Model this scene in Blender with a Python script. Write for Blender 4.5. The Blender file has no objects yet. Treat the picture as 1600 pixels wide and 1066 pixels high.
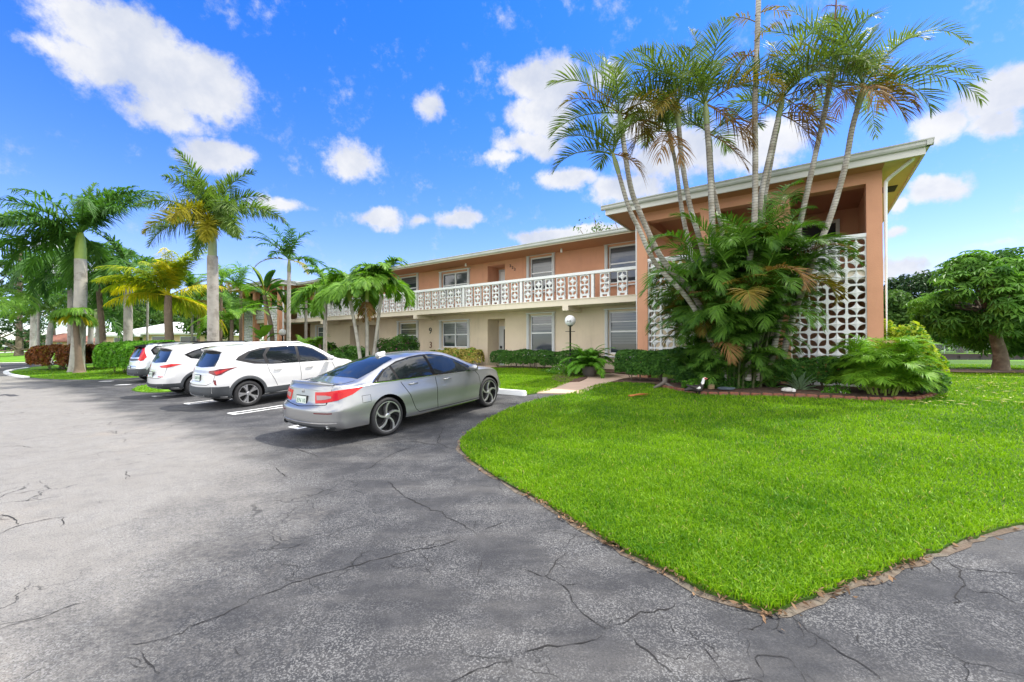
import bpy, bmesh, math, random
import numpy as np
from mathutils import Vector, Matrix
from mathutils.bvhtree import BVHTree

R = math.radians
scene = bpy.context.scene
COL = scene.collection
random.seed(7)
rng = np.random.default_rng(11)

# ------------------------------------------------------------------ camera
F = 649.0 / 1600.0
CAMH = 1.6
cam_data = bpy.data.cameras.new("camera")
cam_data.sensor_width = 36.0
cam_data.lens = 36.0 * F
cam_data.clip_start = 0.05
cam_data.clip_end = 3000
cam = bpy.data.objects.new("camera", cam_data)
cam.location = (0, 0, CAMH)
cam.rotation_euler = (R(90.62), 0, 0)
COL.objects.link(cam)
scene.camera = cam

# ------------------------------------------------------------------ light and exposure
SUN_AZ = R(66)       # clockwise from +Y (view direction) towards +X
SUN_EL = R(60)
sd = bpy.data.lights.new("sun", 'SUN')
sd.energy = 1.8
sd.angle = R(0.6)
sd.color = (1.0, 0.94, 0.84)
sun = bpy.data.objects.new("sun", sd)
sv = Vector((math.sin(SUN_AZ) * math.cos(SUN_EL), math.cos(SUN_AZ) * math.cos(SUN_EL), math.sin(SUN_EL)))
sun.rotation_euler = sv.to_track_quat('Z', 'Y').to_euler()
sun.location = (20, 10, 40)
COL.objects.link(sun)
scene.view_settings.view_transform = 'Standard'
scene.view_settings.look = 'None'
scene.view_settings.gamma = 1
scene.view_settings.use_curve_mapping = False
scene.view_settings.exposure = 1.85
scene.cycles.max_bounces = 6
scene.cycles.diffuse_bounces = 3
scene.cycles.glossy_bounces = 3
scene.cycles.transmission_bounces = 4
scene.cycles.transparent_max_bounces = 6
scene.cycles.use_denoising = True


class NT:
    """small helper to wire node trees"""
    def __init__(self, tree):
        self.t = tree
        self.t.nodes.clear()
    def n(self, kind, **kw):
        nd = self.t.nodes.new(kind)
        ins = kw.pop('i', {})
        for k, v in kw.items():
            setattr(nd, k, v)
        for k, v in ins.items():
            self.set(nd, k, v)
        return nd
    def set(self, nd, k, v):
        s = nd.inputs[k]
        if isinstance(v, bpy.types.NodeSocket):
            self.t.links.new(v, s)
        elif isinstance(v, bpy.types.Node):
            self.t.links.new(v.outputs[0], s)
        else:
            s.default_value = v
    def math(self, op, a, b=None, c=None, clamp=False):
        nd = self.n('ShaderNodeMath', operation=op, use_clamp=clamp)
        for i, v in enumerate((a, b, c)):
            if v is not None:
                self.set(nd, i, v)
        return nd.outputs[0]
    def vmath(self, op, a, b=None):
        nd = self.n('ShaderNodeVectorMath', operation=op)
        self.set(nd, 0, a)
        if b is not None:
            self.set(nd, 1, b)
        return nd
    def mix(self, fac, a, b, mode='MIX'):
        nd = self.n('ShaderNodeMix', data_type='RGBA', blend_type=mode)
        self.set(nd, 0, fac)
        self.set(nd, 6, a)
        self.set(nd, 7, b)
        return nd.outputs[2]
    def ramp(self, fac, lo, hi, a=0.0, b=1.0):
        nd = self.n('ShaderNodeMapRange', interpolation_type='SMOOTHSTEP', clamp=True)
        for k, v in zip((0, 1, 2, 3, 4), (fac, lo, hi, a, b)):
            self.set(nd, k, v)
        return nd.outputs[0]
    def noise(self, vec, scale, detail=3.0, rough=0.55, dist=0.0):
        nd = self.n('ShaderNodeTexNoise')
        if vec is not None:
            self.set(nd, 'Vector', vec)
        nd.inputs['Scale'].default_value = scale
        nd.inputs['Detail'].default_value = detail
        nd.inputs['Roughness'].default_value = rough
        nd.inputs['Distortion'].default_value = dist
        return nd.outputs[0]


# ------------------------------------------------------------------ sky with clouds
world = bpy.data.worlds.new("World")
scene.world = world
world.use_nodes = True
w = NT(world.node_tree)
sky = w.n('ShaderNodeTexSky', sky_type='NISHITA')
sky.sun_disc = False
sky.sun_elevation = SUN_EL
sky.sun_rotation = SUN_AZ
sky.air_density = 1.0
sky.dust_density = 0.25
sky.ozone_density = 3.0
SKY_STRENGTH = 0.15
tc = w.n('ShaderNodeTexCoord').outputs['Generated']
sep = w.n('ShaderNodeSeparateXYZ', i={0: tc})
az = w.math('ARCTAN2', sep.outputs[0], sep.outputs[1])
el = w.math('ARCSINE', sep.outputs[2])
azel = w.n('ShaderNodeCombineXYZ', i={0: az, 1: el}).outputs[0]
nz = w.n('ShaderNodeTexNoise', i={'Vector': tc, 'Scale': 9.0, 'Detail': 7.0, 'Roughness': 0.6})
warp = w.vmath('MULTIPLY', w.vmath('SUBTRACT', nz.outputs[1], (0.5, 0.5, 0.5)).outputs[0], (0.085, 0.075, 0.0)).outputs[0]
pos = w.vmath('ADD', azel, warp).outputs[0]
CLOUDS = [  # px, py, rx, ry, weight in the 1600 x 1066 photograph's angles
    (185, 62, 135, 62, 1), (285, 130, 100, 62, 1), (120, 85, 85, 45, .7), (255, 175, 90, 35, .75), (310, 120, 85, 50, .9), (50, 62, 50, 18, .35),
    (335, 242, 62, 28, .9), (435, 319, 52, 12, .6), (548, 247, 46, 36, .7), (670, 160, 30, 30, .6),
    (855, 122, 66, 44, 1), (848, 180, 52, 45, .85), (835, 222, 62, 28, .8), (785, 248, 44, 16, .55), (945, 112, 34, 26, .6),
    (592, 340, 46, 17, .8), (715, 345, 38, 18, .85), (650, 347, 26, 11, .5), (890, 278, 52, 22, .85), (980, 290, 70, 26, .7),
    (1010, 190, 70, 55, .6), (1065, 240, 110, 50, .75), (1175, 225, 80, 42, .9), (1200, 250, 50, 30, .6), (860, 368, 60, 16, .9), (930, 362, 70, 15, .9),
    (1575, 145, 75, 48, 1), (1570, 185, 55, 34, .85), (1475, 195, 50, 28, .75), (1470, 294, 56, 24, .85), (1408, 316, 24, 11, .6),
    (1402, 358, 18, 12, .7), (1400, 425, 90, 26, .6), (90, 425, 110, 22, .6), (60, 380, 60, 14, .4), (1560, 372, 60, 10, .25)]
field = None
for (px, py, rx, ry, wt) in CLOUDS:
    a0 = math.atan((px - 800) / 649.0)
    e0 = math.atan((540 - py) / 649.0 * math.cos(a0))
    ra = rx * math.cos(a0) ** 2 / 649.0
    re = ry * math.cos(a0) * math.cos(e0) ** 2 / 649.0
    d = w.vmath('MULTIPLY', w.vmath('SUBTRACT', pos, (a0, e0, 0)).outputs[0], (1 / ra, 1 / re, 0)).outputs[0]
    ln = w.vmath('LENGTH', d).outputs['Value']
    f_ = w.math('MULTIPLY', w.math('SUBTRACT', 1.25, ln), wt)
    field = f_ if field is None else w.math('MAXIMUM', field, f_)
# unseen bright clouds added behind the camera and overhead to lift the shaded facade
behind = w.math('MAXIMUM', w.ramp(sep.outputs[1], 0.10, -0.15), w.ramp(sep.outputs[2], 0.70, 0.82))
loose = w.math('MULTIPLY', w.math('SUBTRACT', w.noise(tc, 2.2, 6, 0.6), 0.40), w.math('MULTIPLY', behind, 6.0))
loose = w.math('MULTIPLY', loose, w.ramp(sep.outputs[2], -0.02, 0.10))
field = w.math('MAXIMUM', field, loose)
fine = w.noise(tc, 26.0, 8, 0.65)
fine2 = w.noise(tc, 11.0, 9, 0.7)
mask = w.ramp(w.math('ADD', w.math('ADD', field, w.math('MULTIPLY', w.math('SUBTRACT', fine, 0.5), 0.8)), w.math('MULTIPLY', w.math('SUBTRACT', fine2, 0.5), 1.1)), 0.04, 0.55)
hs = w.n('ShaderNodeHueSaturation', i={'Color': sky.outputs[0], 'Saturation': 1.30, 'Value': 1.0, 'Hue': 0.5})
skyc = w.mix(1.0, hs.outputs[0], w.mix(w.ramp(sep.outputs[2], 0.12, 0.70), w.mix(w.ramp(sep.outputs[2], 0.0, 0.16), (0.44, 0.46, 0.56, 1), (0.53, 0.40, 0.54, 1)), (0.20, 0.345, 0.54, 1)), 'MULTIPLY')
shade = w.ramp(w.noise(tc, 7.0, 5, 0.6), 0.3, 0.68)
cloud = w.mix(shade, (1.22, 1.32, 1.55, 1), (1.84, 1.84, 1.86, 1))
cloud = w.mix(behind, cloud, w.mix(shade, (4.2, 4.2, 4.3, 1), (6.6, 6.5, 6.2, 1)))  # added clouds far brighter than the visible ones, as fill light
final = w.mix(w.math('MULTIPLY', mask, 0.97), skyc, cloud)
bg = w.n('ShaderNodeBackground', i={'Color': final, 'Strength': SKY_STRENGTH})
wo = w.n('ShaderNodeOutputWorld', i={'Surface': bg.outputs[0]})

# ------------------------------------------------------------------ site geometry
CU = np.array((0.8157, -0.5785))     # along the facade, to the right
CV = np.array((0.5785, 0.8157))      # into the building
BROT = math.atan2(CU[1], CU[0])


def sstep(t):
    t = np.clip(t, 0, 1)
    return t * t * (3 - 2 * t)


def gv(v):                            # ground height as a function of v: the lot falls away from the building
    return 0.48 * sstep((np.asarray(v, float) - 3.5) / 9.5) + 0.06 * sstep((np.asarray(v, float) - 13) / 4)


def gz(x, y):
    return gv(np.asarray(x) * CV[0] + np.asarray(y) * CV[1])


def uvw(u, v, z=None):
    p = CU * u + CV * v
    return Vector((p[0], p[1], float(gv(v)) if z is None else z))


def at(px, py, Y):                    # point at depth Y seen at a pixel of the 1600 px photograph
    return Vector(((px - 800) / 649.0 * Y, Y, CAMH + (540 - py) / 649.0 * Y))


def ground(px, py):                   # ground point seen at a pixel
    xr, s = (px - 800) / 649.0, (540 - py) / 649.0
    lo, hi = 0.5, 600.0
    for _ in range(60):
        m = (lo + hi) / 2
        if CAMH + s * m - float(gz(xr * m, m)) > 0:
            lo = m
        else:
            hi = m
    return Vector((xr * lo, lo, float(gz(xr * lo, lo))))


def gp(px, Y):                        # ground point straight below a pixel column at depth Y
    X = (px - 800) / 649.0 * Y
    return Vector((X, Y, float(gz(X, Y))))


# ------------------------------------------------------------------ object helpers
def tag(o, label=None, cat=None, group=None, kind=None):
    if label: o['label'] = label
    if cat: o['category'] = cat
    if group: o['group'] = group
    if kind: o['kind'] = kind
    return o


def empty(name, loc, rz=0.0, label=None, cat=None, group=None):
    o = bpy.data.objects.new(name, None)
    o.location = loc
    o.rotation_euler = (0, 0, rz)
    o.empty_display_size = 0.2
    COL.objects.link(o)
    return tag(o, label, cat, group)


class MB:
    """collects polygons, builds ONE mesh object"""
    def __init__(self):
        self.v, self.f, self.n, self.m, self.rn = [], {}, 0, [], []
        self.chunks = []                # (faces array, mat index, rnd array)
    def add(self, verts, faces, mi=0, rnd=None):
        verts = np.asarray(verts, float).reshape(-1, 3)
        faces = np.asarray(faces, int)
        if rnd is None:
            rnd = np.full(len(faces), 0.5)
        self.chunks.append((faces + self.n, mi, np.broadcast_to(np.asarray(rnd, float), (len(faces),))))
        self.v.append(verts)
        self.n += len(verts)
        return self
    def box(self, lo, hi, mi=0):
        x0, y0, z0 = lo; x1, y1, z1 = hi
        v = [(x0, y0, z0), (x1, y0, z0), (x1, y1, z0), (x0, y1, z0), (x0, y0, z1), (x1, y0, z1), (x1, y1, z1), (x0, y1, z1)]
        f = [(0, 3, 2, 1), (4, 5, 6, 7), (0, 1, 5, 4), (1, 2, 6, 5), (2, 3, 7, 6), (3, 0, 4, 7)]
        return self.add(v, f, mi)
    def tube(self, pts, rad, sides=10, mi=0, cap=True, rnd=None):
        pts = np.asarray(pts, float)
        n = len(pts)
        rad = np.broadcast_to(np.asarray(rad, float), (n,))
        T = np.gradient(pts, axis=0)
        T /= np.linalg.norm(T, axis=1)[:, None] + 1e-9
        ref = np.array((0, 0, 1.0)) if abs(T[0][2]) < 0.9 else np.array((1.0, 0, 0))
        A = np.cross(T, ref); A /= np.linalg.norm(A, axis=1)[:, None] + 1e-9
        B = np.cross(T, A)
        an = np.linspace(0, 2 * np.pi, sides, endpoint=False)
        ring = pts[:, None, :] + rad[:, None, None] * (np.cos(an)[None, :, None] * A[:, None, :] + np.sin(an)[None, :, None] * B[:, None, :])
        i = np.arange(n - 1)[:, None]; j = np.arange(sides)[None, :]; k = (j + 1) % sides
        fc = np.stack([i * sides + j, i * sides + k, (i + 1) * sides + k, (i + 1) * sides + j], -1).reshape(-1, 4)
        fc = fc[:, ::-1]
        self.add(ring.reshape(-1, 3), fc, mi, rnd)
        if cap:
            for r_, q in ((0, 1), (n - 1, -1)):
                c = np.vstack([ring[r_], pts[r_][None]])
                jj = np.arange(sides)
                ff = np.stack([jj, (jj + 1) % sides, np.full(sides, sides)], -1)
                self.add(c, ff if q > 0 else ff[:, ::-1], mi)
        return self
    def lathe(self, prof, sides=24, axis='z', mi=0, center=(0, 0, 0)):
        prof = np.asarray(prof, float)      # (radius, height)
        an = np.linspace(0, 2 * np.pi, sides, endpoint=False)
        n = len(prof)
        x = prof[:, 0][:, None] * np.cos(an); y = prof[:, 0][:, None] * np.sin(an); z = np.repeat(prof[:, 1][:, None], sides, 1)
        V = np.stack([x, y, z], -1) if axis == 'z' else np.stack([x, z, y], -1)
        i = np.arange(n - 1)[:, None]; j = np.arange(sides)[None, :]; k = (j + 1) % sides
        fc = np.stack([i * sides + j, i * sides + k, (i + 1) * sides + k, (i + 1) * sides + j], -1).reshape(-1, 4)
        if axis != 'z': fc = fc[:, ::-1]
        return self.add(V.reshape(-1, 3) + np.asarray(center, float), fc, mi)
    def build(self, name, mats, parent=None, off=(0, 0, 0), smooth=False, attr=False):
        me = bpy.data.meshes.new(name)
        V = np.vstack(self.v) - np.asarray(off, float) if self.v else np.zeros((0, 3))
        me.vertices.add(len(V))
        me.vertices.foreach_set('co', V.astype(np.float32).ravel())
        loops = np.concatenate([c[0].ravel() for c in self.chunks])
        tot = np.concatenate([np.full(len(c[0]), c[0].shape[1]) for c in self.chunks])
        start = np.concatenate([[0], np.cumsum(tot)[:-1]])
        me.loops.add(len(loops)); me.polygons.add(len(tot))
        me.loops.foreach_set('vertex_index', loops.astype(np.int32))
        me.polygons.foreach_set('loop_start', start.astype(np.int32))
        me.polygons.foreach_set('loop_total', tot.astype(np.int32))
        mi = np.concatenate([np.full(len(c[0]), c[1]) for c in self.chunks])
        me.polygons.foreach_set('material_index', mi.astype(np.int32))
        me.polygons.foreach_set('use_smooth', np.full(len(tot), smooth))
        if attr:
            a = me.attributes.new('rnd', 'FLOAT', 'FACE')
            a.data.foreach_set('value', np.concatenate([c[2] for c in self.chunks]).astype(np.float32))
        for m in (mats if isinstance(mats, (list, tuple)) else [mats]):
            me.materials.append(m)
        me.update(calc_edges=True)
        me.validate()
        o = bpy.data.objects.new(name, me)
        COL.objects.link(o)
        if parent is not None:
            o.parent = parent
        return o


def copy_tree(o, parent=None):
    c = o.copy()
    COL.objects.link(c)
    if parent is not None:
        c.parent = parent
    for ch in list(o.children):
        copy_tree(ch, c)
    return c


# ------------------------------------------------------------------ materials
MATS = {}


def pbr(name, color, rough=0.6, metal=0.0, var=0.0, vscale=6.0, bump=0.0, bscale=40.0, coat=0.0, spec=0.5, color2=None, c2scale=2.0, c2lo=0.45, c2hi=0.65, detail=5.0):
    m = bpy.data.materials.new(name)
    m.use_nodes = True
    t = NT(m.node_tree)
    co = t.n('ShaderNodeTexCoord').outputs['Object']
    c = (*color, 1)
    if color2 is not None:
        c = t.mix(t.ramp(t.noise(co, c2scale, 6, 0.6), c2lo, c2hi), c, (*color2, 1))
    if var > 0:
        f_ = t.math('ADD', t.math('MULTIPLY', t.math('SUBTRACT', t.noise(co, vscale, detail), 0.5), 2 * var), 1.0)
        c = t.mix(1.0, c, t.n('ShaderNodeCombineColor', i={0: f_, 1: f_, 2: f_}).outputs[0], 'MULTIPLY')
    if name.startswith('stucco') or name.startswith('painted_c'):
        mp = t.n('ShaderNodeMapping', i={'Vector': co, 'Scale': (3.2, 3.2, 0.22)})
        st_ = t.math('MULTIPLY', t.ramp(t.noise(mp.outputs[0], 1.6, 6, 0.65), 0.50, 0.74), t.ramp(t.noise(co, 0.5, 3), 0.38, 0.62))
        c = t.mix(t.math('MULTIPLY', st_, 0.26), c, (color[0] * .55, color[1] * .55, color[2] * .55, 1))
    b = t.n('ShaderNodeBsdfPrincipled', i={'Base Color': c, 'Roughness': rough, 'Metallic': metal, 'Coat Weight': coat, 'Coat Roughness': 0.04, 'Specular IOR Level': spec})
    if bump > 0:
        bp = t.n('ShaderNodeBump', i={'Strength': 1.0, 'Distance': bump, 'Height': t.noise(co, bscale, 4, 0.6)})
        t.set(b, 'Normal', bp.outputs[0])
    t.n('ShaderNodeOutputMaterial', i={'Surface': b.outputs[0]})
    MATS[name] = m
    return m


def leafmat(name, dark, light, tip=None, trans=0.35, rough=0.45, nscale=1.2):
    """leaf: colour varies leaf by leaf (rnd) and clump by clump; part of the light passes through"""
    m = bpy.data.materials.new(name)
    m.use_nodes = True
    t = NT(m.node_tree)
    rn = t.n('ShaderNodeAttribute', attribute_name='rnd').outputs['Fac']
    co = t.n('ShaderNodeTexCoord').outputs['Object']
    f_ = t.math('ADD', t.math('MULTIPLY', rn, 0.65), t.math('MULTIPLY', t.noise(co, nscale, 3), 0.5))
    c = t.mix(t.ramp(f_, 0.2, 0.95), (*dark, 1), (*light, 1))
    if tip is not None:
        c = t.mix(t.ramp(rn, 0.985, 1.0), c, (*tip, 1))
    b = t.n('ShaderNodeBsdfPrincipled', i={'Base Color': c, 'Roughness': max(rough, 0.5), 'Specular IOR Level': 0.22})
    tr = t.n('ShaderNodeBsdfTranslucent', i={'Color': t.mix(1.0, c, (1.35, 1.5, 0.55, 1), 'MULTIPLY')})
    mx = t.n('ShaderNodeMixShader', i={0: trans, 1: b.outputs[0], 2: tr.outputs[0]})
    t.n('ShaderNodeOutputMaterial', i={'Surface': mx.outputs[0]})
    MATS[name] = m
    return m


M_orange = pbr('stucco_orange', (0.65, 0.325, 0.195), 0.85, var=0.10, vscale=1.5, bump=0.006, bscale=45, color2=(0.61, 0.30, 0.18), c2scale=0.8)
M_cream = pbr('stucco_cream', (0.70, 0.58, 0.43), 0.85, var=0.08, vscale=1.5, bump=0.005, bscale=45, color2=(0.66, 0.545, 0.40), c2scale=0.9)
M_creamband = pbr('painted_concrete_cream', (0.76, 0.67, 0.53), 0.75, var=0.06, vscale=3)
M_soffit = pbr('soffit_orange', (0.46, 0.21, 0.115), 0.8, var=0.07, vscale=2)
M_sofcream = pbr('soffit_cream', (0.62, 0.50, 0.22), 0.8, var=0.05)
M_white = pbr('white_paint', (0.78, 0.79, 0.78), 0.5, var=0.05, vscale=5)
M_block = pbr('white_block', (0.76, 0.77, 0.76), 0.6, var=0.10, vscale=4, bump=0.002, bscale=60)
M_fascia = pbr('fascia_grey_white', (0.64, 0.63, 0.585), 0.6, var=0.06, vscale=3)
M_gutter = pbr('gutter_metal', (0.50, 0.51, 0.475), 0.5, var=0.10, vscale=2, color2=(0.42, 0.43, 0.40), c2scale=1.4)
M_roof = pbr('flat_roof', (0.45, 0.45, 0.43), 0.9, var=0.1)
M_shutter = pbr('shutter_aluminium', (0.66, 0.67, 0.66), 0.45, var=0.05)
M_winframe = pbr('window_frame_white', (0.74, 0.75, 0.74), 0.4)
M_glass = pbr('window_glass', (0.035, 0.045, 0.055), 0.05, var=0.5, vscale=0.8, spec=0.9)
M_blind = pbr('window_blind', (0.10, 0.11, 0.12), 0.12, var=0.3, vscale=1.2, spec=0.8)
M_door = pbr('door_paint', (0.55, 0.55, 0.54), 0.5, var=0.04)
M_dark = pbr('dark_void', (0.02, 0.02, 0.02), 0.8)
M_black = pbr('black_metal', (0.012, 0.012, 0.013), 0.4)
M_num = pbr('number_black', (0.015, 0.012, 0.010), 0.5)
M_rustnum = pbr('number_rust', (0.13, 0.055, 0.03), 0.7)
M_globe = pbr('lamp_globe', (0.86, 0.86, 0.88), 0.25, var=0.03)
M_concwalk = pbr('walk_concrete', (0.50, 0.36, 0.27), 0.85, var=0.14, vscale=2.5, bump=0.002, bscale=120)
M_conc = pbr('concrete', (0.55, 0.53, 0.49), 0.85, var=0.15, vscale=3, bump=0.002, bscale=80)
M_linepaint = pbr('line_paint', (0.70, 0.71, 0.71), 0.7, var=0.15, vscale=10, color2=(0.14, 0.14, 0.145), c2scale=9, c2lo=0.56, c2hi=0.7)
M_crack = pbr('crack_dark', (0.014, 0.013, 0.013), 0.95)
M_brick = pbr('edging_brick', (0.26, 0.095, 0.055), 0.85, var=0.3, vscale=9, bump=0.004, bscale=60, color2=(0.16, 0.08, 0.06), c2scale=5)
M_mulch = pbr('mulch', (0.085, 0.045, 0.028), 0.95, var=0.6, vscale=25, bump=0.02, bscale=50, color2=(0.16, 0.09, 0.06), c2scale=14)
M_trunk = pbr('trunk_grey', (0.36, 0.33, 0.29), 0.9, var=0.25, vscale=4, bump=0.006, bscale=30, color2=(0.24, 0.215, 0.185), c2scale=3)
M_trunkwhite = pbr('trunk_pale', (0.40, 0.375, 0.335), 0.9, var=0.25, vscale=3, bump=0.006, bscale=25, color2=(0.25, 0.23, 0.20), c2scale=2.2)
M_trunkbrown = pbr('trunk_brown', (0.17, 0.125, 0.09), 0.95, var=0.35, vscale=6, bump=0.02, bscale=22)
M_bark = pbr('bark', (0.14, 0.105, 0.075), 0.95, var=0.4, vscale=6, bump=0.02, bscale=18, color2=(0.22, 0.18, 0.13), c2scale=3)
M_shaft = pbr('crownshaft_green', (0.24, 0.34, 0.05), 0.45, var=0.2, vscale=3)
M_shaftpale = pbr('crownshaft_pale', (0.25, 0.30, 0.13), 0.5, var=0.25, vscale=4)


def ringed_trunk():
    m = bpy.data.materials.new('ringed_trunk')
    m.use_nodes = True
    t = NT(m.node_tree)
    co = t.n('ShaderNodeTexCoord').outputs['Object']
    sp = t.n('ShaderNodeSeparateXYZ', i={0: co})
    zz = t.math('ADD', sp.outputs[2], t.math('MULTIPLY', t.noise(co, 3.0, 3), 0.10))
    fr = t.math('FRACT', t.math('MULTIPLY', zz, 15.0))
    ring = t.ramp(fr, 0.68, 0.9)
    c = t.mix(t.ramp(t.noise(co, 3.0, 5), 0.38, 0.66), (0.30, 0.265, 0.215, 1), (0.50, 0.47, 0.42, 1))
    c = t.mix(t.math('MULTIPLY', ring, 0.75), c, (0.115, 0.095, 0.075, 1))
    b = t.n('ShaderNodeBsdfPrincipled', i={'Base Color': c, 'Roughness': 0.85})
    bp = t.n('ShaderNodeBump', i={'Strength': 1.0, 'Distance': 0.008, 'Height': t.math('SUBTRACT', 1.0, ring)})
    t.set(b, 'Normal', bp.outputs[0])
    t.n('ShaderNodeOutputMaterial', i={'Surface': b.outputs[0]})
    return m


M_ring = ringed_trunk()
L_areca = leafmat('leaf_areca', (0.036, 0.105, 0.015), (0.145, 0.285, 0.034), nscale=0.9)
L_arecahi = leafmat('leaf_areca_high', (0.055, 0.095, 0.022), (0.16, 0.22, 0.055), nscale=0.9)
L_brown = leafmat('leaf_dead', (0.13, 0.065, 0.022), (0.30, 0.17, 0.06), trans=0.2, rough=0.7)
L_bronze = leafmat('leaf_bronze', (0.13, 0.095, 0.015), (0.26, 0.19, 0.03), trans=0.35)
L_royal = leafmat('leaf_royal', (0.025, 0.085, 0.018), (0.105, 0.235, 0.040), nscale=0.5)
L_fox = leafmat('leaf_foxtail', (0.045, 0.105, 0.022), (0.17, 0.255, 0.045), nscale=0.5)
L_foxy = leafmat('leaf_foxtail_yellow', (0.17, 0.17, 0.015), (0.36, 0.31, 0.025), nscale=0.5)
L_yellow = leafmat('leaf_coconut_yellow', (0.42, 0.37, 0.012), (0.66, 0.58, 0.03), nscale=0.6)
L_coco = leafmat('leaf_coconut', (0.13, 0.23, 0.015), (0.42, 0.47, 0.03), nscale=0.6)
L_adon = leafmat('leaf_adonidia', (0.045, 0.145, 0.014), (0.21, 0.39, 0.040), nscale=0.8)
L_pale = leafmat('leaf_far_palm', (0.06, 0.15, 0.025), (0.19, 0.32, 0.05), nscale=0.4)
L_hedge = leafmat('leaf_hedge', (0.020, 0.075, 0.014), (0.090, 0.215, 0.028), trans=0.25, nscale=1.6)
L_hedgeb = leafmat('leaf_hedge_bright', (0.04, 0.14, 0.012), (0.17, 0.40, 0.03), trans=0.3, nscale=1.6)
L_croton = leafmat('leaf_croton', (0.055, 0.022, 0.012), (0.28, 0.095, 0.028), tip=(0.42, 0.28, 0.05), trans=0.25, nscale=1.0)
L_lime = leafmat('leaf_lime', (0.20, 0.28, 0.020), (0.48, 0.54, 0.04), trans=0.35, nscale=1.5)
L_yelcrot = leafmat('leaf_yellow_croton', (0.30, 0.25, 0.06), (0.62, 0.52, 0.16), trans=0.3, nscale=2.0)
L_tree = leafmat('leaf_umbrella_tree', (0.035, 0.110, 0.018), (0.165, 0.34, 0.050), trans=0.3, rough=0.35, nscale=0.6)
L_wood = leafmat('leaf_woods', (0.025, 0.070, 0.014), (0.11, 0.20, 0.036), trans=0.25, nscale=0.35)
L_woodd = leafmat('leaf_dark_trees', (0.012, 0.036, 0.012), (0.048, 0.100, 0.024), trans=0.2, nscale=0.3)
L_boug = leafmat('leaf_bougainvillea', (0.020, 0.070, 0.014), (0.085, 0.19, 0.028), trans=0.3, nscale=1.5)
L_agave = leafmat('leaf_agave', (0.085, 0.16, 0.085), (0.20, 0.30, 0.16), trans=0.1, nscale=3)
L_flower = leafmat('petal_white', (0.7, 0.7, 0.68), (0.85, 0.85, 0.83), trans=0.3)
L_pink = leafmat('petal_pink', (0.35, 0.05, 0.20), (0.55, 0.12, 0.32), trans=0.3)
L_grass = leafmat('grass_blade', (0.048, 0.160, 0.005), (0.250, 0.415, 0.010), tip=(0.42, 0.36, 0.12), trans=0.35, rough=0.5, nscale=0.9)
L_litter = leafmat('litter_leaf', (0.07, 0.040, 0.022), (0.26, 0.16, 0.09), trans=0.1, rough=0.8)


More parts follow.
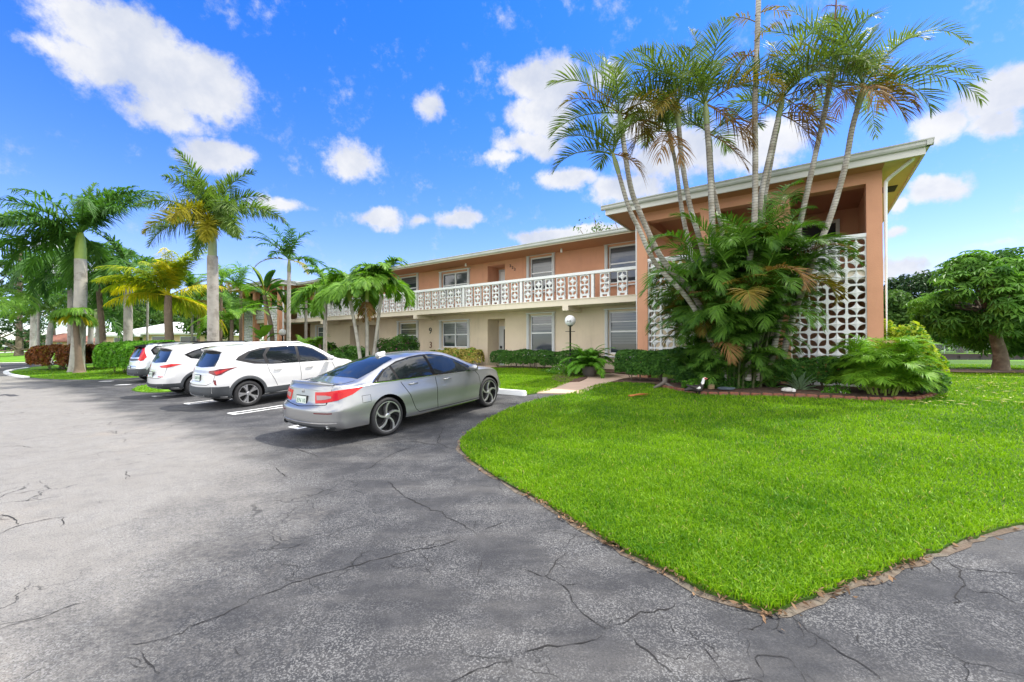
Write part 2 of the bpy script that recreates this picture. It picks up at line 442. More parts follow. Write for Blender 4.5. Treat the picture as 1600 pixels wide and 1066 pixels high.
# ------------------------------------------------------------------ ground materials
def asphalt_mat():
    m = bpy.data.materials.new('asphalt')
    m.use_nodes = True
    t = NT(m.node_tree)
    co = t.n('ShaderNodeTexCoord').outputs['Object']
    sp = t.n('ShaderNodeSeparateXYZ', i={0: co})
    x, y = sp.outputs[0], sp.outputs[1]
    big = t.noise(co, 0.55, 6, 0.62)
    mid = t.noise(co, 2.3, 6, 0.65)
    # bleached old pavement on the left, sealed dark pavement on the right and in the stalls
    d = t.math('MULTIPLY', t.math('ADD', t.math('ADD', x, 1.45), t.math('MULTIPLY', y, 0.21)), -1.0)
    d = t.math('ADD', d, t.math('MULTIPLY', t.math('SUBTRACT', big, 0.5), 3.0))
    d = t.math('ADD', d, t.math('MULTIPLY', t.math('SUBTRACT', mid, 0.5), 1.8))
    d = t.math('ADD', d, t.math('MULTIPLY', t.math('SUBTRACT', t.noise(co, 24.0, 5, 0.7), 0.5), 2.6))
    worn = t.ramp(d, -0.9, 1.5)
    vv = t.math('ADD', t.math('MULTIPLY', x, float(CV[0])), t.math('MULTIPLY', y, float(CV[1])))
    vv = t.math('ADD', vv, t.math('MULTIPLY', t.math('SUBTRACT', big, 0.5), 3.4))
    worn = t.math('MULTIPLY', worn, t.ramp(vv, 3.6, 2.1))  # sealed stalls, plus tree shade to their left painted into the colour
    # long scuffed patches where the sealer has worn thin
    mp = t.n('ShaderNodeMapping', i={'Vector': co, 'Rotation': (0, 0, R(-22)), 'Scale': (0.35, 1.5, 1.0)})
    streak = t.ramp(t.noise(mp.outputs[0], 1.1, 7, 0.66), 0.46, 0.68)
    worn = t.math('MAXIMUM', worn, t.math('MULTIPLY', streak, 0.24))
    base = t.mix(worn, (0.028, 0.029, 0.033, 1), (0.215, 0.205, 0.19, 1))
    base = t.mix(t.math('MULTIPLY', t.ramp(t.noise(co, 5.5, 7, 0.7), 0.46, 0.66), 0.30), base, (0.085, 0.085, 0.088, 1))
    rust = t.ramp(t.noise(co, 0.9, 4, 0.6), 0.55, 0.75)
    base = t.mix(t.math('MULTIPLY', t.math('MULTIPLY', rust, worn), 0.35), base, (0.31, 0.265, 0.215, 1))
    # exposed aggregate
    vor = t.n('ShaderNodeTexVoronoi', i={'Vector': co, 'Scale': 135.0})
    g = t.n('ShaderNodeSeparateColor', i={0: vor.outputs['Color']}).outputs[0]
    stone = t.ramp(g, 0.45, 0.90)
    amt = t.ramp(t.noise(co, 1.7, 5, 0.6), 0.38, 0.62, 0.12, 1.0)
    base = t.mix(t.math('MULTIPLY', t.math('MULTIPLY', stone, amt), 0.36), base, (0.36, 0.36, 0.355, 1))
    pit = t.ramp(t.noise(co, 95.0, 3, 0.7), 0.50, 0.34)
    base = t.mix(t.math('MULTIPLY', pit, 0.75), base, (0.032, 0.032, 0.034, 1))
    # faint network of hairline cracks
    cw = t.n('ShaderNodeTexNoise', i={'Vector': co, 'Scale': 2.2, 'Detail': 6.0})
    cp = t.vmath('ADD', co, t.vmath('MULTIPLY', cw.outputs[1], (0.8, 0.8, 0.0)).outputs[0]).outputs[0]
    ve = t.n('ShaderNodeTexVoronoi', feature='DISTANCE_TO_EDGE', i={'Vector': cp, 'Scale': 1.5})
    hair = t.math('MULTIPLY', t.ramp(ve.outputs['Distance'], 0.010, 0.002), t.ramp(t.noise(co, 0.8, 3), 0.50, 0.62))
    base = t.mix(t.math('MULTIPLY', hair, 0.75), base, (0.02, 0.02, 0.02, 1))
    b = t.n('ShaderNodeBsdfPrincipled', i={'Base Color': base, 'Roughness': 0.82, 'Specular IOR Level': 0.35})
    h = t.math('ADD', t.math('MULTIPLY', g, 0.5), t.math('MULTIPLY', t.noise(co, 60.0, 4, 0.7), 1.0))
    h = t.math('SUBTRACT', h, t.math('MULTIPLY', hair, 2.0))
    bp = t.n('ShaderNodeBump', i={'Strength': 0.9, 'Distance': 0.006, 'Height': h})
    t.set(b, 'Normal', bp.outputs[0])
    t.n('ShaderNodeOutputMaterial', i={'Surface': b.outputs[0]})
    return m


def lawn_mat(name, c1, c2, c3, bump=0.03, scale=1.0):
    m = bpy.data.materials.new(name)
    m.use_nodes = True
    t = NT(m.node_tree)
    co = t.n('ShaderNodeTexCoord').outputs['Object']
    a = t.noise(co, 0.45 * scale, 5, 0.6)
    b_ = t.noise(co, 34.0 * scale, 4, 0.7)
    c = t.mix(t.ramp(a, 0.35, 0.68), (*c1, 1), (*c2, 1))
    c = t.mix(t.math('MULTIPLY', t.ramp(b_, 0.58, 0.36), 0.75), c, (*c3, 1))
    b = t.n('ShaderNodeBsdfPrincipled', i={'Base Color': c, 'Roughness': 0.9, 'Specular IOR Level': 0.2})
    bp = t.n('ShaderNodeBump', i={'Strength': 1.0, 'Distance': bump, 'Height': b_})
    t.set(b, 'Normal', bp.outputs[0])
    t.n('ShaderNodeOutputMaterial', i={'Surface': b.outputs[0]})
    return m


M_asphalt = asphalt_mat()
M_lawn = lawn_mat('lawn_soil', (0.055, 0.13, 0.012), (0.085, 0.17, 0.016), (0.040, 0.060, 0.014))
M_farlawn = lawn_mat('far_lawn', (0.10, 0.24, 0.016), (0.17, 0.33, 0.022), (0.07, 0.17, 0.012), 0.05, 0.5)


def water_mat():
    m = bpy.data.materials.new('canal_water')
    m.use_nodes = True
    t = NT(m.node_tree)
    co = t.n('ShaderNodeTexCoord').outputs['Object']
    b = t.n('ShaderNodeBsdfPrincipled', i={'Base Color': (0.03, 0.045, 0.04, 1), 'Roughness': 0.04, 'IOR': 1.33})
    bp = t.n('ShaderNodeBump', i={'Strength': 0.25, 'Distance': 0.03, 'Height': t.noise(co, 1.6, 3)})
    t.set(b, 'Normal', bp.outputs[0])
    t.n('ShaderNodeOutputMaterial', i={'Surface': b.outputs[0]})
    return m


VCUTS = list(np.arange(3.5, 17.6, 0.25))


def sheet(name, poly, off, mat, skirt=0.0, kind='structure', wob=0.0):
    """flat sheet following the slope of the lot, 'off' metres above it"""
    bm = bmesh.new()
    vs = [bm.verts.new((p[0], p[1], 0)) for p in poly]
    bm.faces.new(vs)
    bmesh.ops.triangulate(bm, faces=bm.faces[:])
    for c in VCUTS:
        p = CV * c
        bmesh.ops.bisect_plane(bm, geom=bm.verts[:] + bm.edges[:] + bm.faces[:], plane_co=(p[0], p[1], 0), plane_no=(CV[0], CV[1], 0))
    for f_ in bm.faces:
        if f_.normal.z < 0:
            f_.normal_flip()
    for v in bm.verts:
        v.co.z = float(gz(v.co.x, v.co.y)) + off
    if skirt > 0:
        be = [e for e in bm.edges if len(e.link_faces) == 1]
        ret = bmesh.ops.extrude_edge_only(bm, edges=be)
        for g in ret['geom']:
            if isinstance(g, bmesh.types.BMVert):
                g.co.z -= skirt
        bmesh.ops.recalc_face_normals(bm, faces=bm.faces[:])
        bm.normal_update()
        for f_ in bm.faces:
            if f_.normal.z < -0.1:
                f_.normal_flip()
    me = bpy.data.meshes.new(name)
    bm.to_mesh(me); bm.free()
    me.materials.append(mat)
    o = bpy.data.objects.new(name, me)
    COL.objects.link(o)
    if kind:
        o['kind'] = kind
    return o


def smooth_line(pts, step=0.12, jit=0.0, seed=0):
    pts = [Vector((p[0], p[1], 0)) for p in pts]
    r_ = random.Random(seed)
    out = []
    for i in range(len(pts) - 1):
        p0 = pts[max(i - 1, 0)]; p1 = pts[i]; p2 = pts[i + 1]; p3 = pts[min(i + 2, len(pts) - 1)]
        n = max(1, int((p2 - p1).length / step))
        for k in range(n):
            t = k / n
            q = 0.5 * ((2 * p1) + (p2 - p0) * t + (2 * p0 - 5 * p1 + 4 * p2 - p3) * t * t + (3 * p1 - p0 - 3 * p2 + p3) * t ** 3)
            out.append((q.x + r_.uniform(-jit, jit), q.y + r_.uniform(-jit, jit)))
    out.append((pts[-1].x, pts[-1].y))
    return out


def ribbon(mb, line, width, off, mi=0, taper=False):
    P = np.array(line, float)
    T = np.gradient(P, axis=0); T /= np.linalg.norm(T, axis=1)[:, None] + 1e-9
    N_ = np.stack([-T[:, 1], T[:, 0]], 1)
    n = len(P)
    wd = np.full(n, width)
    if taper:
        wd = width * np.minimum(1, np.minimum(np.arange(n), np.arange(n)[::-1]) / 4 + 0.15) * rng.uniform(0.35, 1.5, n)
    A = P + N_ * wd[:, None] / 2; B = P - N_ * wd[:, None] / 2
    V = np.vstack([np.c_[A, gz(A[:, 0], A[:, 1]) + off], np.c_[B, gz(B[:, 0], B[:, 1]) + off]])
    i = np.arange(n - 1)
    mb.add(V, np.stack([i + n, i + n + 1, i + 1, i], 1), mi)


def G2(px, py):
    g = ground(px, py)
    return (g.x, g.y)


# base terrain with the canal cut out of it
CAN = (12.0, 30.8, 240.0, 52.0)
terrain = MB()
XS = [-420, CAN[0], CAN[2], 420]; YS = [-60, CAN[1], CAN[3], 600]
bm = bmesh.new()
for i in range(3):
    for j in range(3):
        if i == 1 and j == 1:
            continue
        q = [(XS[i], YS[j]), (XS[i + 1], YS[j]), (XS[i + 1], YS[j + 1]), (XS[i], YS[j + 1])]
        bm.faces.new([bm.verts.new((a, b, 0)) for a, b in q])
bmesh.ops.remove_doubles(bm, verts=bm.verts[:], dist=0.001)
for c in VCUTS:
    p = CV * c
    bmesh.ops.bisect_plane(bm, geom=bm.verts[:] + bm.edges[:] + bm.faces[:], plane_co=(p[0], p[1], 0), plane_no=(CV[0], CV[1], 0))
for v in bm.verts:
    v.co.z = float(gz(v.co.x, v.co.y)) - 0.012
me = bpy.data.meshes.new('ground'); bm.to_mesh(me); bm.free(); me.materials.append(M_farlawn)
o = bpy.data.objects.new('ground', me); COL.objects.link(o); o['kind'] = 'structure'
mb = MB(); mb.add([(CAN[0], CAN[1], 0.12), (CAN[2], CAN[1], 0.12), (CAN[2], CAN[3], 0.12), (CAN[0], CAN[3], 0.12)], [(0, 1, 2, 3)])
tag(mb.build('canal_water', water_mat()), kind='structure')
M_seawall = pbr('seawall', (0.045, 0.035, 0.030), 0.9, var=0.3, vscale=1.5)
mb = MB()
mb.box((CAN[0], CAN[3] - 0.25, -0.6), (CAN[2], CAN[3], 0.56))
for k in range(60):
    mb.box((CAN[0] + 2 + k * 2.6, CAN[3] - 0.45, -0.6), (CAN[0] + 2.25 + k * 2.6, CAN[3] - 0.25, 0.35))
tag(mb.build('canal_seawall', M_seawall), 'dark timber seawall with posts along the far side of the canal', 'seawall')
mb = MB(); mb.box((CAN[0], CAN[1] - 0.02, -0.6), (CAN[2], CAN[1] + 0.2, 0.50))
tag(mb.build('canal_bank', M_seawall), kind='structure')

# asphalt: the lot, the stalls and the drive, clipped at the head of the stalls (v = 9.5)
def clip_v(poly, vmax):
    out = []
    for i in range(len(poly)):
        a, b = np.array(poly[i]), np.array(poly[(i + 1) % len(poly)])
        va, vb = a @ CV - vmax, b @ CV - vmax
        if va <= 0: out.append(tuple(a))
        if va * vb < 0: out.append(tuple(a + (b - a) * va / (va - vb)))
    return out


lot = clip_v([(-95, -30), (60, -30), (60, 37), (-95, 37)], 9.5)
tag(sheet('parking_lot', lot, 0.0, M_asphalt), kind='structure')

# lawns
edge = [G2(*p) for p in [(952, 599), (925, 605), (900, 614), (868, 620), (835, 627), (800, 638), (765, 655), (738, 673), (722, 688), (721, 701), (735, 718), (770, 742), (830, 776), (900, 816), (960, 853), (1030, 889), (1100, 922), (1160, 945), (1203, 957)]]
edge2 = [G2(*p) for p in [(1203, 957), (1265, 933), (1330, 909), (1400, 884), (1460, 862), (1530, 836), (1600, 819)]]
e1 = smooth_line(edge, 0.10, 0.018, 1)
e2 = smooth_line(edge2, 0.10, 0.018, 2)
dv = (edge2[-1][0] - edge2[-2][0], edge2[-1][1] - edge2[-2][1])
far_pts = [(edge2[-1][0] + dv[0] * k, edge2[-1][1] + dv[1] * k) for k in (2, 5)]
front_poly = e1 + e2[1:] + far_pts + [(34, 14.7), (34, 29.5), (23, 29.5), tuple(uvw(1.8, 27.5, 0)[:2]), tuple(uvw(1.8, 13.9, 0)[:2]), tuple(uvw(-4.2, 13.9, 0)[:2])]
tag(sheet('front_lawn', front_poly, 0.022, M_lawn, 0.05), kind='structure')
mid = smooth_line([G2(*p) for p in [(858, 612), (826, 617), (800, 617), (780, 612), (764, 600)]], 0.12, 0.02, 3)
mid_poly = mid + [G2(752, 585), G2(768, 576), G2(920, 576), G2(925, 586), G2(885, 601)]
tag(sheet('middle_lawn', mid_poly, 0.022, M_lawn, 0.05), kind='structure')
isl = smooth_line([G2(*p) for p in [(14, 583), (26, 587), (60, 591), (100, 593), (160, 593), (215, 590), (243, 587)]], 0.5, 0.03, 4)
isl_poly = isl + [G2(248, 575), G2(160, 568.5), G2(95, 570), G2(52, 574), G2(28, 578)]
tag(sheet('corner_island', isl_poly, 0.025, M_farlawn, 0.05), kind='structure')
tip = smooth_line([G2(*p) for p in [(206, 610), (222, 613), (262, 613), (300, 608), (310, 602), (280, 599), (240, 601), (216, 605)]], 0.2, 0.02, 5)
tag(sheet('stall_island', tip, 0.03, M_farlawn, 0.06), kind='structure')

# white kerb line round the tip of the corner island
mb = MB()
k1 = smooth_line([G2(*p) for p in [(44, 575.5), (20, 579), (10, 582.5), (20, 587), (42, 590.5)]], 0.25)
ribbon(mb, k1, 0.22, 0.07)
ko = mb.build('kerb', M_white)
sm = ko.modifiers.new('t', 'SOLIDIFY'); sm.thickness = 0.09; sm.offset = -1
tag(ko, kind='structure')

# walkway from the lot to the stair wing, front walk along the wall, far pavements
wl = [G2(838, 615), G2(908, 616.5), G2(957, 597.5), G2(975, 592), tuple(uvw(-4.75, 14.6, 0)[:2]), tuple(uvw(-6.0, 15.1, 0)[:2]), G2(925, 586)]
tag(sheet('walkway', wl, 0.028, M_concwalk, 0.05), kind='structure')
tag(sheet('entry_path', [tuple(uvw(u, v, 0)[:2]) for u, v in [(-14.6, 14.0), (-12.4, 14.0), (-12.4, 17.0), (-14.6, 17.0)]], 0.026, M_concwalk, 0.05), kind='structure')
tag(sheet('sidewalk', [(-170, 76), (-40, 76), (-40, 81), (-170, 81)], 0.03, M_conc), kind='structure')
tag(sheet('road', [(-170, 37.2), (-33, 37.2), (-33, 38.2), (-170, 38.2)], 0.03, M_conc), kind='structure')

# hairpin stall lines
mb = MB()
for k in range(4):
    u0 = -8.1 - 2.85 * k
    for du in (-0.15, 0.15):
        ribbon(mb, [tuple(uvw(u0 + du, v, 0)[:2]) for v in np.arange(4.1, 8.8, 0.25)], 0.09, 0.004)
    ribbon(mb, [tuple(uvw(u0 - 0.105, 4.145, 0)[:2]), tuple(uvw(u0 + 0.105, 4.145, 0)[:2])], 0.09, 0.004)
for px, py in [(166, 596), (192, 601.5)]:
    g = G2(px, py)
    ribbon(mb, [(g[0] - .25, g[1]), (g[0] + .25, g[1] + .05)], 0.25, 0.004)
tag(mb.build('stall_lines', M_linepaint), kind='structure')

# dark square utility patch in the lot
mb = MB()
ribbon(mb, [G2(0, 617.5), G2(12, 617)], 0.5, 0.004); ribbon(mb, [G2(12, 618.5), G2(27, 617.5)], 0.75, 0.005)
tag(mb.build('pavement_patch', pbr('patch_asphalt', (0.035, 0.036, 0.04), 0.9, var=0.2)), kind='structure')

# lighter worn rim of the asphalt along the lawn
mb = MB()
M_rim = pbr('edge_dirt', (0.105, 0.075, 0.052), 0.95, var=0.6, vscale=18, bump=0.01, bscale=70, color2=(0.13, 0.11, 0.085), c2scale=4.5, c2lo=.4, c2hi=.6)
off_edge = []
for ln, sgn in ((e1[24:], 1), (e2, 1)):
    P = np.array(ln); T = np.gradient(P, axis=0); T /= np.linalg.norm(T, axis=1)[:, None]
    Nn = np.stack([T[:, 1], -T[:, 0]], 1)
    off_edge.append([tuple(p) for p in P + Nn * (0.012 + 0.02 * np.sin(np.arange(len(P)) * .9)[:, None] * np.sin(np.arange(len(P)) * .23)[:, None])])
    ribbon(mb, off_edge[-1], 0.085, 0.004)
tag(mb.build('pavement_edge', M_rim), kind='structure')


def z2(ox, oy, s, pts):
    return [G2(ox + a / s, oy + b / s) for a, b in pts]


CR = []
S2 = 1.9525
for pts in [[(782, 858), (742, 890), (712, 898), (674, 914)], [(700, 920), (716, 945), (714, 965), (724, 985)], [(0, 714), (62, 722), (95, 736), (125, 708), (150, 688), (185, 668)],
            [(95, 736), (140, 765), (180, 800), (232, 858), (300, 885)], [(280, 905), (330, 880), (372, 856), (440, 842), (492, 825), (495, 800)], [(280, 905), (180, 935), (110, 950), (0, 972)],
            [(335, 896), (380, 940), (440, 985), (510, 1050)], [(618, 1018), (662, 1056), (720, 1048), (775, 1072)], [(905, 912), (960, 955), (1050, 1003), (1135, 1070)], [(880, 1028), (886, 1065)],
            [(600, 985), (640, 1020)], [(1045, 905), (1055, 940), (1090, 975)], [(855, 860), (880, 885), (905, 912)], [(620, 795), (668, 822)],
            [(1300, 690), (1380, 715), (1480, 730), (1562, 735)], [(1320, 690), (1350, 760), (1330, 820)], [(1562, 840), (1500, 800), (1420, 790), (1350, 765)]]:
    CR.append(z2(800, 520, S2, pts))
for pts in [[(395, 946), (520, 920), (620, 880), (720, 838), (830, 786), (920, 758), (1050, 722), (1180, 684), (1350, 640), (1412, 620)], [(0, 614), (60, 590), (150, 566), (208, 560)], [(0, 556), (32, 558), (55, 586)],
            [(0, 497), (60, 488), (130, 477)], [(840, 410), (872, 440)], [(890, 350), (930, 360), (968, 380)], [(1180, 450), (1260, 508), (1360, 552), (1460, 612)], [(1466, 604), (1510, 588), (1562, 566)],
            [(1350, 290), (1338, 330), (1362, 348), (1402, 356)], [(1470, 690), (1458, 722), (1475, 746)], [(1250, 330), (1342, 344)], [(1110, 424), (1190, 372), (1260, 350)], [(205, 560), (195, 590)],
            [(430, 960), (470, 1050)], [(720, 950), (735, 990)], [(0, 350), (60, 345), (100, 350)], [(395, 420), (408, 440)], [(0, 905), (50, 880), (100, 870)], [(960, 515), (968, 532)], [(1290, 700), (1310, 740)], [(1370, 1062), (1440, 1020), (1500, 1000), (1562, 985)]]:
    CR.append(z2(0, 520, S2, pts))
mb = MB()
for i, c in enumerate(CR):
    d = math.hypot(*c[0])
    wob_ = smooth_line(c, 0.035, 0.0, i)
    r9 = random.Random(i); ox = oy = 0.0; jl = []
    for q in wob_:
        ox = ox * .8 + r9.gauss(0, .009); oy = oy * .8 + r9.gauss(0, .009)
        jl.append((q[0] + ox, q[1] + oy))
    ribbon(mb, jl, 0.0055 + 0.0007 * min(d, 9), 0.004, taper=True)
    for b_ in range(r9.randint(0, 2)):          # short side branches
        k0 = r9.randrange(len(jl)); a = r9.uniform(0, 6.28); br = [jl[k0]]
        for s_ in range(r9.randint(5, 14)):
            a += r9.gauss(0, .45); br.append((br[-1][0] + .03 * math.cos(a), br[-1][1] + .03 * math.sin(a)))
        ribbon(mb, br, 0.003 + 0.0005 * min(d, 9), 0.004, taper=True)
tag(mb.build('pavement_cracks', M_crack), kind='structure')

# planting bed in front of the stair wing
bed_px = [(1030, 606), (1060, 612), (1085, 616.5), (1110, 618.5), (1150, 619.5), (1200, 621), (1250, 622.5), (1300, 625), (1350, 627), (1400, 628), (1433, 626.5), (1455, 621), (1466, 613), (1462, 604)]
bed_line = smooth_line([G2(*p) for p in bed_px], 0.02)
left_line = smooth_line([G2(955, 599), G2(990, 599.5), G2(1030, 602)], 0.1)
bed_poly = left_line[::3] + bed_line[::8] + [tuple(uvw(2.6, 13.4, 0)[:2]), tuple(uvw(1.6, 13.8, 0)[:2]), tuple(uvw(-4.7, 13.8, 0)[:2])]
tag(sheet('planting_bed', bed_poly, 0.055, M_mulch, 0.04), kind='structure')
tag(sheet('wall_bed', [tuple(uvw(u, v, 0)[:2]) for u, v in [(-12.3, 15.9), (-6.2, 15.5), (-4.7, 15.0), (-4.7, 17.05), (-12.3, 17.05)]], 0.04, M_mulch, 0.03), kind='structure')
tag(sheet('lamp_bed', smooth_line([G2(*p) for p in [(862, 594), (880, 599), (905, 598), (918, 590), (900, 584), (868, 586), (862, 594)]], 0.3), 0.045, M_mulch, 0.03), kind='structure')
tag(sheet('side_bed', [tuple(uvw(u, v, 0)[:2]) for u, v in [(-36, 10.6), (-14.7, 10.6), (-14.7, 17.05), (-36, 17.05)]], 0.03, M_mulch, 0.03), kind='structure')

# edging bricks, each one its own
base = None
d_acc, last, idx = 0.0, np.array(bed_line[0]), 0
for p in bed_line[1:]:
    p = np.array(p)
    d_acc += np.linalg.norm(p - last)
    if d_acc >= 0.205:
        d_acc = 0
        a = math.atan2(*(p - np.array(bed_line[max(0, bed_line.index(tuple(p)) - 4)]))[::-1])
        if base is None:
            bm = bmesh.new()
            bmesh.ops.create_cube(bm, size=1)
            bmesh.ops.scale(bm, vec=(0.195, 0.085, 0.11), verts=bm.verts[:])
            bmesh.ops.bevel(bm, geom=bm.edges[:], offset=0.014, segments=2, affect='EDGES')
            me = bpy.data.meshes.new('edging_brick'); bm.to_mesh(me); bm.free(); me.materials.append(M_brick)
            base = me
        b = bpy.data.objects.new('edging_brick', base)
        COL.objects.link(b)
        b.location = (p[0], p[1], float(gz(*p)) + 0.045 + random.uniform(-.012, .008))
        b.rotation_euler = (random.uniform(-.08, .08), random.uniform(-.06, .06), a + random.uniform(-.06, .06))
        tag(b, 'reddish brown brick in the curved edging row round the palm bed', 'brick', 'bricks edging the palm bed')
    last = p


# ------------------------------------------------------------------ grass blades (stuff)
def inside(poly, x, y):
    P = np.array(poly); n = len(P); c = np.zeros(len(x), bool); j = n - 1
    for i in range(n):
        cond = ((P[i, 1] > y) != (P[j, 1] > y)) & (x < (P[j, 0] - P[i, 0]) * (y - P[i, 1]) / (P[j, 1] - P[i, 1] + 1e-12) + P[i, 0])
        c ^= cond; j = i
    return c


def blades(mb, N, r0, r1, th0, th1, polys, holes=(), hmul=1.0):
    r = np.exp(rng.uniform(math.log(r0), math.log(r1), N)); th = rng.uniform(R(th0), R(th1), N)
    x, y = r * np.sin(th), r * np.cos(th)
    ok = np.zeros(N, bool)
    for p in polys: ok |= inside(p, x, y)
    for p in holes: ok &= ~inside(p, x, y)
    x, y, r = x[ok], y[ok], r[ok]; n = len(x)
    # lumpy turf: tufts lean together and vary in height
    tuft = np.sin(x * 7.3 + 2.1 * np.sin(y * 3.1)) * np.sin(y * 6.1 + 1.7 * np.sin(x * 2.7))
    h = rng.uniform(0.028, 0.066, n) * (1 + 0.30 * tuft) * hmul * np.clip(1.15 - r * 0.012, 0.75, 1.15)
    wd = (0.0033 + 0.00085 * r) * rng.uniform(0.7, 1.35, n)
    la = rng.uniform(0, 2 * np.pi, n); lean = rng.uniform(0.15, 1.15, n)
    fa = rng.uniform(0, 2 * np.pi, n)
    z = gz(x, y) + 0.018
    base = np.stack([x, y, z], 1)
    dirx = np.stack([np.cos(la), np.sin(la), np.zeros(n)], 1); side = np.stack([np.cos(fa), np.sin(fa), np.zeros(n)], 1) * wd[:, None] / 2
    mid_ = base + dirx * (h * lean * 0.35)[:, None] + np.array((0, 0, 1)) * (h * 0.62)[:, None]
    tip_ = base + dirx * (h * lean * 1.0)[:, None] + np.array((0, 0, 1)) * (h * (1.0 - 0.25 * lean ** 2))[:, None]
    V = np.stack([base - side, base + side, mid_ + side * 0.9, mid_ - side * 0.9, tip_], 1).reshape(-1, 3)
    b0 = np.arange(n)[:, None] * 5
    patch = 0.5 + 0.30 * np.sin(x * 1.1 + np.sin(y * 0.9) * 2) * np.sin(y * 0.8 + 1.3 + np.sin(x * .7)) + 0.22 * np.sin(x * 3.7 + np.sin(y * 2.9) * 1.7) * np.sin(y * 4.1 + np.sin(x * 2.2) * 1.3)
    rn = np.clip(rng.normal(0.45, 0.27, n) * 0.8 + patch * 0.38 - .05, 0, 0.98)
    rn[rng.uniform(0, 1, n) < 0.012] = 1.0
    mb.add(V, b0 + np.array([0, 1, 2, 3]), 0, rn)
    mb.add(np.zeros((0, 3)), np.zeros((0, 3), int))
    mb.chunks.pop()
    mb.chunks.append((b0 + np.array([3, 2, 4]) + mb.n - len(V), 0, rn))


gmb = MB()
blades(gmb, 520000, 2.45, 34, -9, 66, [front_poly], [bed_poly])
blades(gmb, 60000, 9, 20, -9, 10, [mid_poly])
go = gmb.build('grass', L_grass, attr=True)
tag(go, 'bright green mown grass growing on the lawns in front of the apartment building', 'grass', kind='stuff')
gmb = MB()
blades(gmb, 45000, 11, 40, -52, -40, [isl_poly, tip])
tag(gmb.build('grass', L_grass, attr=True), 'short green grass growing on the kerbed islands of the car park', 'grass', kind='stuff')

# dead leaves lying along the lawn edge (stuff)
lmb = MB()
pts = []
for ln in (e1[30:], e2):
    for p in ln[::1]:
        d = math.hypot(*p)
        for _ in range(int(max(0, rng.poisson(20.0 if d < 4.5 else 4.0)))):
            pts.append((p[0] + rng.normal(0, .045), p[1] + rng.normal(0.02, .05), d))
P = np.array(pts)
for k in range(len(P)):
    a = rng.uniform(0, 6.28); l = rng.uniform(0.008, 0.032); wd = l * rng.uniform(.22, .45)
    cz = float(gz(P[k, 0], P[k, 1])) + rng.uniform(0.006, 0.035)
    dx, dy = math.cos(a) * l, math.sin(a) * l; ex, ey = -math.sin(a) * wd, math.cos(a) * wd
    t1, t2 = rng.uniform(-.012, .02, 2)
    lmb.add([(P[k, 0] - dx, P[k, 1] - dy, cz + t1), (P[k, 0] + ex, P[k, 1] + ey, cz), (P[k, 0] + dx, P[k, 1] + dy, cz + t2), (P[k, 0] - ex, P[k, 1] - ey, cz + .008)], [(0, 1, 2, 3)], 0, [rng.uniform(0, .98)])
tag(lmb.build('leaf_litter', L_litter, attr=True), 'dry brown leaf litter along the edge of the lawn', 'dead leaves', kind='stuff')


# ------------------------------------------------------------------ the apartment building, built in (u, v, z)
BO = (-15.0, 17.0, 0.5)
building = empty('apartment_building', uvw(BO[0], BO[1], BO[2]), BROT, 'two-storey orange and cream stucco apartment building with white block balcony rail and stair wings', 'building')


def part(mb, name, mats, parent=None, smooth=False):
    return mb.build(name, mats, parent or building, BO, smooth)


def wall(mb, u0, u1, z0, z1, v, th, holes, mi=0):
    """wall in the (u, z) plane with rectangular openings and their reveals; front face at v"""
    us = sorted({u0, u1, *[h[0] for h in holes], *[h[1] for h in holes]})
    zs = sorted({z0, z1, *[h[2] for h in holes], *[h[3] for h in holes]})
    us = [u for u in us if u0 <= u <= u1]; zs = [z for z in zs if z0 <= z <= z1]
    solid = lambda i, j: 0 <= i < len(us) - 1 and 0 <= j < len(zs) - 1 and not any(h[0] - 1e-6 <= us[i] and us[i + 1] <= h[1] + 1e-6 and h[2] - 1e-6 <= zs[j] and zs[j + 1] <= h[3] + 1e-6 for h in holes)
    for i in range(len(us) - 1):
        for j in range(len(zs) - 1):
            if not solid(i, j): continue
            a, b, c, d = us[i], us[i + 1], zs[j], zs[j + 1]
            mb.add([(a, v, c), (b, v, c), (b, v, d), (a, v, d)], [(0, 1, 2, 3)], mi)
            mb.add([(a, v + th, c), (b, v + th, c), (b, v + th, d), (a, v + th, d)], [(3, 2, 1, 0)], mi)
            if not solid(i - 1, j): mb.add([(a, v, c), (a, v + th, c), (a, v + th, d), (a, v, d)], [(3, 2, 1, 0)], mi)
            if not solid(i + 1, j): mb.add([(b, v, c), (b, v + th, c), (b, v + th, d), (b, v, d)], [(0, 1, 2, 3)], mi)
            if not solid(i, j - 1): mb.add([(a, v, c), (b, v, c), (b, v + th, c), (a, v + th, c)], [(3, 2, 1, 0)], mi)
            if not solid(i, j + 1): mb.add([(a, v, d), (b, v, d), (b, v + th, d), (a, v + th, d)], [(0, 1, 2, 3)], mi)


V_W, V_SLAB, V_RAIL, V_EAVE = 17.1, 15.85, 15.95, 15.62
Z_SL0, Z_SL1, Z_SOF = 3.31, 3.58, 6.0
U_R, U_L = -4.615, -30.98
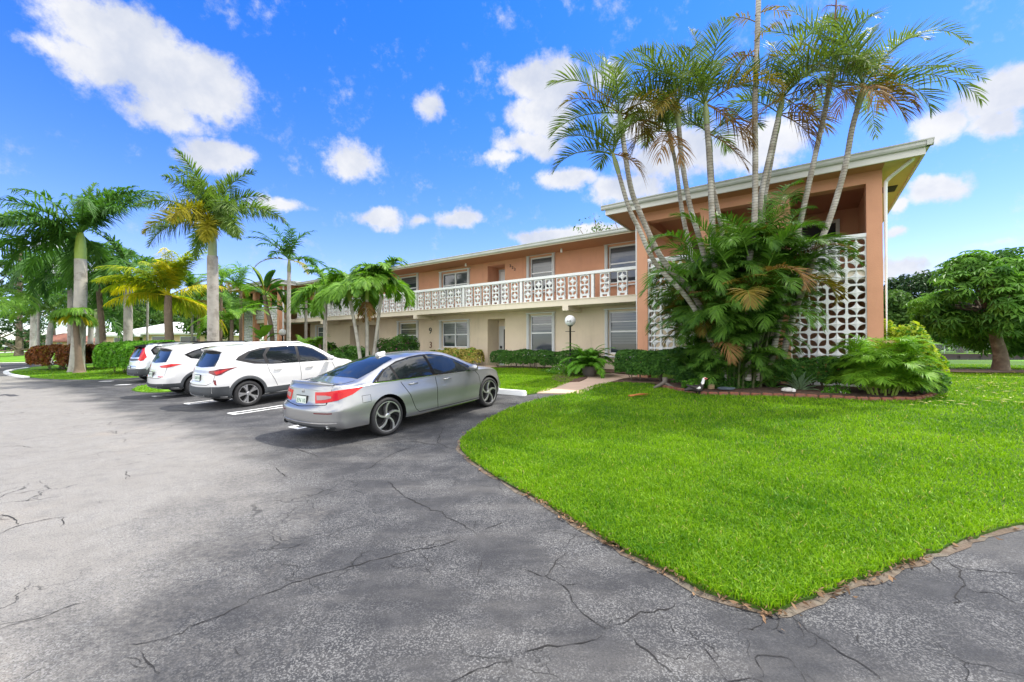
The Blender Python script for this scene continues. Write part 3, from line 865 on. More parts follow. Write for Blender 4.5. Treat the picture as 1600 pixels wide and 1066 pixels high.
# openings: (kind, u0, u1); units repeat along the facade
SINGLE, DOUBLE = 'single', 'double'
wins_up = [(SINGLE, -6.99, -5.25, 4.27, 5.88), (SINGLE, -11.05, -9.79, 4.27, 5.88), (DOUBLE, -17.05, -15.08, 4.32, 5.70), (SINGLE, -20.75, -19.15, 4.27, 5.86), (DOUBLE, -28.3, -26.6, 4.32, 5.70), (SINGLE, -30.3, -29.05, 4.27, 5.86)]
wins_lo = [(SINGLE, -6.99, -5.25, 1.24, 3.06), (SINGLE, -11.05, -9.79, 1.24, 3.06), (DOUBLE, -17.05, -15.08, 1.50, 2.92), (SINGLE, -20.75, -19.15, 1.35, 3.0), (SINGLE, -30.2, -29.1, 1.24, 3.0)]
doors_up = [(-13.70, -12.57), (-24.6, -23.4)]
doors_lo = [(-13.70, -12.57), (-24.3, -22.8), (-26.0, -25.0)]
hol_up = [w_[1:] for w_ in wins_up] + [(a, b, 3.5, 5.79) for a, b in doors_up]
hol_lo = [w_[1:] for w_ in wins_lo] + [(a, b, 0.2, 2.98) for a, b in doors_lo]
mb = MB(); wall(mb, -31.2, -0.8, Z_SL1 - 0.02, Z_SOF + 0.15, V_W, 0.2, hol_up)
part(mb, 'upper_wall', M_orange)
mb = MB(); wall(mb, -31.2, -0.8, 0.2, Z_SL1 - 0.02, V_W, 0.2, hol_lo)
part(mb, 'lower_wall', M_cream)
# rest of the shell, out of view
mb = MB()
mb.box((-37.5, 26.8, 0.2), (1.56, 27.0, 6.1)); mb.box((1.37, 14.1, 0.2), (1.56, 26.8, 6.02)); mb.box((-37.5, 18.2, 0.2), (-37.3, 26.8, 6.1))
part(mb, 'outer_wall', M_orange)
# dark rooms behind the glass
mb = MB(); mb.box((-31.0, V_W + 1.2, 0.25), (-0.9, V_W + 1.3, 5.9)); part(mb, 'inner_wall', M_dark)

# recessed doors
for (lst, z0, z1, wm) in ((doors_up, 3.58, 5.79, M_orange), (doors_lo, 0.52, 2.98, M_cream)):
    for a, b in lst:
        mb = MB()
        mb.box((a - 0.12, V_W + 0.2, z0 - 0.1), (a, V_W + 1.0, z1 + 0.1)); mb.box((b, V_W + 0.2, z0 - 0.1), (b + 0.12, V_W + 1.0, z1 + 0.1))
        mb.box((a, V_W + 0.2, z1), (b, V_W + 1.0, z1 + 0.1)); mb.box((a, V_W + 0.95, z0), (b, V_W + 1.05, z1))
        mb.box((a, V_W + 0.0, z0 - 0.1), (b, V_W + 1.0, z0))
        part(mb, 'door_recess', wm)
        mb = MB()
        mb.box((a + 0.08, V_W + 0.88, z0), (b - 0.02, V_W + 0.94, z0 + 2.12))
        d = part(mb, 'door', M_door)
        if z0 > 3:
            mb = MB()
            for i in range(2):
                for j in range(3):
                    u0 = a + 0.2 + i * 0.45
                    mb.box((u0, V_W + 0.865, z0 + 0.2 + j * 0.64), (u0 + 0.32, V_W + 0.878, z0 + 0.72 + j * 0.64))
            part(mb, 'door_panel', M_white, d)
        else:
            mb = MB(); mb.box((a + 0.42, V_W + 0.86, z0 + 0.25), (b - 0.14, V_W + 0.878, z0 + 1.95)); part(mb, 'door_glass', M_glass, d)
        mb = MB(); mb.box((b - 0.20 if z0 > 3 else a + 0.20, V_W + 0.80, z0 + 0.92), (b - 0.10 if z0 > 3 else a + 0.30, V_W + 0.86, z0 + 1.06)); part(mb, 'door_handle', M_black, d)


def window(kind, u0, u1, z0, z1, low):
    v = V_W
    mb = MB()
    fw = 0.06
    for (a, b, c, d) in ((u0 + .003, u0 + fw, z0 + .003, z1 - .003), (u1 - fw, u1 - .003, z0 + .003, z1 - .003), (u0 + fw, u1 - fw, z0 + .003, z0 + fw), (u0 + fw, u1 - fw, z1 - fw, z1 - .003)):
        mb.box((a, v + 0.06, c), (b, v + 0.15, d))
    zm = z0 + (z1 - z0) * (0.53 if kind == SINGLE else 0.5)
    mb.box((u0 + fw, v + 0.07, zm - 0.03), (u1 - fw, v + 0.14, zm + 0.03))
    um = (u0 + u1) / 2
    if kind == DOUBLE:
        mb.box((um - 0.04, v + 0.065, z0 + fw), (um + 0.04, v + 0.145, z1 - fw))
    elif low:
        mb.box((u0 + fw, v + 0.085, z0 + (z1 - z0) * 0.76 - .015), (u1 - fw, v + 0.13, z0 + (z1 - z0) * 0.76 + .015))
    wf = part(mb, 'window', M_winframe)
    mb = MB(); mb.box((u0 + fw, v + 0.10, z0 + fw), (u1 - fw, v + 0.11, z1 - fw)); part(mb, 'pane', M_glass, wf)
    # blinds behind the glass read as lighter bands
    mb = MB()
    rw = random.Random(int(abs(u0) * 100 + z0 * 10))
    nb = rw.choice((9, 6, 12)) if low else rw.choice((2, 4, 7, 0))
    nb = max(nb, 1)
    zt = z1 - fw
    for k in range(nb):
        zz = zt - 0.07 - k * 0.115
        if zz < z0 + 0.1: break
        mb.box((u0 + fw + .02, v + 0.094, zz), (u1 - fw - .02, v + 0.0985, zz + (0.085 if low else 0.10)))
    part(mb, 'blind', M_blind, wf)
    # stacked accordion shutters on each side, tracks above and below
    for a in (u0 - 0.15, u1 + 0.02):
        if a > -5.2: continue
        mb = MB()
        for k in range(4):
            mb.box((a + k * 0.033, v - 0.09, z0 - 0.08), (a + k * 0.033 + 0.024, v - 0.002, z1 + 0.08))
        mb.box((a, v - 0.05, z0 - 0.05), (a + 0.13, v - 0.003, z1 + 0.05))
        part(mb, 'shutter', M_shutter, wf)
    mb = MB()
    mb.box((u0 - 0.19, v - 0.10, z1 + 0.083), (min(u1 + 0.19, -5.0), v - 0.002, z1 + 0.13)); part(mb, 'shutter_track', M_winframe, wf)
    mb = MB(); mb.box((u0 - 0.19, v - 0.12, z0 - 0.14), (min(u1 + 0.19, -5.0), v - 0.002, z0 - 0.083))
    part(mb, 'window_sill', M_winframe, wf)


for w_ in wins_up: window(*w_, False)
for w_ in wins_lo: window(*w_, True)

# balcony slab with beams and brackets
mb = MB()
mb.box((U_L, V_SLAB, Z_SL0), (U_R - 0.05, V_W - 0.001, Z_SL1 - 0.03)); mb.box((U_L, V_SLAB - 0.03, Z_SL1 - 0.03), (U_R - 0.05, V_W - 0.001, Z_SL1))
part(mb, 'balcony_slab', M_creamband)
for u in (-8.43, -17.9, -27.4):
    mb = MB(); mb.box((u - 0.14, V_SLAB - 0.02, Z_SL0 - 0.21), (u + 0.14, V_W - 0.002, Z_SL0 - 0.002)); part(mb, 'slab_beam', M_creamband)


def block_cell(mb, u0, z0, c, v0, v1, mi=0):
    """one pierced screen block: square frame, rounded opening, four-pointed raised star"""
    h = c / 2; a = 0.435 * c; rho = 0.20 * c; r1 = 0.405 * c; n = 6
    cu, cz = u0 + h, z0 + h
    for sx, sz in ((1, 1), (-1, 1), (-1, -1), (1, -1)):
        fl = sx * sz < 0
        # inner rounded path and outer square path from (a,0) to (0,a)
        t = np.linspace(0, math.pi / 2, n + 1)
        inner = np.vstack([[a, 0.10 * c], np.stack([a - rho + rho * np.cos(t), a - rho + rho * np.sin(t)], 1), [0.10 * c, a]])
        m_ = len(inner)
        o1 = np.linspace(0, 1, m_)
        outer = np.array([(h, h * min(1, 2 * q)) if q <= .5 else (h * (2 - 2 * q), h) for q in o1])
        inner = np.vstack([[a, 0], inner, [0, a]]); outer = np.vstack([[h, 0], outer, [0, h]])
        m_ = len(inner)
        star = np.stack([a - r1 * np.sin(t), a - r1 * np.cos(t)], 1)      # concave arc about the corner (a,a)
        star = np.vstack([[a, 0], [a, a - r1], star[1:-1], [a - r1, a], [0, a]])
        ks = len(star)
        f3 = lambda P, v: np.stack([cu + sx * P[:, 0], np.full(len(P), v), cz + sz * P[:, 1]], 1)
        i = np.arange(m_ - 1)
        fq = np.stack([i, i + 1, i + 1 + m_, i + m_], 1)
        mb.add(np.vstack([f3(outer, v0), f3(inner, v0)]), fq if fl else fq[:, ::-1], mi)
        mb.add(np.vstack([f3(outer, v1), f3(inner, v1)]), fq[:, ::-1] if fl else fq, mi)
        mb.add(np.vstack([f3(inner, v0), f3(inner, v1)]), fq if fl else fq[:, ::-1], mi)
        j = np.arange(ks - 1)
        pk = 0.11 * c
        tri = np.stack([j, j + 1, np.full(ks - 1, ks)], 1)
        mb.add(np.vstack([f3(star, v0 + 0.02), [[cu, v0 - pk * 0.55 + 0.02, cz]]]), tri if fl else tri[:, ::-1], mi)
        mb.add(np.vstack([f3(star, v1 - 0.02), [[cu, v1 + pk * 0.55 - 0.02, cz]]]), tri[:, ::-1] if fl else tri, mi)
        fs = np.stack([j, j + 1, j + 1 + ks, j + ks], 1)
        mb.add(np.vstack([f3(star, v0 + 0.02), f3(star, v1 - 0.02)]), fs[:, ::-1] if fl else fs, mi)


# balcony rail
mb = MB()
mb.box((U_L, V_RAIL - 0.09, 4.565), (U_R - 0.06, V_RAIL + 0.09, 4.685))
rail = part(mb, 'balcony_railing', M_white)
posts = [-7.2 - 3.567 * k for k in range(7)]
mb = MB()
block_cell(mb, 0, 0.155, 0.405, -0.05, 0.05); block_cell(mb, 0, 0.562, 0.405, -0.05, 0.05)
for (a, b, c, d) in ((0, 0.10, 0, 0.152), (0.305, 0.405, 0, 0.152), (0.10, 0.305, 0.10, 0.152), (0.10, 0.305, 0, 0.022)):
    mb.box((a, -0.05, c), (b, 0.05, d))
proto = mb.build('block_column', M_block, rail)
first = True
spans = [(posts[0], U_R - 0.06, 3)] + [(posts[k + 1], posts[k], 6) for k in range(6)] + [(U_L, posts[6], 4)]
for (a, b, n) in spans:
    w_ = 0.405
    gap = (b - a - n * w_) / (n + 1)
    for k in range(n):
        o = proto if first else proto.copy()
        if not first:
            COL.objects.link(o); o.parent = rail
        first = False
        o.location = (a + gap + k * (w_ + gap) - BO[0], V_RAIL - BO[1], Z_SL1 + 0.003 - BO[2])
for u in posts:
    mb = MB(); mb.box((u - 0.06, V_RAIL - 0.06, Z_SL1), (u + 0.06, V_RAIL + 0.06, 4.563)); part(mb, 'rail_post', M_white, rail)

# small lamps under the eave
for u in (-9.0, -14.75, -25.3):
    mb = MB(); mb.lathe([(0.0, 5.80), (0.045, 5.80), (0.05, 5.86), (0.04, 5.995)], 12, center=(u, 16.55, 0)); part(mb, 'ceiling_lamp', M_globe, smooth=True)


def txt(body, size, depth=0.012):
    cu_ = bpy.data.curves.new('t', 'FONT'); cu_.body = body; cu_.size = size; cu_.extrude = depth; cu_.align_x = 'CENTER'; cu_.align_y = 'CENTER'; cu_.resolution_u = 3
    ob = bpy.data.objects.new('t', cu_); COL.objects.link(ob)
    dg = bpy.context.evaluated_depsgraph_get()
    me = bpy.data.meshes.new_from_object(ob.evaluated_get(dg))
    bpy.data.objects.remove(ob)
    return me


def number(body, u, v, z, size, mat, name='house_number'):
    me = txt(body, size)
    me.materials.clear(); me.materials.append(mat)
    o = bpy.data.objects.new(name, me); COL.objects.link(o); o.parent = building
    o.location = (u - BO[0], v - BO[1], z - BO[2]); o.rotation_euler = (R(90), 0, 0)
    for p in me.polygons: p.material_index = 0
    return o


for ch, du, dz in (('2', 0, 0), ('2', 0.135, -0.10), ('3', 0.27, -0.20)):
    number(ch, -12.22 + du, V_W - 0.014, 5.63 + dz, 0.21, M_num)
number('9', -17.98, V_W - 0.014, 2.45, 0.52, M_num)
number('3', -17.95, V_W - 0.014, 1.62, 0.52, M_rustnum)


# stair wings
def wing(ur, vf, right_wing):
    """ur: right edge of the wing, vf: plane of its front pillars"""
    W = 6.18
    ul = ur - W
    pill = [(ul, ul + 0.34), (ul + 1.965, ul + 2.355), (ur - 2.305, ur - 1.913), (ur - 0.31, ur)]
    for a, b in pill:
        mb = MB(); mb.box((a, vf, 0.2), (b, vf + 0.36, Z_SOF + 0.02)); part(mb, 'pillar', M_orange)
    mb = MB()
    for k in range(3):
        mb.box((pill[k][1], vf + 0.004, 5.71), (pill[k + 1][0], vf + 0.34, Z_SOF + 0.015))
    for a, b in pill[:3] if right_wing else pill:
        mb.box((a + 0.06, vf + 0.36, 5.71), (b - 0.03, V_W - 0.002, Z_SOF + 0.012))
    part(mb, 'top_beam', M_orange)
    # second floor landing
    mb = MB(); mb.box((ul + 0.02, vf + 0.12, Z_SL0), (ur - 0.21, V_W - 0.003, Z_SL1 - 0.01)); part(mb, 'landing_slab', M_creamband)
    for (a, b, z_lo) in ((pill[0][1], pill[1][0], 0.36), (pill[2][1], pill[3][0], 0.36), (pill[1][1], pill[2][0], 3.58)):
        n = 4
        c = (b - a) / n
        mb = MB()
        ztop = 4.365
        k = 0
        while ztop - (k + 1) * c > z_lo - 0.05:
            for i in range(n):
                block_cell(mb, a + i * c, ztop - (k + 1) * c, c, vf + 0.05, vf + 0.17)
            k += 1
        part(mb, 'block_screen', M_block)
        mb = MB(); mb.box((a, vf + 0.01, 4.368), (b, vf + 0.21, 4.46)); part(mb, 'screen_cap', M_white)
    # eave: soffit, fascia, gutter
    e0, e1, ev = ul - 0.87, ur + 0.68, vf - 0.62
    mb = MB()
    mb.box((e0 + 0.05, ev + 0.05, Z_SOF), (ur, V_W + 1.0, Z_SOF + 0.04)); part(mb, 'soffit', M_soffit)
    mb = MB(); mb.box((ur, ev + 0.05, Z_SOF - 0.002), (e1 - 0.05, 27.0, Z_SOF + 0.038)); part(mb, 'side_soffit', M_sofcream)
    if right_wing:
        mb = MB(); mb.box((ur + 0.14, ev + 2.2, Z_SOF - 0.02), (ur + 0.50, ev + 2.75, Z_SOF - 0.004)); part(mb, 'soffit_vent', M_dark)
    mb = MB()
    vb = 27.6
    mb.box((e0, ev, Z_SOF - 0.03), (e1, ev + 0.05, 6.16)); mb.box((e0, ev + 0.05, Z_SOF - 0.03), (e0 + 0.05, V_EAVE + 0.3, 6.16)); mb.box((e1 - 0.05, ev + 0.05, Z_SOF - 0.03), (e1, vb, 6.16))
    part(mb, 'fascia', M_fascia)
    prof = [(-0.0, 6.13), (-0.075, 6.13), (-0.10, 6.17), (-0.10, 6.225), (-0.125, 6.25), (-0.125, 6.275), (-0.105, 6.275), (-0.105, 6.255), (0.0, 6.255)]
    mb = MB()
    n = len(prof)
    for (p0, p1, ax) in (((e0 - .12, ev), (e1 + .12, ev), 'f'), ((e1, ev - .12), (e1, vb), 'r')):
        V = []
        for q in (p0, p1):
            for (o_, z) in prof:
                V.append((q[0], q[1] + o_, z) if ax == 'f' else (q[0] - o_, q[1], z))
        fc = [(i, i + 1, i + 1 + n, i + n) for i in range(n - 1)]
        mb.add(V, fc)
        mb.add(V[:n], [tuple(range(n))]); mb.add(V[n:], [tuple(reversed(range(n)))])
    part(mb, 'gutter', M_gutter)
    mb = MB()
    um = (e0 + e1) / 2
    V = [(e0 - .02, ev - .02, 6.19), (e1 + .02, ev - .02, 6.19), (e1 + .02, vb, 6.19), (e0 - .02, vb, 6.19), (um, ev + 3.0, 6.55), (um, vb - 3, 6.55)]
    mb.add(V, [(1, 2, 5, 4), (3, 0, 4, 5)]); mb.add(V, [(0, 1, 4), (2, 3, 5)])
    part(mb, 'roof', M_roof)
    return pill


wing(1.566, 13.763, True)
wing(-30.98, 14.69, False)
# doors and window at the back of the near landing
mb = MB(); mb.box((-3.65, V_W - 0.04, 3.58), (-2.75, V_W - 0.002, 5.62)); part(mb, 'door', pbr('brown_door', (0.10, 0.045, 0.025), 0.5))
mb = MB(); mb.box((-0.2, V_W - 0.05, 3.6), (-0.10, V_W - 0.002, 5.7)); mb.box((-0.10, V_W - 0.05, 5.6), (0.8, V_W - 0.002, 5.7)); mb.box((0.8, V_W - 0.05, 3.6), (0.9, V_W - 0.002, 5.7)); f_ = part(mb, 'window', M_winframe)
mb = MB(); mb.box((-0.095, V_W - 0.03, 3.6), (0.795, V_W - 0.003, 5.595)); part(mb, 'pane', M_glass, f_)
mb = MB(); wall(mb, -0.798, 1.369, 0.2, 5.99, V_W, 0.2, []); part(mb, 'landing_wall', M_orange)

# main eave
mb = MB(); mb.box((U_L + 0.2, V_EAVE + 0.05, Z_SOF - 0.03), (U_R - 0.3, V_W - 0.002, Z_SOF + 0.01)); part(mb, 'main_soffit', M_soffit)
mb = MB(); mb.box((U_L + 0.75, V_EAVE, Z_SOF - 0.05), (U_R - 0.28, V_EAVE + 0.05, 6.06)); part(mb, 'main_fascia', pbr('fascia_cream', (0.66, 0.56, 0.44), 0.6))
mb = MB()
n = 9
prof = [(0.0, 6.0), (-0.075, 6.0), (-0.10, 6.04), (-0.10, 6.10), (-0.125, 6.13), (-0.125, 6.16), (-0.105, 6.16), (-0.105, 6.14), (0.0, 6.14)]
V = [(u, V_EAVE + o_, z) for u in (U_L + 0.75, U_R - 0.28) for (o_, z) in prof]
mb.add(V, [(i, i + 1, i + 1 + n, i + n) for i in range(n - 1)])
part(mb, 'main_gutter', M_gutter)
mb = MB(); V = [(U_L - 1, V_EAVE - .02, 6.065), (U_R + 1, V_EAVE - .02, 6.065), (U_R + 1, 21.5, 6.42), (U_L - 1, 21.5, 6.42), (U_R + 1, 27.5, 6.06), (U_L - 1, 27.5, 6.06)]
mb.add(V, [(0, 1, 2, 3), (3, 2, 4, 5)]); part(mb, 'main_roof', M_roof)

# downspouts
mb = MB()
mb.tube([(2.10, 13.36, 6.06), (2.06, 13.42, 5.98), (1.72, 13.80, 5.78), (1.645, 13.86, 5.70), (1.635, 13.87, 5.55), (1.635, 13.87, 0.4)], 0.042, 8); part(mb, 'downspout', M_white)
mb = MB(); mb.tube([(-4.69, 15.5, 5.98), (-4.67, 14.2, 5.9), (-4.67, 13.86, 5.8), (-4.67, 13.86, 0.4)], 0.038, 8); part(mb, 'downspout', M_white)
mb = MB(); mb.tube([(-30.93, 14.95, 5.95), (-30.93, 14.95, 0.4)], 0.06, 8); part(mb, 'downspout', M_white)


# ------------------------------------------------------------------ vegetation builders
def unit(a):
    return a / (np.linalg.norm(a, axis=-1, keepdims=True) + 1e-9)


def frond(mb, base, az, elev, length, droop, n=34, ll=0.5, lw=0.03, vee=25, ldroop=0.35, plum=0.0, mi=0, rmi=None, petiole=0.14, curl=1.5, rnd=None, twist=0.0, torn=0.0, a0=68, a1=28, rach=0.014, side=0.0):
    """one feather palm frond: an arching rachis with two ranks of leaflets (or a bottle brush when plum > 0)
    az: compass angle in degrees from +X towards +Y"""
    K = 15
    s = np.linspace(0, 1, K)
    pitch = R(elev) - R(droop) * s ** curl
    azs = R(az) + R(side) * s ** 1.4
    step = length / (K - 1)
    d = np.stack([np.cos(pitch) * np.cos(azs), np.cos(pitch) * np.sin(azs), np.sin(pitch)], 1)
    P = np.vstack([[0, 0, 0], np.cumsum(d[:-1] * step, 0)]) + np.asarray(base, float)
    rr = rach * (1 - 0.8 * s)
    mb.tube(P, rr, 5, rmi if rmi is not None else mi, cap=False, rnd=0.9)
    t = np.linspace(petiole, 0.995, n)
    t = np.concatenate([t, t + 0.4 * (t[1] - t[0])])
    sg = np.concatenate([np.ones(n), -np.ones(n)])
    if torn > 0:
        keep = rng.uniform(0, 1, 2 * n) > torn
        t, sg = t[keep], sg[keep]
    m = len(t)
    if m == 0: return P
    t = np.clip(t + rng.normal(0, 0.006, m), petiole, 1)
    xi = t * (K - 1)
    i0 = np.clip(xi.astype(int), 0, K - 2); fr = (xi - i0)[:, None]
    pos_ = P[i0] * (1 - fr) + P[i0 + 1] * fr
    T = unit(d[i0] * (1 - fr) + d[i0 + 1] * fr)
    S = unit(np.cross(T, np.array((0, 0, 1.0))))
    U = np.cross(S, T)
    tw = R(twist)
    S, U = S * math.cos(tw) + U * math.sin(tw), U * math.cos(tw) - S * math.sin(tw)
    u = (t - petiole) / (1 - petiole)
    L = ll * (0.40 + 0.60 * np.sin(np.pi * np.clip(u * 0.86 + 0.14, 0, 1)) ** 0.8) * (1 - 0.45 * u ** 3) * rng.uniform(0.85, 1.1, m)
    ang = R(a0) * (1 - u) + R(a1) * u + rng.normal(0, 0.06, m)
    ve = R(vee) + rng.normal(0, 0.10, m)
    if plum > 0:
        ve = ve + rng.uniform(-1, 1, m) * plum * np.pi / 2
    dirn = unit(T * np.cos(ang)[:, None] + (S * sg[:, None] * np.cos(ve)[:, None] + U * np.sin(ve)[:, None]) * np.sin(ang)[:, None])
    down = np.array((0, 0, -1.0))
    wv = unit(np.cross(dirn, U + 0.35 * T + rng.normal(0, .15, (m, 3))))
    W = (lw * rng.uniform(0.8, 1.15, m) * (1 - 0.35 * u))[:, None]
    ld = ldroop * rng.uniform(0.7, 1.3, m)
    q = lambda f_: pos_ + dirn * (L * f_)[:, None] + down * (L * ld * f_ ** 2)[:, None]
    p0, p1, p2, p3 = q(0.0), q(0.33), q(0.68), q(1.0)
    V = np.stack([p0 - wv * W * .25, p0 + wv * W * .25, p1 - wv * W * .5, p1 + wv * W * .5, p2 - wv * W * .36, p2 + wv * W * .36, p3], 1).reshape(-1, 3)
    b0 = np.arange(m)[:, None] * 7
    rn = np.clip(rng.normal(0.5 if rnd is None else rnd, 0.16, m), 0, 0.97)
    off = mb.n
    mb.add(V, b0 + np.array([0, 1, 3, 2]), mi, rn)
    mb.chunks.append((b0 + np.array([2, 3, 5, 4]) + off, mi, rn))
    mb.chunks.append((b0 + np.array([4, 5, 6]) + off, mi, rn))
    return P


def curve_pts(pts, n=24):
    pts = np.asarray(pts, float)
    out = []
    k = len(pts)
    for i in range(k - 1):
        p0, p1, p2, p3 = pts[max(i - 1, 0)], pts[i], pts[i + 1], pts[min(i + 2, k - 1)]
        for t in np.linspace(0, 1, max(2, n // (k - 1)), endpoint=False):
            out.append(0.5 * (2 * p1 + (p2 - p0) * t + (2 * p0 - 5 * p1 + 4 * p2 - p3) * t * t + (3 * p1 - p0 - 3 * p2 + p3) * t ** 3))
    out.append(pts[-1])
    return np.array(out)


def trunk_part(pts, r0, r1, mat, parent, name='trunk', flare=1.35, sides=12, bulge=0.0):
    P = curve_pts(pts, 30)
    s = np.linspace(0, 1, len(P))
    rad = r0 + (r1 - r0) * s + (flare - 1) * r0 * np.exp(-s * 14) + bulge * r0 * np.sin(np.pi * s)
    mb = MB(); mb.tube(P, rad, sides)
    return mb.build(name, mat, parent, parent.location, True)


# kinds of palm crown: list of dicts sampled round the crown
def crown(mb, top, count, length, elevs, droop, mi=0, seed=0, az0=None, **kw):
    r_ = random.Random(seed)
    a = r_.uniform(0, 360) if az0 is None else az0
    for k in range(count):
        e = elevs[0] + (elevs[1] - elevs[0]) * ((k * 0.618) % 1.0)
        frond(mb, top, a + k * 137.5 + r_.uniform(-14, 14), e + r_.uniform(-6, 6), length * r_.uniform(.85, 1.1), droop * r_.uniform(.85, 1.15), mi=mi, side=r_.uniform(-14, 14), **kw)


def palm(name, label, cat, base, path, r0, r1, tmat, leafmats, draw, group=None, shaft=None, flare=1.35, sides=12):
    t = empty(name, base, 0, label, cat, group)
    trunk_part([base - Vector((0, 0, .05))] + path, r0, r1, tmat, t, flare=flare, sides=sides)
    top = path[-1]
    if shaft:
        h, sr, smat = shaft
        mb = MB()
        d = (path[-1] - (path[-2] if len(path) > 1 else base)).normalized()
        mb.tube([top - d * 0.02, top + d * h * .3, top + d * h * .7, top + d * h], [sr * 1.06, sr * 1.08, sr * .85, sr * .45], 12)
        mb.build('crownshaft', smat, t, base, True)
        top = top + d * h * 0.93
    mb = MB()
    draw(mb, top)
    mb.build('crown', leafmats, t, base, False, True)
    return t


# ------------------------------------------------------------------ palms on the left
B = gp(124, 24.5)
B.x -= 0.15
top = at(122, 383, 24.5)
palm('royal_palm', 'tall royal palm with thick pale trunk and lime green crownshaft behind the dark red hedge', 'palm tree', B, [at(125, 470, 24.5), at(124.5, 405, 24.5)], 0.32, 0.28, M_trunkwhite, [L_royal, L_brown],
     lambda mb, tp: (crown(mb, tp, 24, 4.7, (82, -38), 66, seed=3, n=66, ll=1.0, lw=0.105, vee=20, ldroop=0.5, plum=0.8, rach=0.05),
                     frond(mb, tp, 120, 74, 4.7, 46, n=58, ll=.95, lw=.10, plum=.7, ldroop=.5, rach=.05), frond(mb, tp, 60, 70, 4.4, 52, n=58, ll=.95, lw=.10, plum=.7, ldroop=.5, rach=.05), frond(mb, tp, 5, 45, 4.4, 60, n=58, ll=.95, lw=.10, plum=.7, ldroop=.5, rach=.05), frond(mb, tp, 184, 40, 4.6, 52, n=58, ll=.9, lw=.075, plum=.6, ldroop=.5, rach=.05), frond(mb, tp, 150, 62, 4.4, 50, n=58, ll=.9, lw=.075, plum=.6, ldroop=.5, rach=.05)),
     shaft=(1.65, 0.26, M_shaft))
B = gp(112, 29)
palm('royal_palm', 'second royal palm standing just behind the thickest pale trunk on the left', 'palm tree', B, [at(111, 480, 29), at(110, 420, 29)], 0.22, 0.19, M_trunk, [L_royal],
     lambda mb, tp: crown(mb, tp, 18, 4.2, (60, -45), 70, seed=9, n=50, ll=0.95, lw=0.10, plum=0.6, ldroop=.5, rach=.05), shaft=(1.2, .2, M_shaft))
B = gp(52, 40)
palm('royal_palm', 'far pale trunked palm on the lawn beyond the road with light green crown', 'palm tree', B, [at(53, 500, 40), at(54, 490, 40)], 0.27, 0.24, M_trunkwhite, [L_pale],
     lambda mb, tp: crown(mb, tp, 13, 3.3, (70, -25), 75, seed=12, n=34, ll=0.8, lw=0.09, plum=0.4, ldroop=.5, rach=.05), shaft=(1.5, .16, M_shaftpale))
B = gp(76, 34)
palm('royal_palm', 'slightly leaning pale palm on the lawn just left of the croton hedge', 'palm tree', B, [at(77, 530, 34), at(80, 505, 34)], 0.22, 0.17, M_trunkwhite, [L_pale],
     lambda mb, tp: crown(mb, tp, 12, 2.9, (65, -30), 80, seed=14, n=32, ll=0.75, lw=0.11, plum=0.4, ldroop=.5, rach=.05), shaft=(1.2, .14, M_shaftpale))
for (px, Y, yt, lab, sd_, lm) in ((140, 36, 470, 'slim pale palm just right of the thickest trunk behind the croton hedge', 21, L_royal), (152, 33, 505, 'slim whitish palm between the croton hedge and the dark leaning trunk', 22, L_royal)):
    B = gp(px, Y)
    palm('royal_palm', lab, 'palm tree', B, [at(px + 2, 510, Y), at(px + 1, yt, Y)], .20, .17, M_trunkwhite, [lm],
         lambda mb, tp: crown(mb, tp, 12, 3.4, (65, -30), 75, seed=sd_, n=34, ll=0.8, lw=0.11, plum=0.5, ldroop=.5, rach=.05), shaft=(1.2, .15, M_shaftpale))
B = gp(163, 30)
palm('dark_palm', 'palm with a slim dark brown trunk and drooping dark green fronds behind the croton hedge', 'palm tree', B, [at(160, 520, 30), at(155, 470, 30), at(153, 440, 30)], .20, .15, M_trunkbrown, [L_royal],
     lambda mb, tp: crown(mb, tp, 14, 3.6, (60, -45), 85, seed=31, n=40, ll=0.85, lw=0.11, plum=0.3, ldroop=.6, rach=.05))
B = gp(199, 27)
palm('royal_palm', 'pale trunk with dark crown right behind the clipped green hedge', 'palm tree', B, [at(200, 520, 27), at(199, 440, 27)], .26, .22, M_trunkwhite, [L_royal],
     lambda mb, tp: crown(mb, tp, 15, 3.6, (70, -30), 75, seed=33, n=42, ll=0.85, lw=0.11, plum=0.5, ldroop=.5, rach=.05), shaft=(1.2, .2, M_shaft))
B = gp(0, 22)
palm('young_palm', 'bright green palm cut off by the left edge of the photo', 'palm tree', B + Vector((-.5, 0, 0)), [at(-14, 500, 22), at(-16, 470, 22)], .14, .10, M_trunk, [L_adon],
     lambda mb, tp: crown(mb, tp, 14, 2.3, (70, -20), 105, seed=35, n=36, ll=0.65, lw=0.055, ldroop=.5))
B = gp(-8, 30)
palm('tall_palm', 'taller palm with yellow green fronds reaching in from the left edge', 'palm tree', B, [at(-20, 480, 30), at(-22, 360, 30)], .22, .18, M_trunkwhite, [L_pale],
     lambda mb, tp: crown(mb, tp, 15, 4.0, (70, -30), 75, seed=36, n=40, ll=0.85, lw=0.085, plum=.4, ldroop=.5, rach=.05))
# small palm with a skirt of yellow leaf tips in front of the croton hedge
B = ground(125, 583)


def skirt_palm(mb, tp):
    for k in range(26):
        frond(mb, tp, k * 137.5, 50 - 50 * ((k * .618) % 1), 1.15, 120, n=24, ll=.55, lw=.055, ldroop=.6, mi=1 if k % 5 == 4 else 0, rach=.015, a0=30, a1=12)
    for k in range(12):
        frond(mb, tp + Vector((0, 0, -.15)), k * 137.5 + 30, 5, 1.0, 90, n=16, ll=.45, lw=.05, ldroop=.5, mi=1 if k % 2 else 0, rach=.012, a0=25, a1=10)


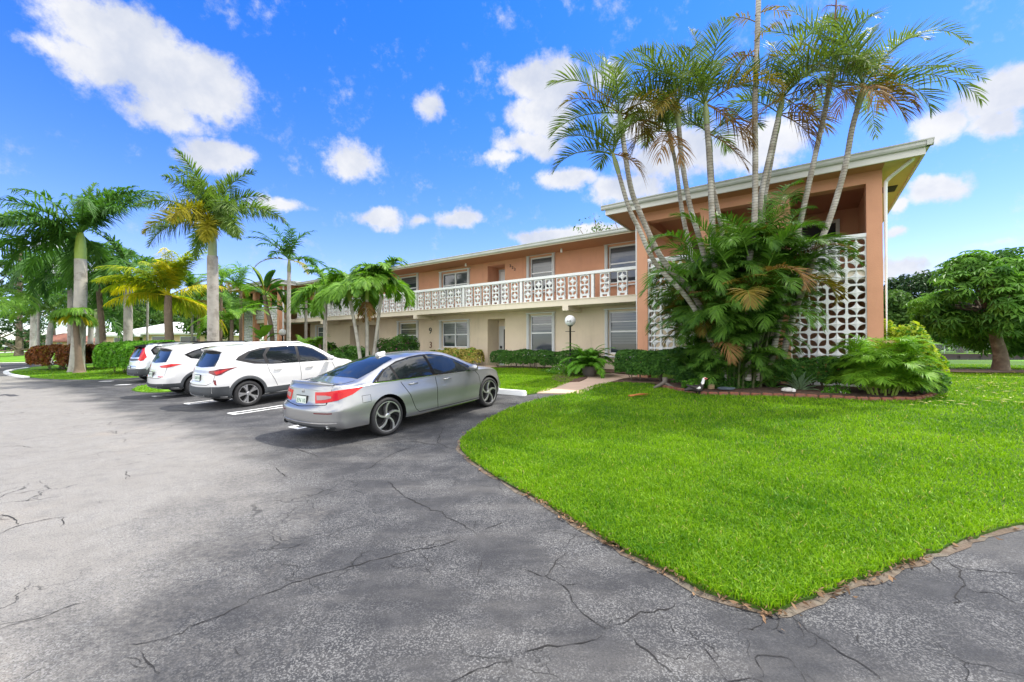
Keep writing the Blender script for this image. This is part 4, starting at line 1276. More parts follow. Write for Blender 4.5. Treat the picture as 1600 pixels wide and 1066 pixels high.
palm('small_palm', 'small palm with swollen foot and yellow tipped leaf ball before the croton hedge', 'palm tree', B, [at(122, 545, B.y), at(118, 510, B.y), at(117, 490, B.y)], .17, .11, M_trunkbrown, [L_adon, L_yellow], skirt_palm, flare=2.2)
# yellowing coconut palm
B = gp(268, 23)


def coco_draw(mb, tp):
    r_ = random.Random(5)
    for k in range(28):
        e = 84 - 100 * ((k * .618) % 1)
        low = e < 4
        frond(mb, tp, k * 137.5 + 20, e, 3.4 * r_.uniform(.85, 1.1), 72 + r_.uniform(-8, 12), n=54, ll=.85, lw=.085, vee=8, ldroop=.55, mi=1 if (low and k % 3 != 0) or k % 7 == 2 else 0, rmi=1, rach=.035, side=r_.uniform(-15, 15))
    frond(mb, tp, 187, 10, 3.3, 52, n=46, ll=.75, lw=.06, vee=0, ldroop=.7, mi=1, rmi=1, rach=.035)
    frond(mb, tp, 200, 40, 3.4, 75, n=46, ll=.75, lw=.06, vee=0, ldroop=.7, mi=1, rmi=1, rach=.035)
    frond(mb, tp, 10, 30, 3.0, 55, n=46, ll=.7, lw=.06, vee=0, ldroop=.7, mi=1, rmi=1, rach=.035)


palm('coconut_palm', 'coconut palm with bright yellow drooping fronds and rough brown trunk', 'palm tree', B, [at(264, 520, 23), at(262, 480, 23), at(263, 462, 23)], .22, .16, M_trunkbrown, [L_coco, L_yellow], coco_draw, flare=1.5)
B = gp(270, 24.5)
# foxtail palm
B = gp(333, 19.5)


def fox_draw(mb, tp):
    for (a, e, l, dr, mi) in ((178, 38, 3.5, 62, 0), (150, 72, 3.3, 70, 0), (200, 15, 2.6, 80, 1), (265, 52, 2.6, 70, 0), (275, 18, 2.7, 85, 1), (300, -5, 2.3, 70, 1),
                              (20, 62, 2.6, 78, 0), (-5, 30, 3.5, 78, 0), (-35, 10, 3.0, 80, 0), (60, 50, 3.0, 75, 0), (110, 35, 3.2, 80, 0), (95, 78, 2.6, 40, 0), (225, -5, 2.6, 75, 0), (320, 35, 2.8, 90, 0), (140, 5, 3.0, 75, 0)):
        frond(mb, tp, a, e, l * 1.12, dr, n=120, ll=.78, lw=.062, vee=0, plum=1.9, ldroop=.18, mi=mi, rach=.04, a0=70, a1=35, curl=1.3)
    [frond(mb, tp, a_, 76, 3.3, 60, n=120, ll=.75, lw=.062, vee=0, plum=1.9, ldroop=.18, rach=.04, a0=70, a1=35, curl=1.5) for a_ in (185, 10, 260)]
    frond(mb, tp, 90, 87, 1.5, 5, n=3, ll=.1, lw=.01, rach=.02)


palm('foxtail_palm', 'tall foxtail palm with smooth grey trunk and bushy bottle brush fronds behind the white cars', 'palm tree', B, [at(333, 520, 19.5), at(331, 400, 19.5)], .25, .22, M_trunk, [L_fox, L_foxy], fox_draw, shaft=(1.75, .17, M_shaftpale), flare=1.2)
# slim palm in front of the far wing
B = gp(451, 24)
palm('slim_palm', 'slim palm with straight pale trunk and sparse crown before the balcony end', 'palm tree', B, [at(451, 500, 24), at(451, 424, 24)], .11, .10, M_trunkwhite, [L_royal, L_foxy],
     lambda mb, tp: (crown(mb, tp, 13, 2.6, (86, 10), 75, seed=43, n=34, ll=.62, lw=.075, plum=.3, ldroop=.45, torn=.1, rach=.025), frond(mb, tp, 215, 5, 2.1, 80, n=30, ll=.5, lw=.06, mi=1), frond(mb, tp, -20, -10, 1.7, 60, n=30, ll=.5, lw=.06, mi=1)), shaft=(.7, .10, M_shaftpale))
# three Christmas palms in front of the balcony
for i, (pb, pt, yt, lab) in enumerate(((566, 547, 470, 'left one of three short palms before the balcony, its pale trunk leaning left'), (574, 573, 468, 'middle one of three short palms before the balcony, upright with dead brown skirt'), (581, 596, 458, 'right one of three short palms before the balcony, its trunk leaning right'))):
    Y = 19.2 + .25 * i
    B = gp(pb, Y)
    palm('christmas_palm', lab, 'palm tree', B, [at(pb + (pt - pb) * .45, 525, Y), at(pt, yt, Y)], .085, .07, M_trunkwhite, [L_adon, L_brown],
         lambda mb, tp: (crown(mb, tp, 22, 2.0, (84, 0), 118, seed=50 + i, n=40, ll=.62, lw=.075, vee=30, ldroop=.45, curl=1.2, rach=.02),
                         [frond(mb, tp - Vector((0, 0, .5)), 40 + 90 * q, -60, 1.1, 25, n=18, ll=.3, lw=.05, mi=1) for q in range(4 if i == 1 else 0)]),
         'short clumped palms in front of the balcony', shaft=(.55, .085, M_shaft), flare=1.5)
for px, Y, yt, n_, ln, lab, sd_ in ((508, 20.5, 452, 18, 1.9, 'pale green palm crown just left of the three short palms before the balcony', 81), (478, 26.5, 470, 14, 1.7, 'small palm crown between the slim pale palm and the balcony end', 82), (395, 33, 478, 16, 2.6, 'loose green palm rising behind the left half of the far stair wing', 83), (300, 34, 455, 18, 3.2, 'green palm crown behind the coconut palm, right of its trunk', 84), (230, 36, 450, 18, 3.4, 'dark green palm crown behind the coconut palm, left of its trunk', 85), (60, 33, 440, 18, 3.2, 'mid green palm crown above the two pale trunks on the far lawn', 86)):
    B = gp(px, Y)
    palm('leafy_palm', lab, 'palm tree', B, [at(px, 520, Y), at(px, yt, Y)], .10, .08, M_trunk, [L_adon if sd_ in (81, 82, 83) else L_royal],
         lambda mb, tp: crown(mb, tp, n_, ln, (85, -15), 95, seed=sd_, n=38, ll=.6 if ln < 2 else .85, lw=.07 if ln < 2 else .10, ldroop=.45, plum=.3, rach=.025), flare=1.4)
# leaning traveller-like palm pair at the far wing
B = gp(428, 25.5)


def banana_leaf(mb, base, az, elev, length, droop, width, mi=0, rnd=.5):
    K = 9
    s = np.linspace(0, 1, K)
    pitch = R(elev) - R(droop) * s ** 1.5
    d = np.stack([np.cos(pitch) * math.cos(R(az)), np.cos(pitch) * math.sin(R(az)), np.sin(pitch)], 1)
    P = np.vstack([[0, 0, 0], np.cumsum(d[:-1] * length / (K - 1), 0)]) + np.asarray(base, float)
    mb.tube(P, .02 * (1 - .8 * s), 5, mi, False, rnd=.9)
    S = np.cross(d, (0, 0, 1.0)); S /= np.linalg.norm(S, axis=1)[:, None] + 1e-9
    w_ = width * np.clip(np.sin(np.pi * np.clip((s - .25) / .75, 0, 1)), 0, 1) ** .6
    up = np.cross(S, d)
    A = P + S * w_[:, None] + up * (w_ * .25)[:, None]; Bb = P - S * w_[:, None] + up * (w_ * .25)[:, None]
    i = np.arange(K - 1)
    V = np.vstack([A, P, Bb])
    rn = np.full(K - 1, rnd) + rng.uniform(-.15, .15, K - 1)
    mb.add(V, np.stack([i, i + 1, i + 1 + K, i + K], 1), mi, rn); off = mb.n - len(V)
    mb.chunks.append((np.stack([i + K, i + 1 + K, i + 1 + 2 * K, i + 2 * K], 1) + off, mi, rn))


def trav(mb, tp):
    r_ = random.Random(8)
    for k in range(14):
        banana_leaf(mb, tp, r_.choice([0, 180]) + r_.uniform(-35, 35), r_.uniform(20, 88), r_.uniform(1.6, 2.3), r_.uniform(35, 90), .22, mi=1 if k in (3, 8) else 0, rnd=r_.uniform(.2, .7))


palm('traveller_palm', 'paddle leaved palm with a leaning dark trunk beside the far wing pillar', 'palm tree', B, [at(424, 515, 25.5), at(416, 480, 25.5), at(413, 462, 25.5)], .13, .11, M_trunkbrown, [L_royal, L_coco], trav)
B = gp(452, 25.6)
palm('traveller_palm', 'low paddle leaved plant fanning out behind the slim pale palm trunk', 'palm tree', B, [at(449, 500, 25.6), at(447, 490, 25.6)], .12, .10, M_trunkbrown, [L_royal, L_coco], trav)
B = gp(411, 25.2)


def ban(mb, tp):
    for a, e, l, dr, w_ in ((200, 70, 1.3, 60, .30), (330, 75, 1.4, 70, .32), (270, 60, 1.2, 70, .3), (160, 40, 1.1, 60, .25), (20, 50, 1.1, 60, .25)):
        banana_leaf(mb, tp, a, e, l, dr, w_, rnd=.6)


palm('banana_plant', 'broad leaved banana plant in front of the far block screen', 'plant', B, [at(411, 535, 25.2)], .10, .08, M_trunk, [L_adon], ban)
for (px, Y, yt, n_, ln, lab, sd_) in ((362, 22, 500, 20, 2.2, 'wide arching green palm bush left of the far stair wing', 61), (376, 27, 455, 16, 2.4, 'tall loose palm clump in front of the far stair wing', 62), (310, 30, 470, 16, 2.6, 'tangled palm with orange dead fronds left of the smooth grey trunk', 63), (345, 29, 440, 15, 2.6, 'pale green palm crown behind the smooth grey trunk', 64), (470, 24.5, 545, 12, 1.2, 'small palm at the lamp near the far wing', 65), (500, 24.6, 538, 10, .9, 'little leafy palm against the cream wall at the far unit', 66)):
    B = gp(px, Y)
    palm('palm_bush', lab, 'palm', B, [at(px, yt + 25, Y), at(px, yt, Y)], .10, .08, M_trunkbrown, [L_adon if sd_ != 63 else L_areca, L_bronze],
         lambda mb, tp: (crown(mb, tp, n_, ln, (85, 5), 95, seed=sd_, n=34, ll=.5 if ln > 1.5 else .3, lw=.05, ldroop=.4, rach=.02), [frond(mb, tp, 80 * q, 0, ln * .9, 70, n=28, ll=.45, lw=.05, mi=1) for q in range(5 if sd_ in (63, 64) else 0)]))


# ------------------------------------------------------------------ leaf masses
def leafmass(mb, pts, nrm, size, mi=0, rnd=None, fold=0.25, aspect=0.5, jit=0.7):
    """diamond leaves at pts facing roughly nrm"""
    n = len(pts)
    nn = unit(nrm + rng.normal(0, jit, (n, 3)))
    a = unit(np.cross(nn, rng.normal(0, 1, (n, 3)))); b = np.cross(nn, a)
    s = size * rng.uniform(.65, 1.3, n)[:, None]
    V = np.stack([pts - a * s, pts + b * s * aspect + nn * s * fold, pts + a * s, pts - b * s * aspect + nn * s * fold], 1).reshape(-1, 3)
    b0 = np.arange(n)[:, None] * 4
    rn = np.clip(rng.normal(.5, .2, n), 0, .97) if rnd is None else rnd
    mb.add(V, b0 + np.array([0, 1, 2]), mi, rn)
    mb.chunks.append((b0 + np.array([0, 2, 3]) + mb.n - len(V), mi, rn))


def hedge_pts(path, wid, hgt, n, lump=0.06, z0=0.05, rnd_end=True):
    """points over the outside of a clipped hedge that follows a ground path; returns points and outward normals"""
    P = np.array([(p[0], p[1]) for p in path], float)
    seg = np.linalg.norm(np.diff(P, axis=0), axis=1); tot = seg.sum(); cum = np.concatenate([[0], np.cumsum(seg)])
    t = rng.uniform(-wid * .3, tot + wid * .3, n)
    tc_ = np.clip(t, 0, tot)
    i = np.clip(np.searchsorted(cum, tc_, 'right') - 1, 0, len(seg) - 1)
    T = (P[i + 1] - P[i]) / seg[i][:, None]
    c = P[i] + T * (tc_ - cum[i])[:, None] + T * (t - tc_)[:, None]
    N2 = np.stack([-T[:, 1], T[:, 0]], 1)
    # rounded box section: angle sweep
    a = rng.uniform(-0.15 * np.pi, 1.15 * np.pi, n)
    cx, sz = np.cos(a), np.sin(a)
    k = 1 / np.maximum(np.abs(cx) ** 4 + np.abs(sz) ** 4, 1e-9) ** .25
    endf = np.clip(1 - (np.abs(t - tc_) / (wid * .3 + 1e-6)) ** 2, 0, 1) ** .5
    depth = rng.uniform(.86, 1.0, n)
    h2 = hgt / 2
    lat = cx * k * wid / 2 * depth * (.45 + .55 * endf); ver = h2 + sz * k * h2 * depth
    lum = lump * (np.sin(t * 5.1 + cx * 2) + np.sin(t * 2.3 + sz * 3 + 1) + .8 * np.sin(t * 9.7 + a * 3)) / 2
    lat = lat + cx * lum; ver = np.clip(ver + sz * lum, 0.02, None)
    x = c[:, 0] + N2[:, 0] * lat; y = c[:, 1] + N2[:, 1] * lat
    z = gz(x, y) + z0 + ver
    nr = np.stack([N2[:, 0] * cx, N2[:, 1] * cx, sz + .2], 1)
    return np.stack([x, y, z], 1), nr


def hedge(name, label, cat, path, wid, hgt, n, size, mats, group=None, mix=None, lump=.06, core=(0.6, .62)):
    b = Vector((path[0][0], path[0][1], float(gz(*path[0][:2]))))
    e = empty(name, b, 0, label, cat, group)
    mb = MB()
    pts, nr = hedge_pts(path, wid, hgt, n, lump)
    if mix:
        k = rng.uniform(0, 1, n) < mix
        leafmass(mb, pts[~k], nr[~k], size); leafmass(mb, pts[k], nr[k], size, 1)
    else:
        leafmass(mb, pts, nr, size)
    mb.build('foliage', mats, e, b, False, True)
    mb = MB()
    for (p0, p1) in zip(path[:-1], path[1:]):
        P = np.array([p0[:2], p1[:2]], float)
        L_ = np.linalg.norm(P[1] - P[0]); m = max(2, int(L_ / .28))
        for q in np.linspace(.04, .96, m):
            c = P[0] + (P[1] - P[0]) * q + rng.normal(0, wid * .1, 2); z = float(gz(*c))
            for _ in range(3):
                dx, dy = rng.normal(0, wid * .22, 2)
                mb.tube([(c[0], c[1], z), (c[0] + dx * .5, c[1] + dy * .5, z + hgt * .45), (c[0] + dx, c[1] + dy, z + hgt * .85)], [.014, .011, .006], 5)
    mb.build('stems', M_bark, e, b)
    return e


def P2(*a): return [tuple(uvw(u, v, 0)[:2]) for u, v in a]


hedge('clipped_hedge', 'low dark green clipped hedge under the lower windows behind the globe lamp', 'hedge', P2((-12.2, 16.1), (-9.5, 15.9), (-7.3, 15.8)), .9, .78, 9000, .055, [L_hedge])
hedge('clipped_hedge', 'dark green hedge at the foot of the left block screen beside the walkway', 'hedge', P2((-4.6, 12.75), (-3.6, 12.7), (-2.5, 12.55)), .95, .92, 11000, .05, [L_hedge])
hedge('clipped_hedge', 'loose dark hedge at the foot of the right block screen behind the agave', 'hedge', P2((-1.2, 12.9), (0.0, 12.95), (1.2, 12.95)), .8, .72, 8000, .05, [L_hedge, L_brown], mix=.03)
hedge('clipped_hedge', 'bright green square clipped hedge beside the parked hatchback', 'hedge', [G2(184, 583), G2(212, 584), G2(248, 585)], 1.9, 1.62, 12000, .09, [L_hedgeb], lump=.05)
hedge('croton_hedge', 'dark red and orange croton hedge round the trunks on the corner island', 'hedge', [G2(76, 577), G2(110, 579), G2(140, 578), G2(176, 575)], 1.9, 1.45, 15000, .10, [L_croton, L_bronze], mix=.12, lump=.10)
hedge('bush_row', 'row of dark green bushes in front of the far lower windows', 'hedge', P2((-31.5, 15.6), (-29.0, 15.4), (-27.2, 15.3), (-25.6, 15.2)), 1.3, 1.15, 8000, .075, [L_hedge], lump=.14)
for i, (px, yb, wd, ht, lab) in enumerate(((717, 566, 40, .85, 'pale yellow variegated shrub under the left lower window next to the silver car roof'), (738, 569, 22, .8, 'rounded pale yellow variegated shrub near the concrete pot'), (690, 562, 30, .75, 'small pale yellow shrub below the house number'))):
    g = gp(px, 21.5)
    hedge('yellow_croton', lab, 'shrub', [(g.x - wd / 2 * .028, g.y, 0), (g.x + wd / 2 * .028, g.y - .15, 0)], .8, ht, 1500, .075, [L_yelcrot, L_hedgeb], 'pale yellow shrubs along the wall', mix=.2, lump=.12)


def bush(name, label, c, rx, ry, rz, n, size, mats, mix=0.0, lump=.18, group=None, cat='bush', aspect=.5):
    """round bush: leaf mass on a lumpy ellipsoid with stems inside"""
    e = empty(name, c, 0, label, cat, group)
    d = unit(rng.normal(0, 1, (n, 3))); d[:, 2] = np.abs(d[:, 2]) * 1.05 - .25
    r_ = rng.uniform(.62, 1.0, n) ** .5
    ph = rng.uniform(0, 6, 6)
    lum = 1 + lump * (np.sin(d[:, 0] * 5 + ph[0]) * np.sin(d[:, 1] * 5 + ph[1]) + .8 * np.sin(d[:, 2] * 7 + ph[2] + d[:, 0] * 4) + .6 * np.sin(d[:, 1] * 11 + ph[3]))
    pts = d * (r_ * lum)[:, None] * np.array((rx, ry, rz)) + np.array((c[0], c[1], c[2] + rz * .45))
    pts[:, 2] = np.maximum(pts[:, 2], c[2] + .03)
    mb = MB()
    k = rng.uniform(0, 1, n) < mix
    leafmass(mb, pts[~k], d[~k] + (0, 0, .3), size, aspect=aspect)
    if k.any(): leafmass(mb, pts[k], d[k] + (0, 0, .3), size * .8, 1, aspect=aspect)
    mb.build('foliage', mats, e, c, False, True)
    mb = MB()
    for q in range(9):
        a = q * 2.4
        mb.tube([c, Vector(c) + Vector((math.cos(a) * rx * .3, math.sin(a) * ry * .3, rz * .6)), Vector(c) + Vector((math.cos(a) * rx * .62, math.sin(a) * ry * .62, rz * 1.1))], [.025, .018, .008], 5)
    mb.build('stems', M_bark, e, c)
    return e


bush('bougainvillea', 'dark round bougainvillea bush with a few pink flowers between the palms and the lower window', gp(622, 20.6), 1.1, .9, 1.25, 6500, .06, [L_boug, L_pink], mix=.025)
bush('bush', 'dark green bush at the foot of the three short palms', gp(548, 21.5), 1.0, .8, .85, 4500, .065, [L_hedge])
bush('bush', 'low dark bush behind the hood of the white crossover', gp(520, 22), 1.0, .7, .7, 3500, .065, [L_hedge])
bush('bush', 'small leafy bush right of the three short palms', gp(600, 20.5), .6, .5, .5, 1800, .055, [L_adon])
bush('lime_shrub', 'lime yellow shrub glowing in the sun at the corner of the stair wing', uvw(1.95, 14.15), .70, .7, 1.25, 6200, .06, [L_lime, L_hedgeb], mix=.35, lump=.22)
bush('yellow_shrub', 'yellow flowering shrub in front of the white roofed house', gp(232, 40), 1.6, 1.2, 1.1, 2200, .12, [L_lime, L_bronze], mix=.15)
bush('red_shrub', 'reddish shrub beside the yellow flowering shrub before the house', gp(258, 40), 1.6, 1.2, .9, 1800, .12, [L_croton, L_bronze], mix=.2)
bush('ground_cover', 'pale green leafy plant with tiny white flowers beneath the globe lamp', ground(886, 586), .8, .35, .32, 1300, .035, [L_hedgeb, L_flower], mix=.05, cat='plant')
bush('ground_cover', 'low bright green plant with white flowers on the brick edging', ground(1306, 617), .30, .16, .17, 420, .03, [L_hedgeb, L_flower], mix=.04, cat='plant')
bush('ground_cover', 'bright green leafy seedling plant just behind the duck', ground(1082, 611), .28, .2, .24, 420, .04, [L_hedgeb], cat='plant')
bush('bush', 'dark glossy bush at the left foot of the areca palm clump', uvw(-2.45, 12.2), .6, .4, .62, 3200, .05, [L_hedge])
bush('bush', 'dark green bush hanging over the brick edging right of the small areca', uvw(2.0, 12.85), .42, .5, .62, 3200, .05, [L_hedge])


# ------------------------------------------------------------------ the areca palm clump
CB = uvw(-1.80, 12.32)
clump = empty('areca_palm_clump', CB, 0, 'big clump of areca palms with ringed grey trunks before the near stair wing', 'palm clump')
Yc = float(CB.y)
DP = L_brown


def stem(pxs, Y0, Y1, r0, r1, fronds, mat=M_ring, extra=None):
    """pxs: trunk path from the ground up in photo pixels; depth runs from Y0 to Y1"""
    n = len(pxs)
    Y0 += .45
    P = [at(p[0], p[1], Y0 + (Y1 - Y0) * i / (n - 1)) for i, p in enumerate(pxs)]
    tr = trunk_part(P, r0, r1, mat, clump, sides=10, flare=1.1)
    if fronds:
        d = (P[-1] - P[-2]).normalized()
        mb = MB(); mb.tube([P[-1] - d * .03, P[-1] + d * .22, P[-1] + d * .46], [r1 * 1.15, r1 * 1.25, r1 * .6], 8)
        s_ = mb.build('crownshaft', M_shaftpale, tr, CB, True)
        s_.parent = tr; tr_off = tr
        mb = MB()
        tp = P[-1] + d * .42
        for f in fronds:
            kw = dict(n=38, ll=.66, lw=.034, torn=.06, vee=34, ldroop=.25, rach=.017, curl=1.6)
            kw.update(f[4] if len(f) > 4 else {})
            frond(mb, tp, f[0], f[1], f[2] * 1.12, f[3], **kw)
            if f[1] > 20 and rng.uniform() < .26: frond(mb, tp, f[0] + 42, f[1] - 9, f[2] * .95, f[3] + 8, **kw)
        c = mb.build('crown', [L_arecahi, L_brown, L_bronze], tr, CB, False, True)
    return tr


DEAD = dict(mi=1, torn=.35, ldroop=.9, n=30, ll=.5)
BRZ = dict(mi=2, torn=.15, ldroop=.5)
low = [(1130, 575), (1085, 480)]
stem([(1140, 594), (1090, 470), (1036, 406), (999, 328), (985, 286), (973, 205)], 10.3, 9.6, .075, .055,
     [(182, 52, 1.7, 88), (165, 74, 1.7, 55), (130, 84, 1.6, 40, dict(mi=0)), (200, 20, 1.4, 70, BRZ), (10, 62, 1.5, 85), (-10, 25, 1.2, 80, BRZ), (250, 40, 1.3, 90), (90, 50, 1.4, 80), (40, 15, 1.2, 90, DEAD), (175, 5, 1.5, 60)])
stem([(1136, 594), (1084, 480), (1026, 413), (1000, 359), (983, 323), (967, 268)], 10.2, 9.5, .065, .045,
     [(184, 40, 1.4, 100), (186, 8, 1.35, 75), (170, 60, 1.1, 80), (260, 30, 1.0, 80), (0, 70, 1.0, 60), (95, 40, 1.0, 90), (-15, -20, .7, 50, DEAD)])
stem([(1140, 594), (1122, 470), (1105, 415), (1092, 366), (1079, 321), (1067, 250), (1062, 195)], 10.5, 10.0, .072, .055,
     [(170, 66, 1.9, 70), (185, 40, 1.7, 95), (95, 80, 1.7, 50), (200, 15, 1.5, 80), (20, 70, 1.6, 70), (-15, 40, 1.5, 90), (260, 45, 1.5, 90), (75, 45, 1.5, 90), (190, -20, 1.3, 55, DEAD), (230, 0, 1.2, 80, BRZ)])
stem([(1135, 594), (1095, 450), (1075, 370), (1066, 325), (1058, 261), (1052, 232)], 10.7, 10.4, .06, .045,
     [(175, 35, 1.3, 80), (160, 70, 1.4, 60), (200, -5, 1.2, 75, BRZ), (20, 55, 1.3, 80), (250, 30, 1.2, 80), (100, 40, 1.2, 80), (240, -30, 1.5, 40, DEAD), (270, -45, 1.2, 30, DEAD)])
stem([(1150, 594), (1128, 480), (1117, 411), (1113, 325), (1110, 250), (1106, 190)], 10.3, 9.8, .08, .06,
     [(100, 86, 2.0, 28), (160, 72, 1.9, 60), (25, 70, 1.9, 62), (185, 48, 1.8, 85), (-5, 48, 1.8, 85), (260, 55, 1.7, 80), (70, 50, 1.7, 85), (-40, 20, 1.5, 80, BRZ), (10, -15, 1.4, 60, DEAD), (-20, -40, 1.3, 40, DEAD), (200, 10, 1.5, 80), (230, 30, 1.4, 90)])
stem([(1152, 594), (1140, 440), (1129, 359), (1116, 291), (1112, 235)], 10.7, 10.5, .06, .045, [(0, 40, 1.3, 90), (180, 40, 1.3, 90), (90, 60, 1.3, 70), (-30, -40, 1.2, 35, DEAD)])
stem([(1168, 594), (1170, 470), (1171, 415), (1180, 344), (1182, 250), (1182, 155), (1187, 40), (1190, -60)], 10.1, 9.6, .078, .055,
     [(200, 40, 1.8, 100, BRZ), (170, 10, 1.6, 70), (10, 30, 1.9, 95), (-20, -10, 1.4, 60, DEAD), (90, 60, 1.8, 60), (0, 70, 1.8, 50), (180, 70, 1.8, 50)])
mb = MB()
for (a, e, l, dr, yy) in ((185, 8, .9, 70, 85), (200, -35, .85, 40, 75), (5, 30, .9, 70, 20), (-5, 50, .7, 50, 60), (175, 30, .7, 80, 30)):
    frond(mb, at(1183, yy, 9.7), a, e, l, dr, n=20, ll=.32, lw=.035, mi=0 if e > 20 else 1, torn=.4, ldroop=.6)
mb.build('dead_frond', [L_bronze, L_brown], clump, CB, False, True)
stem([(1182, 594), (1184, 470), (1186, 385), (1190, 310), (1206, 235), (1219, 180)], 10.3, 9.9, .072, .055,
     [(165, 62, 1.7, 80), (185, 25, 1.6, 85), (80, 84, 1.7, 40), (30, 60, 1.8, 60), (0, 48, 1.7, 75), (-15, 20, 1.4, 85, BRZ), (260, 50, 1.6, 85), (270, 10, 1.2, 80), (110, 40, 1.5, 90), (190, -30, 1.2, 45, DEAD), (20, -10, 1.1, 60, DEAD)])
stem([(1186, 594), (1190, 440), (1195, 325), (1204, 269), (1216, 205)], 10.7, 10.4, .06, .045, [(10, 45, 1.4, 90), (175, 40, 1.3, 95), (95, 65, 1.4, 60), (-10, -30, 1.0, 50, DEAD), (0, 10, 1.2, 80, BRZ)])
stem([(1200, 594), (1232, 430), (1251, 351), (1272, 259), (1290, 180), (1298, 140)], 10.3, 9.9, .072, .055,
     [(168, 58, 1.9, 62), (185, 28, 1.7, 75, BRZ), (150, 78, 1.9, 40), (60, 82, 1.8, 40), (190, -5, 1.5, 70, BRZ), (0, 20, 1.3, 80, BRZ), (-20, -15, 1.2, 70, BRZ), (260, 35, 1.5, 90), (270, -10, 1.3, 70), (100, 40, 1.5, 90), (200, -40, 1.3, 40, DEAD)])
mb = MB()
P = [at(1300, 140, 9.9), at(1306, 70, 9.85), at(1311, 0, 9.8), at(1313, -40, 9.8)]
mb.tube(P, [.03, .022, .016, .01], 6)
for yy in (100, 60, 25, 5):
    for a in (10, 175):
        frond(mb, at(1303 + (100 - yy) * .08, yy, 9.85), a, 20, .38, 110, n=9, ll=.14, lw=.02, torn=.2, ldroop=.9)
mb.build('dead_frond', [L_brown], clump, CB, False, True)
stem([(1215, 594), (1235, 510), (1253, 458), (1276, 394), (1299, 339), (1322, 263), (1334, 201), (1344, 165)], 10.3, 9.6, .08, .058,
     [(6, 52, 3.0, 96, dict(n=52, ll=.62, curl=2.0, vee=45)), (2, 26, 2.7, 62, dict(n=46, torn=.05)), (-2, 18, 2.5, 75, dict(n=44, mi=0, torn=.2, ldroop=.6)), (40, 74, 2.0, 40), (165, 72, 2.1, 70), (140, 80, 1.8, 45), (184, 38, 2.0, 95), (185, 12, 1.5, 70), (-10, 5, 1.5, 95), (-35, -25, 1.1, 50, DEAD), (-25, -35, 1.0, 45, BRZ), (255, -35, .9, 50, DEAD), (90, 40, 1.6, 85), (270, 35, 1.4, 95), (200, -15, 1.1, 80, DEAD)])
# skirt of young stems
mb = MB()
mbt = MB()
r_ = random.Random(99)
for k in range(74):
    a = k * 2.39996
    rr = .95 * math.sqrt((k + .5) / 74)
    bx, by = CB.x + .10 + (.88 if math.cos(a) > 0 else .60) * rr * math.cos(a), CB.y + .62 * rr * math.sin(a)
    h = (.5 + 3.3 * r_.random() ** .8) * (1.0 - .25 * rr)
    lean = .30 * h * rr
    tx, ty = bx + math.cos(a) * lean * .8, by + math.sin(a) * lean * .7
    z0 = float(gz(bx, by))
    mbt.tube([(bx, by, z0), (bx + (tx - bx) * .3, by + (ty - by) * .3, z0 + h * .5), (tx, ty, z0 + h)], [.035, .03, .024], 6)
    out = math.degrees(math.atan2(math.sin(a) * .7, math.cos(a)))
    for q in range(7 if h > 1.2 else 5):
        az_ = out + r_.gauss(0, 75)
        if -.3 < math.sin(math.radians(az_)) and r_.random() < .35: az_ = -az_
        mi = 0
        u_ = r_.random()
        if u_ < .05: mi = 1
        elif u_ < .12: mi = 2
        frond(mb, (tx, ty, z0 + h), az_, r_.uniform(42, 88), r_.uniform(1.1, 1.7), r_.uniform(80, 140), n=42, ll=.54, lw=.031, vee=24, ldroop=.38, mi=mi, rmi=0, rach=.014, side=r_.uniform(-15, 15), curl=1.4, rnd=r_.uniform(.3, .65))
for k in range(70):          # fronds near the ground at the front
    a = R(-185 + 190 * ((k * .618) % 1))
    bx, by = CB.x + .82 * math.cos(a), CB.y + .55 * math.sin(a)
    frond(mb, (bx, by, float(gz(bx, by)) + r_.uniform(.0, 1.5)), math.degrees(a) + r_.uniform(-40, 40), r_.uniform(45, 80), r_.uniform(.7, 1.3), r_.uniform(80, 130), n=32, ll=.40, lw=.027, ldroop=.4, rach=.01, rnd=.35)
for (px, py, Y, az_, e, l, dr, mi) in ((1235, 395, 9.8, -5, 35, 1.6, 95, 0), (1238, 440, 9.7, -12, 15, 1.2, 115, 2), (1190, 430, 9.2, -60, 20, 1.1, 115, 1), (1090, 400, 9.5, 200, 45, 1.5, 105, 0), (1075, 440, 9.5, 205, 30, 1.35, 100, 0), (1210, 345, 10.0, 20, 75, 1.5, 70, 0), (1225, 330, 10.2, 40, 60, 1.4, 95, 0), (1160, 470, 9.2, 250, 30, 1.1, 110, 2), (1150, 400, 10.0, 120, 80, 1.7, 60, 0), (1195, 380, 10.0, 60, 82, 1.8, 65, 0), (1225, 390, 10.0, 20, 78, 1.7, 85, 0), (1120, 400, 10.0, 170, 75, 1.6, 80, 0), (1200, 420, 9.7, 300, 70, 1.5, 95, 0), (1215, 400, 9.8, 10, 66, 1.7, 100, 0), (1170, 400, 9.8, 200, 72, 1.5, 95, 0), (1245, 430, 9.9, 350, 60, 1.5, 110, 0), (1140, 420, 9.6, 190, 60, 1.5, 110, 0), (1100, 430, 9.7, 170, 65, 1.5, 105, 0)):
    frond(mb, at(px, py, Y), az_, e, l, dr, n=40, ll=.55, lw=.038, ldroop=.35, mi=mi, rmi=0, rach=.014)
mb.build('skirt_fronds', [L_areca, L_brown, L_bronze], clump, CB, False, True)
mbt.build('young_stems', pbr('young_stem', (.085, .10, .035), .6, var=.3), clump, CB, True)
mb = MB()
n_ = 9000
a = rng.uniform(0, 2 * np.pi, n_); rr = np.sqrt(rng.uniform(.1, 1, n_)); hh = rng.uniform(0, 1, n_) ** 1.4
pts = np.stack([CB.x + .88 * rr * np.cos(a) * (1 - .25 * hh), CB.y + .62 * rr * np.sin(a) * (1 - .25 * hh), np.zeros(n_)], 1)
